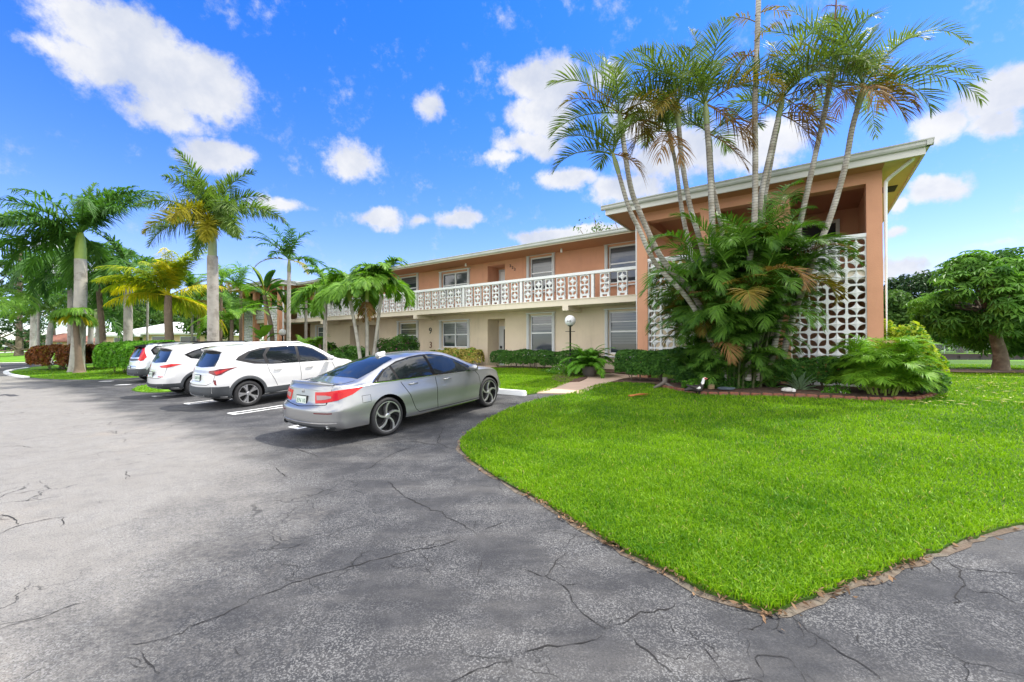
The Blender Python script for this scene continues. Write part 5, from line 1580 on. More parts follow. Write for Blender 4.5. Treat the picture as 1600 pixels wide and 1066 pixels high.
pts[:, 2] = gz(pts[:, 0], pts[:, 1]) + .04 + hh * 1.9
leafmass(mb, pts, np.stack([np.cos(a), np.sin(a), .2 + 0 * a], 1), .10, aspect=.22)
mb.build('base_leaves', L_hedge, clump, CB, False, True)

# small areca at the right corner of the bed
B = uvw(1.35, 12.2)
sa = empty('small_areca', B, 0, 'low spreading bright green areca palm at the right corner of the brick edged bed', 'palm')
mb = MB()
for k in range(130):
    a = k * 137.5
    rr = .5 * math.sqrt((k % 27 + .5) / 27)
    frond(mb, (B.x + rr * math.cos(R(a)), B.y + rr * math.sin(R(a)) * .8, B.z + random.uniform(.1, .95)), a + random.uniform(-20, 20), random.uniform(45, 88), random.uniform(.50, .78), random.uniform(85, 135), n=34, ll=.38, lw=.020, vee=20, ldroop=.35, rach=.010, rnd=.6, mi=1 if k in (7,) else 0)
mb.build('fronds', [leafmat('leaf_small_areca', (0.05, 0.165, 0.016), (0.23, 0.42, 0.03), nscale=1.0), L_bronze], sa, B, False, True)
mb = MB()
for k in range(14):
    a = k * 2.4
    mb.tube([(B.x + .2 * math.cos(a), B.y + .2 * math.sin(a), B.z - .03), (B.x + .4 * math.cos(a), B.y + .35 * math.sin(a), B.z + .5)], [.022, .016], 6)
mb.build('stems', M_shaft, sa, B)

# agave, potted fern
B = ground(1262, 614)
B = Vector((B.x, B.y + .28, float(gz(B.x, B.y + .28)) + .03))
ag = MB()
for k in range(26):
    a = k * 137.5
    e = 82 - 75 * ((k + .5) / 26)
    banana_leaf(ag, B, a, e, .48 * random.uniform(.85, 1.1), 25, .036, rnd=.5)
e = empty('agave', B, 0, 'blue green spiky agave on the mulch between the palm clump and the small areca', 'plant')
ag.build('leaves', L_agave, e, B, False, True)
B = ground(1222, 611); B.y += .4
bm_ = MB()
for k in range(18):
    banana_leaf(bm_, B, k * 137.5, random.uniform(25, 80), .4, 40, .02, rnd=.4)
e = empty('strap_plant', B, 0, 'dull green grassy plant between the agave and the palm clump', 'plant')
bm_.build('leaves', L_hedge, e, B, False, True)
B = gp(921, 14.8)
e = empty('potted_fern', B, 0, 'arching green fern in a grey pot beside the walkway and the globe lamp', 'potted plant')
mb = MB(); mb.lathe([(0, 0), (.19, 0), (.25, .16), (.28, .36), (.27, .38), (.22, .35), (0, .33)], 20, center=B); mb.build('pot', pbr('pot_dark', (.16, .14, .12), .8, var=.3), e, B, True)
mb = MB()
for k in range(48):
    frond(mb, B + Vector((0, 0, .34)), k * 137.5, random.uniform(15, 86), random.uniform(.9, 1.4), random.uniform(70, 120), n=34, ll=.28, lw=.045, vee=10, ldroop=.3, rach=.009, rnd=.55)
mb.build('fronds', [L_hedgeb], e, B, False, True)


# ------------------------------------------------------------------ broadleaf trees
def tree(name, label, base, trunk_pts, r0, limbs, clusters, leaf_n, leaf, mats, group=None, cat='tree', whorl=False, spread=.5, squash=.75):
    """trunk with limbs to cluster centres; each cluster is a clump of leaves"""
    e = empty(name, base, 0, label, cat, group)
    mb = MB()
    P = curve_pts(trunk_pts, 14)
    s = np.linspace(0, 1, len(P))
    mb.tube(P, r0 * (1 - .45 * s) + r0 * .5 * np.exp(-s * 9), 12)
    for (i, c) in limbs:
        st = P[min(len(P) - 1, int(i * (len(P) - 1)))]
        m_ = (st + np.asarray(c)) / 2 + rng.normal(0, .12, 3) * np.linalg.norm(np.asarray(c) - st) * .5
        Q = curve_pts([st, m_, c], 8)
        mb.tube(Q, np.linspace(r0 * .42, r0 * .08, len(Q)), 7)
    mb.build('trunk', M_bark, e, base, True)
    mb = MB()
    for (c, rad) in clusters:
        n = int(leaf_n * (rad / spread) ** 2)
        d = unit(rng.normal(0, 1, (n, 3)))
        rr = rng.uniform(.35, 1, n) ** .6
        pts = np.asarray(c) + d * (rr * rad)[:, None] * np.array((1, 1, squash))
        tone = np.clip(rng.normal(rng.uniform(.25, .75), .17, n), 0, .97)
        if whorl:
            for p, dd, tn in zip(pts, d, tone):
                k = 8
                an = np.arange(k) / k * 2 * np.pi + rng.uniform(0, 1)
                nn = unit(dd * .6 + np.array((0, 0, .8)) + rng.normal(0, .2, 3)); a = unit(np.cross(nn, rng.normal(0, 1, 3))); b = np.cross(nn, a)
                rad_ = np.cos(an)[:, None] * a + np.sin(an)[:, None] * b
                l = leaf * rng.uniform(.8, 1.2)
                sd2 = np.cross(nn, rad_)
                q0 = p + rad_ * .05 * l; q1 = p + rad_ * l * .55 - nn * l * .10; q2 = p + rad_ * l - nn * l * .45
                V = np.stack([q0, q1 + sd2 * l * .15, q2, q1 - sd2 * l * .15], 1).reshape(-1, 3)
                mb.add(V, np.arange(k)[:, None] * 4 + np.array([0, 1, 2, 3]), 0, np.full(k, tn))
        else:
            leafmass(mb, pts, d + (0, 0, .4), leaf, rnd=tone)
    mb.build('crown', mats, e, base, False, True)
    return e


def crown_clusters(center, rx, ry, rz, n, rad, seed, flat=.0):
    r2 = np.random.default_rng(seed)
    out = []
    for k in range(n):
        d = unit(r2.normal(0, 1, 3)); d[2] = d[2] if d[2] > -flat else d[2] * .4
        r_ = r2.uniform(.55, 1) ** .6
        out.append((np.asarray(center) + d * r_ * np.array((rx, ry, rz)), rad * r2.uniform(.7, 1.25)))
    return out


# umbrella tree on the right lawn
B = ground(1562, 581)
cc = at(1562, 477, B.y)
cl = crown_clusters(cc, 2.65, 2.5, 1.95, 72, .75, 4, flat=.45) + crown_clusters(at(1580, 525, B.y + 1.5), 2.2, 1.2, 1.1, 26, .65, 5)
tree('umbrella_tree', 'round umbrella tree with large whorled leaves and thick leaning trunk on the right lawn', B, [B - Vector((0, 0, .1)), at(1563, 555, B.y), at(1552, 515, B.y), at(1548, 490, B.y)], .25, [(1.0 if i % 3 else .7, c[0]) for i, c in enumerate(cl[::2])], cl, 42, .29, [L_tree], whorl=True, spread=.75)
mb = MB(); g = ground(1540, 583)
c0 = smooth_line([(g.x + 2.4 * math.cos(a) * (1 + .15 * math.sin(3 * a)), g.y + .4 + 1.3 * math.sin(a) * (1 + .12 * math.sin(2 * a + 1)), 0) for a in np.linspace(0, 2 * np.pi, 24)], .3, .03, 7)
tag(sheet('bare_soil', c0[:-1], .075, pbr('bare_earth', (.17, .115, .07), .95, var=.5, vscale=12, bump=.01)), kind='structure')

# woods beyond the canal on the right
WG = 'trees beyond the canal'
wood = [(1388, 60, 470, 5.0, 3.4, 'first round dark tree beyond the canal, touching the building corner', L_wood), (1420, 62, 440, 5.0, 3.6, 'taller dark green tree beyond the canal between the building and the umbrella tree', L_woodd), (1452, 59, 478, 3.6, 3.2, 'olive green bushy tree hanging over the chain link fence', L_wood),
        (1500, 63, 452, 5.0, 4.2, 'dark tree beyond the canal behind the left side of the umbrella tree', L_woodd), (1560, 64, 460, 5.5, 4.2, 'dark tree beyond the canal seen through the umbrella tree', L_woodd), (1625, 63, 460, 5.5, 4.4, 'dark tree beyond the canal at the right edge of the photo', L_wood), (1345, 66, 470, 5.5, 3.4, 'dark tree beyond the canal mostly hidden by the stair wing', L_woodd)]
for i, (px, Y, yt, rx, rz, lab, lm) in enumerate(wood):
    B = gp(px, Y)
    topz = at(px, yt, Y).z
    c = (B.x, B.y, topz - rz * .72)
    cl = crown_clusters(c, rx, rx * .7, rz, 40, 1.4, 20 + i) + crown_clusters((B.x, B.y - 1, B.z + 2.0), rx, rx * .6, 1.9, 22, 1.1, 70 + i)
    tree('broadleaf_tree', lab, B, [B, Vector((B.x + .2, B.y, B.z + 2)), Vector((B.x, B.y, topz - rz))], .30, [(.8, q[0]) for q in cl[::5]], cl, 230, .27, [lm], WG, spread=1.4)
tree('broadleaf_tree', 'light green shrub on the far bank beside the umbrella tree trunk', gp(1535, 54), [gp(1535, 54), at(1535, 535, 54)], .12, [], crown_clusters(at(1530, 530, 54), 1.2, 1, 1.2, 12, .8, 91), 60, .16, [L_pale], spread=.8, cat='shrub')
# dark tree line on the left
lt = [(-12, 60, 330, 5.5, 9.5, 'tall dark layered pine at the left edge of the photo', L_woodd), (30, 58, 372, 4.5, 7.0, 'dark spreading pine right of the tallest pine on the left', L_woodd), (82, 78, 440, 6.5, 5.5, 'dark broad tree behind the pale palm trunks on the far lawn', L_woodd), (140, 72, 445, 6.5, 5.0, 'dark green tree behind the thickest palm trunk', L_wood), (190, 70, 440, 6.0, 5.0, 'dark tree behind the clipped green hedge', L_woodd),
      (285, 66, 462, 8.0, 4.2, 'wide dark oak above the white house roof', L_woodd), (335, 62, 470, 6.0, 4.6, 'dark tree behind the smooth grey palm trunk', L_wood), (240, 60, 492, 5.0, 3.0, 'green tree left of the white roofed house', L_wood)]
for i, (px, Y, yt, rx, rz, lab, lm) in enumerate(lt):
    B = gp(px, Y)
    topz = at(px, yt, Y).z
    c = (B.x, B.y, topz - rz * .72)
    hz = topz - B.z
    if i < 2:      # layered conifer
        cl = []
        for q in range(44):
            t_ = (q + .5) / 44
            a = q * 2.4
            w_ = rx * (1.05 - .85 * t_) * random.uniform(.45, 1)
            cl.append(((B.x + math.cos(a) * w_, B.y + math.sin(a) * w_ * .8, B.z + 1.2 + (hz - 1.2) * t_), 1.25 - .5 * t_))
        tree('pine_tree', lab, B, [B, Vector((B.x, B.y, B.z + hz * .5)), Vector((B.x, B.y, topz - .3))], .35, [(max(.1, (q[0][2] - B.z - .6) / hz), q[0]) for q in cl[::2]], cl, 100, .22, [lm], 'dark trees behind the far lawn', spread=1.2, squash=.42)
    else:
        cl = crown_clusters(c, rx, rx * .7, rz, 40, 1.5, 40 + i)
        tree('broadleaf_tree', lab, B, [B, Vector((B.x + .3, B.y, B.z + 2)), Vector((B.x, B.y, topz - rz))], .35, [(.85, q[0]) for q in cl[::4]], cl, 105, .24, [lm], 'dark trees behind the far lawn', spread=1.5)
for i, (px, Y, yt, rx, rz, lab, nn) in enumerate(((392, 44, 462, 5.5, 3.2, 'green tree seen through the open landing of the far stair wing', 40), (355, 46, 470, 5.0, 3.2, 'green tree behind the left end of the far stair wing', 36), (935, 40, 343, 2.6, 1.3, 'sparse twiggy treetop showing just above the main roof', 12), (975, 42, 338, 2.0, 1.2, 'second sparse treetop above the main roof near the wing eave', 9))):
    B = gp(px, Y); topz = at(px, yt, Y).z; c = (B.x, B.y, topz - rz * .72)
    cl = crown_clusters(c, rx, rx * .7, rz, nn, 1.2 if nn > 20 else .7, 140 + i)
    tree('broadleaf_tree', lab, B, [B, Vector((B.x + .3, B.y, B.z + 2)), Vector((B.x, B.y, topz - rz))], .25, [(.9, q[0]) for q in cl[::2]], cl, 110 if nn > 20 else 22, .22 if nn > 20 else .15, [L_wood], spread=1.2)
# low distant planting that reads as one mass
mb = MB()
for (x0, x1, yy, hh) in ((-150, -62, 96, 2.6), (-70, -20, 88, 2.4), (-40, 60, 120, 5.0), (60, 200, 75, 5.5), (-190, -150, 96, 7)):
    n = int((x1 - x0) * 160)
    x = rng.uniform(x0, x1, n); h = hh * (1 + .35 * np.sin(x * .5) + .25 * np.sin(x * 1.3 + 2))
    z = .4 + np.abs(rng.uniform(0, 1, n)) * h
    pts = np.stack([x, yy + rng.normal(0, 1.0, n), z], 1)
    leafmass(mb, pts, np.tile((0, -1.0, .6), (n, 1)), .34)
tag(mb.build('distant_trees', L_wood, attr=True), 'distant belt of trees and bushes along the horizon', 'trees', kind='stuff')


# ------------------------------------------------------------------ cars
def paint(name, col, metal, rough):
    return pbr(name, col, rough, metal, coat=1.0, spec=0.5)


M_silver = paint('paint_silver', (0.30, 0.305, 0.31), 0.7, 0.32)
M_carwhite = paint('paint_white', (0.64, 0.64, 0.635), 0.0, 0.35)
M_carsilver2 = paint('paint_pale_silver', (0.62, 0.65, 0.68), 0.5, 0.30)
M_carglass = pbr('car_glass', (0.010, 0.013, 0.016), 0.02, spec=0.55)
M_cladding = pbr('black_cladding', (0.045, 0.05, 0.055), 0.55)
M_tyre = pbr('tyre', (0.018, 0.018, 0.019), 0.75, var=0.3, vscale=8)
M_rim = pbr('rim_silver', (0.50, 0.50, 0.51), 0.3, 0.8)
M_rimdark = pbr('rim_dark', (0.012, 0.012, 0.013), 0.6, spec=.2)
M_red = pbr('lamp_red', (0.50, 0.006, 0.008), 0.15, spec=0.35)
M_reddark = pbr('lamp_dark_red', (0.13, 0.008, 0.012), 0.15, spec=0.4)
M_lampwhite = pbr('lamp_clear', (0.30, 0.20, 0.20), 0.12)
M_chrome = pbr('chrome', (0.75, 0.76, 0.78), 0.08, 1.0)
M_plate = pbr('plate_white', (0.62, 0.68, 0.62), 0.4)
M_platetext = pbr('plate_green', (0.03, 0.16, 0.07), 0.5)
M_seam = pbr('seam_black', (0.01, 0.01, 0.011), 0.6, spec=0.06)
M_skid = pbr('skid_silver', (0.45, 0.46, 0.47), 0.4, 0.5)


def pchip(x, y, xq):
    x, y = np.asarray(x, float), np.asarray(y, float)
    h = np.diff(x); d = np.diff(y) / h
    m = np.zeros(len(x))
    m[0], m[-1] = d[0], d[-1]
    for i in range(1, len(x) - 1):
        if d[i - 1] * d[i] > 0:
            w1, w2 = 2 * h[i] + h[i - 1], h[i] + 2 * h[i - 1]
            m[i] = (w1 + w2) / (w1 / d[i - 1] + w2 / d[i])
    i = np.clip(np.searchsorted(x, xq, 'right') - 1, 0, len(h) - 1)
    t = (xq - x[i]) / h[i]
    return (2 * t ** 3 - 3 * t ** 2 + 1) * y[i] + (t ** 3 - 2 * t ** 2 + t) * h[i] * m[i] + (-2 * t ** 3 + 3 * t ** 2) * y[i + 1] + (t ** 3 - t ** 2) * h[i] * m[i + 1]


class Car:
    def __init__(self, name, label, cat, st, L, u, v, paint_m, rearfn, R_, xr, xf, plan=(.24, .42), bulge=.035, zk=1.0, group=None):
        self.zk = zk
        self.L, self.R, self.xr, self.xf = L, R_, xr, xf
        zr, zf = float(gv(v + xr)), float(gv(v + xf))
        pitch = math.atan2(zf - zr, xf - xr)
        base = uvw(u, v, zr - math.tan(pitch) * xr)
        self.e = empty(name, base, 0, label, cat, group)
        self.e.rotation_euler = (0, -pitch, math.atan2(CV[1], CV[0]))
        st = np.array(st)
        for k_ in (5, 7, 8): st[:, k_] = self.zs(st[:, k_])
        xq = np.unique(np.concatenate([np.linspace(0, .7, 26), np.linspace(.7, L - .7, 46), np.linspace(L - .7, L, 24)]))
        q = [pchip(st[:, 0], st[:, k], xq) for k in range(1, 9)]
        zb, ws, wm, wb, zbe, wr, zr_, zt = q
        hb = zbe - zb
        ctl = [(0 * ws, zb), (.80 * ws, zb), (ws, zb + .05), (wm - .004, zb + .36 * hb), (wm, zb + .62 * hb), (wb + .016, zbe - .06), (wb, zbe),
               (wb + (wr - wb) * .5 + bulge * np.clip((zr_ - zbe) / .4, 0, 1), zbe + (zr_ - zbe) * .5), (wr, zr_), (wr * .62, zr_ + (zt - zr_) * .72), (0 * wr, zt)]
        C = np.array(ctl).transpose(2, 0, 1)            # station, ctl, (y, z)
        sub = 5
        rows = []
        for i in range(len(ctl) - 1):
            p0 = C[:, i - 1] if i > 0 else C[:, i] * (1, 1); p1 = C[:, i]; p2 = C[:, i + 1]
            p3 = C[:, i + 2] if i + 2 < len(ctl) else C[:, i + 1] * (1, 1)
            if i == 0: p0 = p1 * (-1, 1) if False else p1
            if i == len(ctl) - 2: p3 = np.stack([-C[:, i][:, 0], C[:, i][:, 1]], 1)
            m1, m2 = (p2 - p0) * .5, (p3 - p1) * .5
            if i in (0, 1): m1 = (p2 - p1) * .8; m2 = (p2 - p1) * .8
            for t in np.arange(sub) / sub:
                h00, h10, h01, h11 = 2 * t ** 3 - 3 * t ** 2 + 1, t ** 3 - 2 * t ** 2 + t, -2 * t ** 3 + 3 * t ** 2, t ** 3 - t ** 2
                rows.append(h00 * p1 + h10 * m1 + h01 * p2 + h11 * m2)
        rows.append(C[:, -1])
        S = np.stack(rows, 1)                           # station, n, 2
        ns, n, _ = S.shape
        full = np.concatenate([S[:, :, :] * (-1, 1), S[:, ::-1][:, 1:-1]], 1)   # closed loop: right side up, left side down
        m = full.shape[1]
        V = np.concatenate([np.repeat(xq[:, None, None], m, 1), full], 2).reshape(-1, 3)
        i = np.arange(ns - 1)[:, None]; j = np.arange(m)[None]; k = (j + 1) % m
        fc = np.stack([i * m + j, (i + 1) * m + j, (i + 1) * m + k, i * m + k], -1).reshape(-1, 4)
        mb = MB()
        nv = ns * m
        caps_v, caps_f = [], []
        nc = 8
        for s_, fl in ((0, False), (ns - 1, True)):
            o0 = nv + sum(len(c) for c in caps_v)
            idx = np.zeros((n, nc + 1), int)
            cv = []
            for a in range(n):
                idx[a, 0] = s_ * m + a
                idx[a, nc] = s_ * m + (a if a in (0, n - 1) else m - (a - 0))
                if a in (0, n - 1):
                    idx[a, :] = s_ * m + a
                    continue
                for b in range(1, nc):
                    y = -S[s_, a, 0] * (1 - 2 * b / nc)
                    idx[a, b] = o0 + len(cv); cv.append((xq[s_], y, S[s_, a, 1]))
            caps_v.append(np.array(cv))
            for a in range(n - 1):
                for b in range(nc):
                    f_ = [idx[a, b], idx[a, b + 1], idx[a + 1, b + 1], idx[a + 1, b]]
                    caps_f.append(f_[::-1] if not fl else f_)
        V = np.vstack([V] + caps_v)
        quads = np.vstack([fc, np.array(caps_f)])
        # rounded plan and shaped rear
        x = V[:, 0].copy(); yy = np.abs(V[:, 1]); zz = V[:, 2]
        wr_ = np.clip(1 - x / .8, 0, 1) ** 1.5
        V[:, 0] += wr_ * (plan[0] * (yy / .92) ** 3 + rearfn(zz))
        wf_ = np.clip((x - (L - 1.0)) / 1.0, 0, 1) ** 1.5
        V[:, 0] -= wf_ * plan[1] * (yy / .92) ** 2.4
        # build with bmesh so that degenerate cap quads collapse
        bm = bmesh.new()
        bv = [bm.verts.new(p) for p in V]
        for f_ in quads:
            u_ = list(dict.fromkeys(int(a) for a in f_))
            if len(u_) >= 3:
                try: bm.faces.new([bv[a] for a in u_])
                except ValueError: pass
        bmesh.ops.remove_doubles(bm, verts=bm.verts[:], dist=0.0004)
        bmesh.ops.recalc_face_normals(bm, faces=bm.faces[:])
        self.bvh = BVHTree.FromBMesh(bm)
        me = bpy.data.meshes.new('body'); bm.to_mesh(me); bm.free()
        me.materials.append(paint_m); me.materials.append(M_seam)
        body = bpy.data.objects.new('body', me); COL.objects.link(body)
        # wheel wells cut out
        cb = bmesh.new()
        for xa in (xr, xf):
            for sy in (-1, 1):
                bmesh.ops.create_cone(cb, cap_ends=True, segments=40, radius1=R_ + .055, radius2=R_ + .055, depth=.5, matrix=Matrix.Translation((xa, sy * .86, R_ + .005)) @ Matrix.Rotation(R(90), 4, 'X'))
        cm = bpy.data.meshes.new('cut'); cb.to_mesh(cm); cb.free(); cm.materials.append(M_seam)
        cut = bpy.data.objects.new('cut', cm); COL.objects.link(cut)
        md = body.modifiers.new('b', 'BOOLEAN'); md.object = cut; md.operation = 'DIFFERENCE'; md.solver = 'EXACT'; md.material_mode = 'TRANSFER'
        dg = bpy.context.evaluated_depsgraph_get()
        nm = bpy.data.meshes.new_from_object(body.evaluated_get(dg))
        body.modifiers.clear(); body.data = nm; nm.name = 'body'
        bpy.data.objects.remove(cut)
        for p in nm.polygons: p.use_smooth = True
        nm.set_sharp_from_angle(angle=R(42))
        body.parent = self.e
        self.body, self.paint = body, paint_m

    def zs(self, z):
        return np.where(np.asarray(z) < .35, z, .35 + (np.asarray(z) - .35) * self.zk)

    def panel(self, name, pts, d, mat, off=.004, parent=None, cell=.05, mirror=False, smooth=True, thick=.0):
        """a panel whose outline is given by rough 3-D points, laid on the body along direction d"""
        res = []
        for sy in ((1, -1) if mirror else (1,)):
            dd = Vector((d[0], d[1] * sy, d[2])).normalized()
            P = [Vector((p[0], p[1] * sy, float(self.zs(p[2])))) for p in pts]
            up = Vector((0, 0, 1)) if abs(dd.z) < .9 else Vector((1, 0, 0))
            a = dd.cross(up).normalized(); b = a.cross(dd).normalized()
            bm = bmesh.new()
            vs = [bm.verts.new((p.dot(a), p.dot(b), 0)) for p in P]
            bm.faces.new(vs)
            bmesh.ops.triangulate(bm, faces=bm.faces[:])
            xs = [v.co.x for v in bm.verts]; ys = [v.co.y for v in bm.verts]
            for ax, lo, hi in ((0, min(xs), max(xs)), (1, min(ys), max(ys))):
                for k in range(1, int((hi - lo) / cell) + 1):
                    co = [0, 0, 0]; no = [0, 0, 0]; co[ax] = lo + k * cell; no[ax] = 1
                    bmesh.ops.bisect_plane(bm, geom=bm.verts[:] + bm.edges[:] + bm.faces[:], plane_co=co, plane_no=no)
            for v in bm.verts:
                o = a * v.co.x + b * v.co.y - dd * 6
                hit, nr, _, _ = self.bvh.ray_cast(o, dd)
                if hit is None:
                    q = o + dd * 6
                    hit, nr, _, _ = self.bvh.find_nearest(q)
                v.co = hit - dd * off
            bm.normal_update()
            for f_ in bm.faces:
                if f_.normal.dot(dd) > 0: f_.normal_flip()
            be = [e for e in bm.edges if len(e.link_faces) == 1]
            ret = bmesh.ops.extrude_edge_only(bm, edges=be)
            for g in ret['geom']:
                if isinstance(g, bmesh.types.BMVert): g.co += dd * (off + .012)
            bmesh.ops.recalc_face_normals(bm, faces=bm.faces[:])
            me = bpy.data.meshes.new(name); bm.to_mesh(me); bm.free(); me.materials.append(mat)
            for p in me.polygons: p.use_smooth = smooth
            me.set_sharp_from_angle(angle=R(50))
            o = bpy.data.objects.new(name, me); COL.objects.link(o); o.parent = parent or self.e
            res.append(o)
        return res if mirror else res[0]

    def strip(self, name, line, d, mat, w, off=.004, parent=None, mirror=False):
        """a narrow strip along a polyline on the body"""
        res = []
        for sy in ((1, -1) if mirror else (1,)):
            dd = Vector((d[0], d[1] * sy, d[2])).normalized()
            P = [Vector((p[0], p[1] * sy, float(self.zs(p[2])))) for p in line]
            Q = []
            for i in range(len(P) - 1):
                m = max(1, int((P[i + 1] - P[i]).length / .05))
                Q += [P[i].lerp(P[i + 1], k / m) for k in range(m)]
            Q.append(P[-1])
            H = []
            for p in Q:
                hit, nr, _, _ = self.bvh.ray_cast(p - dd * 6, dd)
                if hit is None: hit = self.bvh.find_nearest(p)[0]
                H.append(hit)
            V, Fc = [], []
            for i, p in enumerate(H):
                t = (H[min(i + 1, len(H) - 1)] - H[max(i - 1, 0)]).normalized()
                s = t.cross(dd).normalized() * w / 2
                V += [p + s - dd * off, p - s - dd * off, p + s + dd * .01, p - s + dd * .01]
            for i in range(len(H) - 1):
                a = i * 4
                Fc += [(a, a + 1, a + 5, a + 4), (a + 2, a, a + 4, a + 6), (a + 1, a + 3, a + 7, a + 5)]
            mb = MB(); mb.add(V, Fc)
            res.append(mb.build(name, mat, parent or self.e, smooth=False))
        return res if mirror else res[0]

    def arch(self, xa, mat, r0=.055, r1=.13, off=.016, lo=-8):
        for sy in (-1, 1):
            an = np.linspace(R(lo), R(180 - lo), 40); rs = np.linspace(self.R + r0, self.R + r1, 4)
            V = []
            for a in an:
                for i, r_ in enumerate(rs):
                    x, z = xa + r_ * math.cos(a), max(self.R + .005 + r_ * math.sin(a), .285)
                    hit = self.bvh.ray_cast(Vector((x, sy * 6, z)), Vector((0, -sy, 0)))[0]
                    y = abs(hit.y) if hit else .8
                    V.append((x, sy * (y + off * (1 if i < 3 else .3)), z))
            Vi = [(p[0], p[1] - sy * .06, p[2]) for p in V[0::4]]
            n = len(an); mb = MB()
            f_ = [(i * 4 + j, i * 4 + j + 1, i * 4 + j + 5, i * 4 + j + 4) for i in range(n - 1) for j in range(3)]
            mb.add(V, f_ if sy > 0 else [q[::-1] for q in f_])
            g = [(i, i + 1, n + i + 1, n + i) for i in range(n - 1)]
            mb.add(V[0::4] + Vi, g if sy > 0 else [q[::-1] for q in g])
            mb.build('arch_cladding', mat, self.e, smooth=True)

    def wheels(self, kind, width=.225, rr=.255, y=.80):
        R_ = self.R
        protos = None
        for xa in (self.xr, self.xf):
            for sy in (-1, 1):
                w_ = empty('wheel', (xa, sy * y, R_ + .003), 0 if sy > 0 else math.pi)
                w_.parent = self.e
                if protos is None:
                    h = width / 2
                    mb = MB(); mb.lathe([(rr - .012, -h * .8), (rr + .02, -h * .98), (R_ - .035, -h), (R_ - .01, -h * .86), (R_, -h * .6), (R_, 0), (R_, h * .6), (R_ - .01, h * .86), (R_ - .035, h), (rr + .022, h * .98), (rr, h * .86), (rr - .012, h * .55)], 44, 'y')
                    t = mb.build('tyre', M_tyre, w_, smooth=True)
                    mb = MB()
                    mb.lathe([(rr + .004, h * .84), (rr + .004, h * .93), (rr - .010, h * .93), (rr - .013, h * .8)], 44, 'y'); mb.lathe([(rr - .013, h * .8), (rr - .016, h * .5), (rr - .03, h * .2), (rr - .03, -h * .8)], 44, 'y', 1)
                    mb.lathe([(0, h * .22), (rr - .028, h * .16)], 30, 'y', 1)
                    mb.lathe([(0, h * .86), (.03, h * .86), (.055, h * .80), (.06, h * .4)], 20, 'y')
                    ns = 5
                    for k in range(ns):
                        a0 = 2 * math.pi * k / ns
                        forks = ((-.09, 0),) if kind == 'swirl' else ((-.13, 0), (.13, 0))
                        for (da, _) in forks:
                            V, Fc = [], []
                            rs = np.linspace(.035, rr - .008, 8)
                            for i, r_ in enumerate(rs):
                                q = (r_ - .035) / (rr - .043)
                                a = a0 + (da * q * 1.3 if kind != 'swirl' else .50 * q ** 1.6)
                                wd = (.015 + .009 * q if kind == 'swirl' else .021 + .006 * q)
                                dep = h * (.80 + .10 * q)
                                ca, sa = math.cos(a), math.sin(a)
                                c = np.array((ca * r_, 0, sa * r_)); tn = np.array((-sa, 0, ca))
                                V += [c + tn * wd + (0, dep - .012, 0), c + tn * wd * .75 + (0, dep, 0), c - tn * wd * .75 + (0, dep, 0), c - tn * wd + (0, dep - .012, 0), c + tn * wd + (0, h * .25, 0), c - tn * wd + (0, h * .25, 0)]
                            for i in range(7):
                                o = i * 6
                                for a_, b_ in ((0, 1), (1, 2), (2, 3), (4, 0), (3, 5)):
                                    Fc.append((o + a_, o + b_, o + 6 + b_, o + 6 + a_))
                            mb.add(V, Fc, 0)
                            if kind == 'swirl':
                                # dark pocket on the trailing side of each spoke
                                V = [];
                                for r_ in rs[1:]:
                                    q = (r_ - .035) / (rr - .043); a = a0 + .50 * q ** 1.6 + .07 + .16 * q
                                    wd = .05 * q + .01; ca, sa = math.cos(a), math.sin(a)
                                    c = np.array((ca * r_, h * (.66 + .1 * q), sa * r_)); tn = np.array((-sa, 0, ca))
                                    V += [c + tn * wd, c - tn * wd]
                                mb.add(V, [(2 * i, 2 * i + 1, 2 * i + 3, 2 * i + 2) for i in range(6)], 1)
                    rim = mb.build('rim', [M_rim, M_rimdark], w_)
                    protos = (t, rim)
                else:
                    for o in protos:
                        c = o.copy(); COL.objects.link(c); c.parent = w_

    def plate(self, x, z, y=0, tilt=8, text='JEN 10', w=.305):
        z = float(self.zs(z))
        e = MB(); e.box((-.008, -w / 2 - .012, -.088), (.004, w / 2 + .012, .088))
        fr = e.build('plate_frame', M_seam, self.e); fr.location = (x, y, z); fr.rotation_euler = (0, R(tilt), 0)
        e = MB(); e.box((-.012, -w / 2, -.074), (-.0085, w / 2, .074))
        pl = e.build('number_plate', M_plate, fr)
        me = txt(text, .095, .001); me.materials.clear(); me.materials.append(M_platetext)
        o = bpy.data.objects.new('plate_text', me); COL.objects.link(o); o.parent = fr
        o.location = (-.0135, 0, 0); o.rotation_euler = (R(90), 0, R(-90))

    def mirror(self, x, y, z, mat):
        z = float(self.zs(z))
        for sy in (-1, 1):
            bm = bmesh.new()
            bmesh.ops.create_icosphere(bm, subdivisions=3, radius=1)
            for v in bm.verts:
                v.co = Vector((v.co.x * .085, v.co.y * .115, v.co.z * .075)); v.co.x -= .04 * (v.co.y / .115) ** 2
            me = bpy.data.meshes.new('mirror'); bm.to_mesh(me); bm.free(); me.materials.append(mat)
            for p in me.polygons: p.use_smooth = True
            o = bpy.data.objects.new('mirror', me); COL.objects.link(o); o.parent = self.e; o.location = (x, sy * y, z)
            mb = MB(); mb.box((x - .03, sy * y - .10 if sy > 0 else sy * y + .02, z - .06), (x + .03, sy * y - .02 if sy > 0 else sy * y + .10, z - .03)); mb.build('mirror_arm', M_seam, self.e)

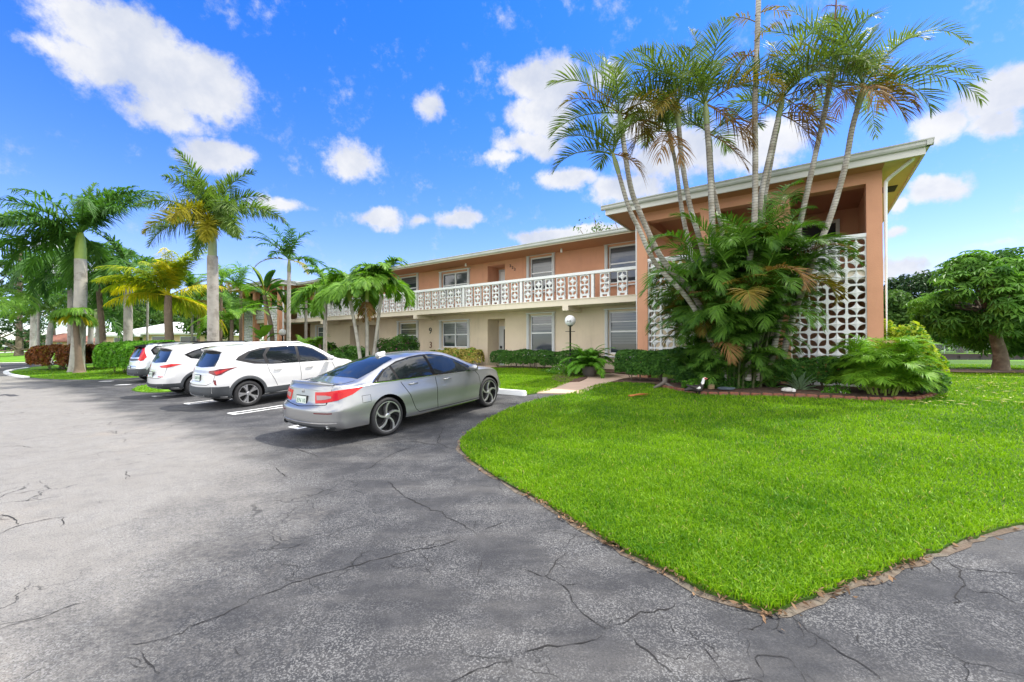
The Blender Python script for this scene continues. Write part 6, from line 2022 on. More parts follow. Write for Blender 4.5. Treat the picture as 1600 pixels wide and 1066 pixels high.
    def handle(self, x, y, z, mat, parent=None):
        z = float(self.zs(z))
        for sy in (-1, 1):
            hit = self.bvh.ray_cast(Vector((x, sy * 6, z)), Vector((0, -sy, 0)))[0]
            yy = abs(hit.y)
            mb = MB(); mb.tube([(x - .10, sy * (yy + .008), z), (x - .08, sy * (yy + .030), z), (x + .08, sy * (yy + .030), z + .003), (x + .10, sy * (yy + .008), z + .003)], [.012, .016, .016, .012], 8)
            mb.build('door_handle', mat, self.e, smooth=True)


SD = (0, 1, 0)      # looking along +y onto the right side (y < 0)
RE = (1, 0, 0)
DG = (.72, .69, 0)
TOP = (0, 0, -1)

# ---- silver sedan
st = [(0.00, .29, .72, .70, .66, .84, .58, .93, .95), (0.05, .25, .81, .84, .76, .90, .66, .985, 1.01), (0.14, .235, .85, .87, .82, .93, .70, 1.015, 1.05), (0.40, .23, .86, .905, .855, .955, .72, 1.02, 1.065), (0.66, .23, .89, .92, .865, .97, .70, 1.04, 1.095),
      (1.00, .22, .905, .925, .87, .98, .655, 1.13, 1.20), (1.40, .20, .91, .93, .875, .98, .605, 1.265, 1.335), (1.85, .19, .915, .93, .875, .975, .575, 1.365, 1.43), (2.35, .19, .915, .93, .875, .965, .57, 1.39, 1.455), (2.80, .19, .915, .93, .87, .955, .575, 1.365, 1.435),
      (3.20, .19, .91, .93, .87, .945, .605, 1.25, 1.32), (3.55, .19, .91, .93, .865, .935, .67, 1.09, 1.145), (3.80, .20, .91, .93, .86, .925, .74, .985, 1.02), (4.20, .21, .89, .92, .83, .89, .74, .925, .955), (4.60, .22, .82, .87, .76, .80, .66, .83, .85), (4.90, .24, .60, .70, .60, .62, .52, .645, .66)]


def sedan_rear(z):
    return np.interp(z, [.25, .33, .40, .60, .64, .70, .92, 1.00, 1.05, 1.10], [.12, .03, .0, .0, .03, .085, .13, .11, .055, .08])


c = Car('silver_sedan', 'silver four-door sedan with red tail lamps parked nearest the lawn', 'car', st, 4.9, -6.90, 3.60, M_silver, sedan_rear, .335, 1.12, 3.97, zk=.945)
SV = c
for sy_ in (1,):
    win = [[(0.99, -.8, 1.005), (1.37, -.8, .995), (1.37, -.8, 1.225), (1.24, -.8, 1.165)], [(1.42, -.8, .993), (2.24, -.8, .975), (2.24, -.8, 1.372), (1.90, -.8, 1.348), (1.60, -.8, 1.292), (1.42, -.8, 1.24)],
           [(2.31, -.8, .973), (3.50, -.8, .945), (3.36, -.8, 1.045), (3.05, -.8, 1.215), (2.78, -.8, 1.318), (2.5, -.8, 1.362), (2.31, -.8, 1.372)]]
    band = [(0.86, -.8, .985), (3.60, -.8, .932), (3.38, -.8, 1.07), (3.06, -.8, 1.235), (2.79, -.8, 1.338), (2.5, -.8, 1.385), (2.2, -.8, 1.394), (1.90, -.8, 1.37), (1.58, -.8, 1.312), (1.24, -.8, 1.19)]
    c.panel('window_trim', band, SD, M_seam, .003, mirror=True)
    for w_ in win: c.panel('side_window', w_, SD, M_carglass, .006, mirror=True)
    c.strip('chrome_trim', [band[-1], band[0], (1.4, -.8, .976)], SD, M_chrome, .018, .007, mirror=True)
    c.strip('chrome_trim', [(.86, -.8, .985), (2.2, -.8, .963), (3.58, -.8, .933)], SD, M_chrome, .012, .007, mirror=True)
c.panel('rear_window', [(.735, -.62, 1), (.69, -.3, 1), (.68, 0, 1), (.69, .3, 1), (.735, .62, 1), (1.18, .57, 1), (1.60, .48, 1), (1.66, .25, 1), (1.68, 0, 1), (1.66, -.25, 1), (1.60, -.48, 1), (1.18, -.57, 1)], TOP, M_carglass, .005)
c.panel('windshield', [(3.74, -.68, 1), (3.82, 0, 1), (3.74, .68, 1), (3.04, .52, 1), (2.98, 0, 1), (3.04, -.52, 1)], TOP, M_carglass, .005)
c.panel('tail_lamp', [(.10, -.38, .905), (.13, -.62, .915), (.25, -.80, .94), (.66, -.91, .965), (.44, -.90, .85), (.24, -.80, .775), (.11, -.62, .735), (.09, -.40, .72)], DG, M_red, .010, mirror=True, cell=.04)
c.panel('reverse_lamp', [(.10, -.42, .855), (.12, -.64, .858), (.16, -.73, .842), (.16, -.73, .815), (.11, -.64, .79), (.10, -.43, .775)], DG, M_lampwhite, .015, mirror=True)
c.panel('bumper_reflector', [(.02, -.46, .575), (.12, -.80, .575), (.12, -.80, .558), (.02, -.46, .558)], DG, M_reddark, .006, mirror=True, cell=.06)
c.panel('lower_valance', [(.02, -.78, .335), (.0, 0, .335), (.02, .78, .335), (.10, .74, .24), (.10, -.74, .24)], RE, M_cladding, .004)
c.strip('trunk_seam', [(.06, -.62, .70), (.05, 0, .655), (.06, .62, .70)], RE, M_seam, .012, .003)
c.strip('trunk_seam', [(.10, -.62, .70), (.10, -.64, .90)], RE, M_seam, .008, .003, mirror=True)
c.strip('trunk_seam', [(.20, -.66, 1.0), (.45, -.665, 1.0), (.66, -.65, 1.0)], TOP, M_seam, .009, .003, mirror=True)
c.strip('trim_line', [(.03, -.82, .40), (.0, 0, .385), (.03, .82, .40)], RE, M_chrome, .012, .006)
ex = []
for sy in (-1, 1):
    mb = MB()
    mb.tube([(.105, sy * .60, .315), (.30, sy * .60, .315)], .045, 14, cap=False); mb.tube([(.12, sy * .60, .315), (.30, sy * .60, .315)], .038, 14, 1)
    x_ = mb.build('exhaust_tip', [M_chrome, M_seam], c.e, smooth=True); x_.scale = (1, 1.75, .85); x_.location = (0, -sy * .60 * .75, .315 * .15)
mb = MB()
# lip spoiler along the trunk edge
ys = np.linspace(-.66, .66, 19); V = []
for y in ys:
    dk = lambda x_: (c.bvh.ray_cast(Vector((x_, y, 3)), Vector((0, 0, -1)))[0] or Vector((0, 0, .98))).z
    x0 = c.bvh.ray_cast(Vector((-3, y, .94)), Vector((1, 0, 0)))[0]
    x0 = (x0.x if x0 else .3) + .035
    e_ = 1 - (abs(y) / .70) ** 4
    V += [(x0 + .13, y, dk(x0 + .13) + .002), (x0 - .005, y, dk(x0 + .02) + .008 + .024 * e_), (x0 - .015, y, dk(x0 + .02) + .001 + .012 * e_), (x0 + .012, y, dk(x0 + .02) - .02)]
mb.add(V, [(a * 4 + b, a * 4 + b + 1, a * 4 + b + 5, a * 4 + b + 4) for a in range(18) for b in range(3)])
mb.build('spoiler', M_silver, c.e, smooth=False)
c.strip('door_seam', [(1.42, -.9, .98), (1.46, -.9, .90), (1.62, -.9, .66), (1.74, -.9, .36), (1.82, -.9, .29), (3.62, -.9, .27)], SD, M_seam, .009, .003, mirror=True)
c.strip('door_seam', [(2.30, -.9, .97), (2.31, -.9, .7), (2.30, -.9, .28)], SD, M_seam, .009, .003, mirror=True)
c.strip('door_seam', [(3.50, -.9, .94), (3.62, -.9, .80), (3.63, -.9, .5), (3.56, -.9, .29)], SD, M_seam, .009, .003, mirror=True)
c.strip('sill_trim', [(1.66, -.9, .235), (2.5, -.9, .225), (3.52, -.9, .235)], SD, M_chrome, .016, .005, mirror=True)
c.strip('fuel_flap', [(.62, -.9, .80), (.78, -.9, .80), (.78, -.9, .68), (.62, -.9, .68), (.62, -.9, .80)], SD, M_seam, .005, .002)
c.handle(1.72, .9, .865, M_silver); c.handle(2.62, .9, .845, M_silver)
c.mirror(3.36, 1.00, 1.0, M_silver)
c.plate(.085, .745, tilt=8, text='JEN 10')
me = txt('H', .10, .004); me.materials.clear(); me.materials.append(M_chrome); o = bpy.data.objects.new('emblem', me); COL.objects.link(o); o.parent = c.e; o.location = (.116, 0, .88); o.rotation_euler = (R(90 - 8), 0, R(-90))
mb = MB(); mb.tube([(1.62, 0, 1.335), (1.72, 0, 1.365), (1.80, 0, 1.405)], [.075, .06, .03], 12); ob = mb.build('antenna_fin', M_carwhite, c.e, smooth=True); ob.scale = (1, .8, 1)
c.wheels('swirl', .225, .262, .805)


def suv(name, label, u, v, paint_m, H, W, L, xr, xf, style, text):
    k = W / 1.80
    z = lambda a: a * H / 1.62 if a > 1.0 else a * (1 + (H / 1.62 - 1) * max(0, (a - .4) / .6))
    base = [(0, .36, .68, .78, .72, .80, .66, .86, .885), (.05, .31, .77, .85, .80, .92, .73, .98, 1.005), (.13, .29, .82, .875, .84, 1.0, .76, 1.09, 1.12), (.26, .27, .85, .89, .855, 1.03, .735, 1.26, 1.30), (.40, .25, .86, .895, .86, 1.04, .695, 1.44, 1.48), (.52, .24, .87, .90, .86, 1.04, .68, 1.515, 1.565),
            (1.2, .22, .88, .90, .86, 1.02, .668, 1.555, 1.615), (2.0, .22, .88, .90, .86, 1.0, .66, 1.55, 1.62), (2.6, .22, .88, .90, .86, .985, .64, 1.49, 1.565), (3.0, .22, .88, .90, .86, .98, .665, 1.32, 1.39), (3.35, .22, .88, .90, .855, .97, .74, 1.09, 1.135), (3.55, .22, .88, .90, .85, .955, .765, 1.01, 1.04), (4.0, .24, .86, .89, .81, .90, .70, .94, .97), (4.25, .28, .78, .85, .74, .80, .62, .83, .85), (4.37, .34, .6, .7, .6, .68, .5, .7, .71)]
    sx = L / 4.37
    st = [(b[0] * sx, b[1], b[2] * k, b[3] * k, b[4] * k, z(b[5]), b[6] * k, z(b[7]), z(b[8])) for b in base]
    fn = lambda zz: np.interp(zz, [.25, .35, .45, .68, .74, .95, 1.1], [.10, .02, .0, .02, .07, .10, .08])
    c = Car(name, label, 'car', st, L, u, v, paint_m, fn, .335, xr, xf, (.20, .40))
    w = W / 2
    X = lambda a: a * sx
    # side glass
    if style == 'cross':
        band = [(X(.62), -w, z(1.22)), (X(1.05), -w, z(1.09)), (X(1.5), -w, z(1.045)), (X(3.22), -w, z(1.0)), (X(3.02), -w, z(1.18)), (X(2.7), -w, z(1.40)), (X(2.45), -w, z(1.485)), (X(1.9), -w, z(1.515)), (X(1.3), -w, z(1.50)), (X(.95), -w, z(1.42)), (X(.70), -w, z(1.30))]
        wins = [[(X(1.42), -w, z(1.07)), (X(2.18), -w, z(1.04)), (X(2.18), -w, z(1.49)), (X(1.52), -w, z(1.48)), (X(1.36), -w, z(1.3))], [(X(2.26), -w, z(1.035)), (X(3.12), -w, z(1.02)), (X(2.98), -w, z(1.17)), (X(2.70), -w, z(1.36)), (X(2.45), -w, z(1.455)), (X(2.26), -w, z(1.485))], [(X(.80), -w, z(1.22)), (X(1.32), -w, z(1.08)), (X(1.28), -w, z(1.3)), (X(1.40), -w, z(1.465)), (X(1.0), -w, z(1.40))]]
    elif style == 'round':
        band = [(X(.62), -w, z(1.28)), (X(.78), -w, z(1.16)), (X(1.2), -w, z(1.08)), (X(3.22), -w, z(1.0)), (X(3.02), -w, z(1.18)), (X(2.7), -w, z(1.40)), (X(2.45), -w, z(1.485)), (X(1.9), -w, z(1.515)), (X(1.2), -w, z(1.48)), (X(.85), -w, z(1.38))]
        wins = [[(X(1.30), -w, z(1.10)), (X(2.10), -w, z(1.05)), (X(2.10), -w, z(1.49)), (X(1.40), -w, z(1.47))], [(X(2.18), -w, z(1.045)), (X(3.12), -w, z(1.02)), (X(2.98), -w, z(1.17)), (X(2.70), -w, z(1.36)), (X(2.45), -w, z(1.455)), (X(2.18), -w, z(1.485))], [(X(.72), -w, z(1.28)), (X(.84), -w, z(1.18)), (X(1.24), -w, z(1.10)), (X(1.32), -w, z(1.455)), (X(.95), -w, z(1.38))]]
    else:
        band = [(X(.66), -w, z(1.14)), (X(3.25), -w, z(1.02)), (X(3.0), -w, z(1.25)), (X(2.75), -w, z(1.42)), (X(2.5), -w, z(1.5)), (X(1.9), -w, z(1.52)), (X(.75), -w, z(1.50)), (X(.58), -w, z(1.34))]
        wins = [[(X(1.25), -w, z(1.14)), (X(2.10), -w, z(1.08)), (X(2.10), -w, z(1.49)), (X(1.25), -w, z(1.48))], [(X(2.18), -w, z(1.075)), (X(3.14), -w, z(1.04)), (X(2.96), -w, z(1.24)), (X(2.72), -w, z(1.39)), (X(2.48), -w, z(1.47)), (X(2.18), -w, z(1.485))], [(X(.72), -w, z(1.17)), (X(1.18), -w, z(1.15)), (X(1.18), -w, z(1.48)), (X(.80), -w, z(1.46)), (X(.66), -w, z(1.34))]]
    c.panel('window_trim', band, SD, M_seam if style != 'cross' else pbr('grey_trim', (.03, .029, .03), .5, spec=.2), .004, mirror=True)
    for q in wins: c.panel('side_window', q, SD, M_carglass, .008, mirror=True)
    yt = .58 * k
    c.panel('rear_window', [(X(.10), -.64 * k, z(1.09)), (X(.10), 0, z(1.06)), (X(.10), .64 * k, z(1.09)), (X(.2), .63 * k, z(1.25)), (X(.4), .55 * k, z(1.44)), (X(.4), 0, z(1.475)), (X(.4), -.55 * k, z(1.44)), (X(.2), -.63 * k, z(1.25))], RE, M_carglass, .006)
    c.panel('windshield', [(X(3.36), -.70 * k, 1), (X(3.46), 0, 1), (X(3.36), .70 * k, 1), (X(2.80), .56 * k, 1), (X(2.72), 0, 1), (X(2.80), -.56 * k, 1)], TOP, M_carglass, .005)
    # roof spoiler
    mb = MB(); V = []
    ys = np.linspace(-.60 * k, .60 * k, 15)
    for y in ys:
        f_ = (abs(y) / (.6 * k)) ** 3
        V += [(X(.62), y, z(1.585) - .06 * f_), (X(.27) + .10 * f_, y, z(1.525) - .05 * f_), (X(.28) + .10 * f_, y, z(1.495) - .05 * f_), (X(.50), y, z(1.49) - .05 * f_)]
    mb.add(V, [(a * 4 + b, a * 4 + b + 1, a * 4 + b + 5, a * 4 + b + 4) for a in range(14) for b in range(3)])
    mb.add(V[:4], [(0, 1, 2, 3)]); mb.add(V[-4:], [(3, 2, 1, 0)])
    mb.build('roof_spoiler', paint_m if style != 'box' else M_seam, c.e)
    # roof rails
    for sy in (-1, 1):
        mb = MB(); mb.tube([(X(.85), sy * .63 * k, z(1.545)), (X(.95), sy * .63 * k, z(1.60)), (X(1.6), sy * .625 * k, z(1.625)), (X(2.35), sy * .62 * k, z(1.60)), (X(2.5), sy * .62 * k, z(1.535))], .016, 8)
        mb.build('roof_rail', M_seam if style != 'cross' else paint_m, c.e, smooth=True)
    # cladding: sill, arches, bumper
    if style != 'box':
        c.panel('sill_cladding', [(xr + .41, -w, .44), (xf - .41, -w, .44), (xf - .38, -w, .25), (xr + .38, -w, .25)], SD, M_cladding, .012, mirror=True)
    for xa in (xr, xf):
        c.arch(xa, M_cladding)
    zt_b = .60 if style == 'cross' else (.48 if style == 'round' else .62)
    c.panel('bumper_cladding', [(0, -.70 * k, zt_b), (0, 0, zt_b - .02), (0, .70 * k, zt_b), (.05, .74 * k, .30), (.05, -.74 * k, .30)], RE, M_cladding, .010)
    c.panel('bumper_cladding', [(.12, -.70 * k, zt_b), (xr - .44, -w, zt_b - .01), (xr - .40, -w, .30), (.14, -.72 * k, .30)], DG, M_cladding, .010, mirror=True)
    c.panel('skid_plate', [(.02, -.46 * k, .40), (0, -.40 * k, .365), (0, 0, .36), (0, .40 * k, .365), (.02, .46 * k, .40), (.03, .40 * k, .31), (.03, 0, .305), (.03, -.40 * k, .31)], RE, M_skid, .020)
    if style == 'cross':
        c.panel('tail_lamp', [(.10, -.48 * k, .985), (.16, -.70 * k, 1.0), (.26, -.82 * k, 1.03), (.62, -w, 1.045), (.42, -w * .98, .97), (.30, -.84 * k, .89), (.20, -.77 * k, .865), (.13, -.64 * k, .905), (.10, -.50 * k, .94)], DG, M_reddark, .012, mirror=True)
        c.panel('tail_lamp', [(.16, -.70 * k, .965), (.24, -.80 * k, .985), (.42, -w, 1.01), (.30, -.84 * k, .93), (.20, -.77 * k, .895)], DG, M_red, .016, mirror=True)
        c.panel('trim_bar', [(.09, -.50 * k, .985), (.08, 0, .99), (.09, .50 * k, .985), (.09, .50 * k, .935), (.08, 0, .94), (.09, -.50 * k, .935)], RE, M_skid, .012)
        c.panel('bumper_reflector', [(.10, -.74 * k, .76), (.16, -.80 * k, .76), (.19, -.82 * k, .64), (.16, -.80 * k, .64)], DG, M_reddark, .010, mirror=True)
        c.plate(.065, .80, tilt=6, text=text)
    elif style == 'round':
        c.panel('tail_lamp', [(.10, -.44 * k, 1.00), (.16, -.70 * k, 1.035), (.30, -.84 * k, 1.06), (.55, -w, 1.04), (.34, -.86 * k, .98), (.20, -.76 * k, .945), (.11, -.55 * k, .95)], DG, M_red, .012, mirror=True)
        c.panel('bumper_reflector', [(.02, -.52 * k, .70), (.08, -.74 * k, .70), (.08, -.74 * k, .675), (.02, -.52 * k, .675)], DG, M_red, .008, mirror=True)
        c.plate(.03, .745, tilt=4, text=text)
    else:
        c.panel('tail_lamp', [(.16, -.60 * k, 1.52), (.30, -.70 * k, 1.50), (.34, -.80 * k, 1.30), (.36, -w, 1.08), (.30, -.84 * k, .96), (.20, -.76 * k, .93), (.14, -.62 * k, .98), (.14, -.70 * k, 1.06), (.2, -.68 * k, 1.3), (.2, -.60 * k, 1.46)], DG, M_red, .016, mirror=True)
        c.panel('tailgate_trim', [(.10, -.60 * k, .96), (.10, 0, .93), (.10, .60 * k, .96), (.10, .56 * k, 1.03), (.10, 0, 1.03), (.10, -.56 * k, 1.03)], RE, M_cladding, .012)
        c.plate(.02, .66, tilt=3, text=text)
    c.strip('door_seam', [(X(1.36), -w, z(1.05)), (X(1.40), -w, .85), (X(1.52), -w, .62), (X(1.58), -w, .46)], SD, M_seam, .009, .003, mirror=True)
    c.strip('door_seam', [(X(2.22), -w, z(1.02)), (X(2.24), -w, .7), (X(2.22), -w, .46)], SD, M_seam, .009, .003, mirror=True)
    c.strip('door_seam', [(X(3.2), -w, z(.98)), (X(3.28), -w, .75), (X(3.24), -w, .46)], SD, M_seam, .009, .003, mirror=True)
    c.strip('hatch_seam', [(.13, -.74 * k, 1.02), (.10, -.70 * k, .70), (.06, -.55 * k, .64), (.05, 0, .63), (.06, .55 * k, .64), (.10, .70 * k, .70), (.13, .74 * k, 1.02)], RE, M_seam, .010, .003)
    c.handle(X(1.62), w, .90, paint_m); c.handle(X(2.50), w, .88, paint_m)
    c.mirror(X(3.12), w + .10, 1.07, paint_m)
    c.wheels('twin', .22, .235, .79 * k)
    return c


suv('white_crossover', 'white crossover with black lower cladding and tinted windows, next to the silver sedan', -12.62, 3.98, M_carwhite, 1.62, 1.80, 4.37, .86, 3.49, 'cross', 'QLR 34')
suv('white_suv', 'white sport utility car with slim red tail lamps left of the crossover', -16.35, 4.0, M_carwhite, 1.66, 1.85, 4.48, .93, 3.60, 'round', 'KPT 72')
suv('silver_hatchback', 'pale boxy hatchback with tall red tail lamps, parked farthest from the lawn', -23.1, 4.95, M_carsilver2, 1.64, 1.80, 4.20, .78, 3.38, 'box', 'BND 50')

# wheel stop in front of the sedan
WS = uvw(-6.85, 9.0)
mb = MB()
V = []
for s, (a, b, h) in ((-.9, (.06, .045, .09)), (-.85, (.09, .065, .13)), (.85, (.09, .065, .13)), (.9, (.06, .045, .09))):
    V += [(s, -a, 0), (s, -b, h), (s, b, h), (s, a, 0)]
mb.add(V, [(i * 4 + j, i * 4 + j + 1, i * 4 + j + 5, i * 4 + j + 4) for i in range(3) for j in range(3)]); mb.add(V[:4], [(3, 2, 1, 0)]); mb.add(V[-4:], [(0, 1, 2, 3)])
o = mb.build('wheel_stop', M_white); o.location = WS; o.rotation_euler = (0, 0, BROT)
tag(o, 'white painted concrete wheel stop at the nose of the silver sedan', 'wheel stop')


# ------------------------------------------------------------------ globe lamps
def globe_lamp(name, label, base, hgt, rad, text=None):
    e = empty(name, base, 0, label, 'lamp post')
    mb = MB()
    mb.lathe([(0, 0), (.09, 0), (.09, .04), (.045, .08), (.038, .12), (.038, hgt - rad * 2 - .02), (.05, hgt - rad * 2 - .01), (.10, hgt - rad * 2 + .0), (.11, hgt - rad * 2 + .045), (0, hgt - rad * 2 + .045)], 18, center=base)
    mb.tube([base + Vector((-.20, 0, hgt - rad * 2 - .22)), base + Vector((.20, 0, hgt - rad * 2 - .22))], .013, 6)
    mb.build('post', M_black, e, base, True)
    bm = bmesh.new(); bmesh.ops.create_uvsphere(bm, u_segments=32, v_segments=20, radius=rad)
    me = bpy.data.meshes.new('globe'); bm.to_mesh(me); bm.free(); me.materials.append(M_globe)
    for p in me.polygons: p.use_smooth = True
    g = bpy.data.objects.new('globe', me); COL.objects.link(g); g.parent = e; g.location = (0, 0, hgt - rad)
    if text:
        me = txt(text, .13, .0)
        a0 = math.atan2(-base.x, base.y)        # towards the drive, a little to the left
        for v in me.vertices:
            th = v.co.x / rad + R(-14); ph = (v.co.y - .045) / rad
            d = Vector((math.sin(th) * math.cos(ph), -math.cos(th) * math.cos(ph), math.sin(ph)))
            v.co = d * (rad + .002)
        me.materials.clear(); me.materials.append(M_num)
        o = bpy.data.objects.new('globe_number', me); COL.objects.link(o); o.parent = g
        o.rotation_euler = (0, 0, a0)
    return e


LB = gp(891, 17.0); LB.z = float(gz(LB.x, LB.y)) + .03
globe_lamp('globe_lamp', 'black lamp post with a white globe bearing the number 448 beside the walkway', LB, at(891, 492.5, 17.0).z - LB.z, .225, '448')
LB2 = gp(441.5, 26.3)
globe_lamp('globe_lamp', 'far lamp post with a plain white globe at the far stair wing', LB2, at(442, 514, 26.3).z - LB2.z, .22)

# ------------------------------------------------------------------ small things on the lawn and in the bed
# muscovy duck
DB = ground(1089, 618)
dk = empty('muscovy_duck', DB, R(8), 'black and white muscovy duck with a red face standing at the brick edging', 'duck')


def skin(name, verts, edges, radii, mats, parent, loc=(0, 0, 0), root=0, sub=2, paintfn=None):
    me = bpy.data.meshes.new(name)
    me.from_pydata(verts, edges, [])
    ob = bpy.data.objects.new(name, me); COL.objects.link(ob)
    md = ob.modifiers.new('s', 'SKIN'); md.use_smooth_shade = True
    for i, r_ in enumerate(radii):
        me.skin_vertices[0].data[i].radius = (r_, r_) if not isinstance(r_, tuple) else r_
        me.skin_vertices[0].data[i].use_root = (i == root)
    s_ = ob.modifiers.new('b', 'SUBSURF'); s_.levels = sub; s_.render_levels = sub
    dg = bpy.context.evaluated_depsgraph_get(); dg.update()
    nm = bpy.data.meshes.new_from_object(ob.evaluated_get(dg))
    ob.modifiers.clear(); ob.data = nm; nm.name = name
    nm.materials.clear()
    for m in mats: nm.materials.append(m)
    for p in nm.polygons:
        p.use_smooth = True
        p.material_index = paintfn(p.center) if paintfn else 0
    ob.parent = parent; ob.location = loc
    return ob


M_dkblack = pbr('duck_black', (0.022, 0.016, 0.016), 0.55, var=.4, vscale=30)
M_dkwhite = pbr('duck_white', (0.75, 0.73, 0.70), 0.7)
M_dkred = pbr('duck_red', (0.45, 0.03, 0.025), 0.6, var=.3, vscale=60)
M_dkbill = pbr('duck_bill', (0.70, 0.52, 0.42), 0.5)
M_dkleg = pbr('duck_leg', (0.12, 0.09, 0.05), 0.6)


def dkpaint(c):
    if c.x > .235 and c.z > .40: return 3
    if c.x > .165 and c.z > .385: return 2 if c.z < .425 else 1
    if c.x > .10 and c.z > .27: return 1
    if abs(c.y) > .065 and -.03 < c.x < .035 and .17 < c.z < .215: return 1
    return 0


dv_ = [(0, 0, .175), (.085, 0, .20), (.135, 0, .27), (.155, 0, .345), (.175, 0, .405), (.215, 0, .405), (.265, 0, .392), (-.09, 0, .175), (-.18, 0, .165), (-.27, 0, .145), (-.33, 0, .125),
       (.015, .055, .11), (.02, .06, .06), (.02, .06, .012), (.06, .062, .008), (.015, -.055, .11), (.02, -.06, .06), (.02, -.06, .012), (.06, -.062, .008)]
de_ = [(0, 1), (1, 2), (2, 3), (3, 4), (4, 5), (5, 6), (0, 7), (7, 8), (8, 9), (9, 10), (0, 11), (11, 12), (12, 13), (13, 14), (0, 15), (15, 16), (16, 17), (17, 18)]
dr_ = [.088, .078, .043, .034, .042, .032, .014, .086, .066, .038, .020, .034, .014, .011, .009, .034, .014, .011, .009]
skin('body', dv_, de_, dr_, [M_dkblack, M_dkwhite, M_dkred, M_dkbill], dk, paintfn=dkpaint)
for sy in (-1, 1):
    bm = bmesh.new(); bmesh.ops.create_icosphere(bm, subdivisions=3, radius=1)
    for v in bm.verts: v.co = Vector((v.co.x * .165 - .075 - .05 * v.co.z, sy * (.066 + .022 * v.co.y * sy), .185 + v.co.z * .055 - .05 * v.co.x))
    me = bpy.data.meshes.new('wing'); bm.to_mesh(me); bm.free(); me.materials.append(M_dkblack); me.materials.append(M_dkwhite)
    for p in me.polygons:
        p.use_smooth = True
        p.material_index = 1 if (-.06 < p.center.x < .0 and p.center.z < .185) else 0
    o = bpy.data.objects.new('wing', me); COL.objects.link(o); o.parent = dk
    bm = bmesh.new(); bmesh.ops.create_icosphere(bm, subdivisions=2, radius=.006)
    me = bpy.data.meshes.new('eye'); bm.to_mesh(me); bm.free(); me.materials.append(M_dkblack)
    o = bpy.data.objects.new('eye', me); COL.objects.link(o); o.parent = dk; o.location = (.19, sy * .036, .418)

# driftwood stump, fallen dead frond, stones
B = ground(1036, 607)
mb = MB()
r_ = random.Random(4)
mb.tube(curve_pts([B + Vector((-.32, -.18, .03)), B + Vector((-.1, -.05, .10)), B + Vector((.06, .06, .16)), B + Vector((.10, .10, .28))], 10), [.02, .04, .055, .07, .075, .075, .07, .065, .06, .05], 9) if False else mb.tube(curve_pts([B + Vector((-.32, -.18, .03)), B + Vector((-.1, -.05, .10)), B + Vector((.06, .06, .17)), B + Vector((.08, .10, .28))], 9), np.linspace(.03, .075, 10), 9)
mb.tube([B + Vector((-.25, -.02, .02)), B + Vector((-.05, .02, .10)), B + Vector((.06, .06, .16))], [.02, .035, .05], 8)
mb.tube([B + Vector((.05, .05, .14)), B + Vector((.22, -.08, .05)), B + Vector((.33, -.14, .02))], [.05, .03, .015], 8)
tag(mb.build('driftwood', pbr('driftwood_grey', (.17, .145, .12), .95, var=.5, vscale=14, bump=.015, bscale=30), off=B, smooth=True), 'weathered grey driftwood stump at the left end of the brick edging', 'driftwood').location = B
B = ground(996, 623)
B.z += .05
e = empty('dead_leaf', B, 0, 'orange brown dead palm sheath lying alone on the lawn left of the duck', 'dead leaf')
mb = MB(); banana_leaf(mb, B + Vector((-.22, 0, .02)), 8, 8, .55, 15, .055, rnd=.7); banana_leaf(mb, B + Vector((-.2, -.05, .02)), -4, 10, .4, 20, .04, rnd=.5)
mb.build('sheath', leafmat('leaf_orange', (.28, .085, .02), (.45, .17, .05), trans=.1), e, B, False, True)


def stone(name, label, c, s, mat, cat, seed):
    bm = bmesh.new(); bmesh.ops.create_icosphere(bm, subdivisions=3, radius=1)
    r2 = np.random.default_rng(seed); ph = r2.uniform(0, 6, 6)
    for v in bm.verts:
        k = 1 + .18 * math.sin(v.co.x * 3 + ph[0]) * math.sin(v.co.y * 3 + ph[1]) + .12 * math.sin(v.co.z * 5 + ph[2]) + .06 * math.sin(v.co.x * 9 + ph[3])
        v.co = Vector((v.co.x * s[0] * k, v.co.y * s[1] * k, max(v.co.z * k, -.4) * s[2]))
    me = bpy.data.meshes.new(name); bm.to_mesh(me); bm.free(); me.materials.append(mat)
    o = bpy.data.objects.new(name, me); COL.objects.link(o); o.location = c
    return tag(o, label, cat)


def bedpt(px, py, back=.12, up=.1):
    g = ground(px, py); y = g.y + back
    return Vector((g.x * y / g.y, y, float(gz(g.x, y)) + up))


stone('stone', 'pale grey rounded stone on the mulch just behind the brick edging, left of the agave', bedpt(1230, 618), (.13, .08, .075), M_conc, 'stone', 1)
stone('stone', 'smaller white stone touching the pale grey stone left of the agave', bedpt(1239, 618.5), (.05, .05, .05), M_dkwhite, 'stone', 2)
stone('stone', 'small tan knobbly rock just right of the duck', bedpt(1111, 613), (.09, .07, .09), pbr('tan_rock', (.36, .25, .14), .9, var=.4, vscale=20), 'stone', 3)
stone('stone', 'flat blue grey stone behind the edging right of the duck', bedpt(1133, 615), (.20, .09, .05), pbr('slate', (.10, .13, .16), .7, var=.3, vscale=15), 'stone', 4)
# concrete pot by the entry
B = uvw(-14.05, 16.55); B.z += .02
e = MB(); e.lathe([(0, 0), (.20, 0), (.30, .12), (.34, .30), (.32, .42), (.28, .42), (.28, .38), (0, .36)], 24, center=B)
o = e.build('concrete_pot', M_conc, off=B, smooth=True); o.location = B
tag(o, 'empty round concrete pot on the ground beside the lower doorway', 'pot')
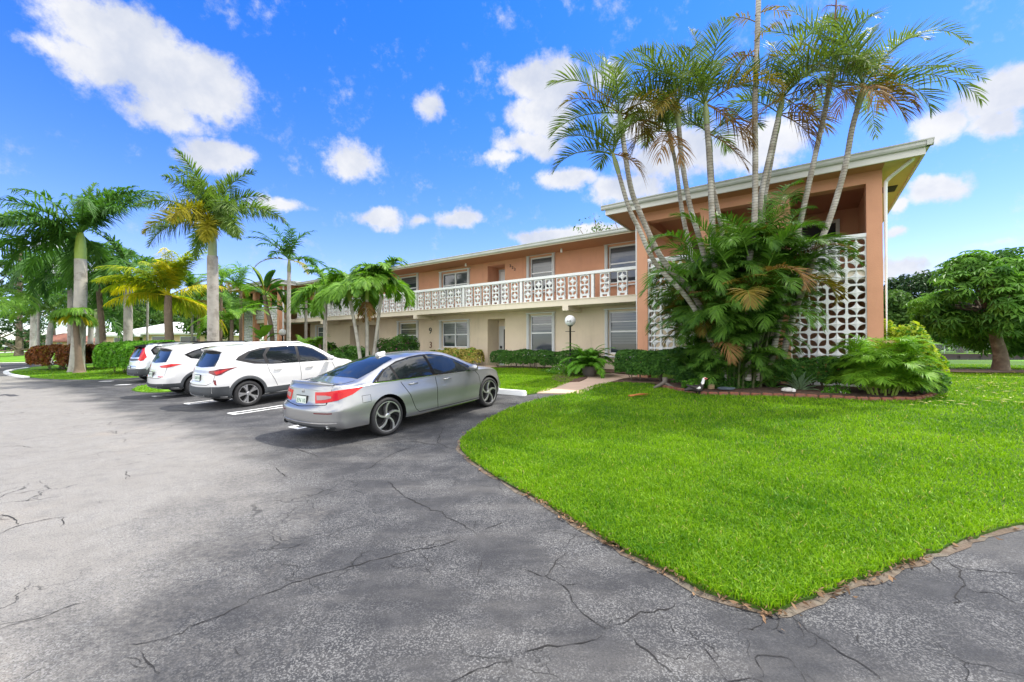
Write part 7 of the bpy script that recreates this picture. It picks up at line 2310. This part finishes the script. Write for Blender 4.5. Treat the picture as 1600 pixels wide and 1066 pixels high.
# hose reel / grey junction box and meter on the wall are not shown; palm seed litter on the lawn
mb = MB()
for k in range(160):
    g = ground(rng.uniform(1420, 1600), rng.uniform(572, 640)); a = rng.uniform(0, 6.28); l = rng.uniform(.03, .09)
    dx, dy = math.cos(a) * l, math.sin(a) * l
    z = g.z + .085
    mb.add([(g.x - dx, g.y - dy, z), (g.x + dy * .35, g.y - dx * .35, z + .01), (g.x + dx, g.y + dy, z), (g.x - dy * .35, g.y + dx * .35, z + .01)], [(0, 1, 2, 3)], 0, [rng.uniform(.3, .97)])
tag(mb.build('fallen_leaves', leafmat('leaf_fallen', (.35, .30, .08), (.55, .50, .22), trans=.1), attr=True), 'fallen yellowish leaves scattered on the lawn under the umbrella tree', 'fallen leaves', kind='stuff')

# ------------------------------------------------------------------ chain link fence on the far bank
FB = Vector((at(1440, 540, 55).x, 55.0, 0.53))
fence = empty('chain_link_fence', FB, 0, 'grey chain link fence on the far bank of the canal', 'fence')
M_galv = pbr('galvanised', (.42, .44, .45), .4, .6)
x0, x1 = FB.x, FB.x + 42
mb = MB(); mb.tube([(x0, 55, 1.78), (x1, 55, 1.78)], .035, 6); mb.build('top_rail', M_galv, fence, FB)
for k in range(15):
    mb = MB(); mb.tube([(x0 + k * 3, 55, .5), (x0 + k * 3, 55, 1.82)], .04, 6); mb.build('post', M_galv, fence, FB)
mb = MB()
step = .14
for k in range(int(42 / step)):
    xx = x0 + k * step
    for s_ in (1, -1):
        xa, xb = (xx, xx + 1.2) if s_ > 0 else (xx + 1.2, xx)
        mb.add([(xa - .006, 55.02, .56), (xa + .006, 55.02, .56), (xb + .006, 55.02, 1.76), (xb - .006, 55.02, 1.76)], [(0, 1, 2, 3)])
mb.build('wire_mesh', M_galv, fence, FB)

# ------------------------------------------------------------------ houses across the road
M_hwall = pbr('house_peach', (.62, .42, .30), .85, var=.06)
M_hroof = pbr('white_tile_roof', (.62, .63, .63), .6, var=.15, vscale=6)
M_redroof = pbr('brown_red_roof', (.22, .09, .06), .8, var=.2, vscale=5)


def house(name, label, c, wd, dp, hw, hr, wm, rm, wins):
    e = empty(name, c, 0, label, 'house')
    mb = MB(); wallbox = mb.box((c.x - wd / 2, c.y, c.z), (c.x + wd / 2, c.y + dp, c.z + hw)); mb.build('wall', wm, e, c)
    mb = MB(); o_ = .7
    V = [(c.x - wd / 2 - o_, c.y - o_, c.z + hw), (c.x + wd / 2 + o_, c.y - o_, c.z + hw), (c.x + wd / 2 + o_, c.y + dp + o_, c.z + hw), (c.x - wd / 2 - o_, c.y + dp + o_, c.z + hw), (c.x - wd / 2 + dp * .3, c.y + dp / 2, c.z + hw + hr), (c.x + wd / 2 - dp * .3, c.y + dp / 2, c.z + hw + hr)]
    V += [(p[0], p[1], p[2] - .22) for p in V[:4]]
    mb.add(V, [(0, 1, 5, 4), (2, 3, 4, 5), (0, 6, 7, 1), (1, 7, 8, 2), (2, 8, 9, 3), (3, 9, 6, 0), (6, 9, 8, 7)]); mb.add(V, [(1, 2, 5), (3, 0, 4)]); mb.build('roof', rm, e, c)
    for (a, b, z0, z1) in wins:
        mb = MB(); mb.box((c.x + a, c.y - .03, c.z + z0), (c.x + b, c.y + .02, c.z + z1)); w_ = mb.build('window', M_winframe, e, c)
        mb = MB(); mb.box((c.x + a + .08, c.y - .045, c.z + z0 + .08), (c.x + b - .08, c.y - .031, c.z + z1 - .08)); mb.build('pane', M_glass, w_, c).location = (0, 0, 0)
    return e


hc = gp(258, 50)
house('white_roofed_house', 'single storey peach house with a white roof behind the coconut palm', hc, 9.5, 8, 2.6, 1.5, M_hwall, M_hroof, [(-4.0, -2.6, .8, 2.1), (-1.6, 1.0, .1, 2.2), (1.8, 4.0, .3, 2.2)])
hc = gp(186, 49)
house('white_roofed_house', 'peach house end with white roof and dark glass door left of the clipped hedge top', hc, 3.2, 8, 2.4, 1.0, M_hwall, M_hroof, [(-.6, 1.0, .1, 2.1)])
hc = gp(80, 74)
house('red_roofed_house', 'distant low house with a brown red roof behind the pale palm trunks', hc, 6, 6, 1.9, 1.5, M_hwall, M_redroof, [(-2, -1, .8, 1.7), (1, 2, .8, 1.7)])

# ------------------------------------------------------------------ walker and letter box across the road
PB = gp(18, 78)
per = empty('person', PB, R(20), 'person in a grey blue shirt and dark shorts walking on the far pavement', 'person')
M_skin = pbr('skin', (.48, .30, .22), .6); M_shirt = pbr('shirt_blue', (.16, .19, .30), .8); M_short = pbr('shorts_dark', (.03, .03, .035), .8); M_hair = pbr('hair_grey', (.30, .28, .27), .8)
pv = [(0, 0, .92), (0, 0, 1.15), (0, 0, 1.38), (0, 0, 1.50), (0, .01, 1.62), (.09, 0, .86), (.10, -.10, .48), (.10, .02, .08), (.10, -.12, .04), (-.09, 0, .86), (-.10, .14, .50), (-.10, .22, .12), (-.10, .10, .05),
      (.20, 0, 1.40), (.24, .06, 1.14), (.24, -.10, .96), (.24, -.15, .90), (-.20, 0, 1.40), (-.24, -.06, 1.14), (-.24, -.22, 1.02), (-.24, -.28, .98)]
pe = [(0, 1), (1, 2), (2, 3), (3, 4), (0, 5), (5, 6), (6, 7), (7, 8), (0, 9), (9, 10), (10, 11), (11, 12), (2, 13), (13, 14), (14, 15), (15, 16), (2, 17), (17, 18), (18, 19), (19, 20)]
pr = [.145, .14, .16, .055, .10, .095, .062, .042, .04, .095, .062, .042, .04, .062, .046, .034, .036, .062, .046, .034, .036]
skin('body', pv, pe, pr, [M_skin, M_shirt, M_short], per, paintfn=lambda c: 1 if (c.z > 1.0 and c.z < 1.46 and (abs(c.x) < .23 or c.z > 1.2)) else (2 if (c.z > .56 and c.z <= 1.0 and abs(c.x) < .2) else 0))
bm = bmesh.new(); bmesh.ops.create_icosphere(bm, subdivisions=2, radius=.108)
me = bpy.data.meshes.new('hair'); bm.to_mesh(me); bm.free(); me.materials.append(M_hair)
o = bpy.data.objects.new('hair', me); COL.objects.link(o); o.parent = per; o.location = (0, .025, 1.665); o.scale = (1, 1, .8)
LBX = gp(8, 77)
e = empty('letter_box', LBX, 0, 'grey letter box on a dark post beside the walking person', 'letter box')
mb = MB(); mb.box(tuple(LBX + Vector((-.06, -.06, 0))), tuple(LBX + Vector((.06, .06, 1.05)))); mb.build('post', M_black, e, LBX)
mb = MB(); mb.tube([LBX + Vector((-.3, 0, 1.28)), LBX + Vector((.3, 0, 1.28))], .2, 14); mb.build('box', M_shutter, e, LBX)
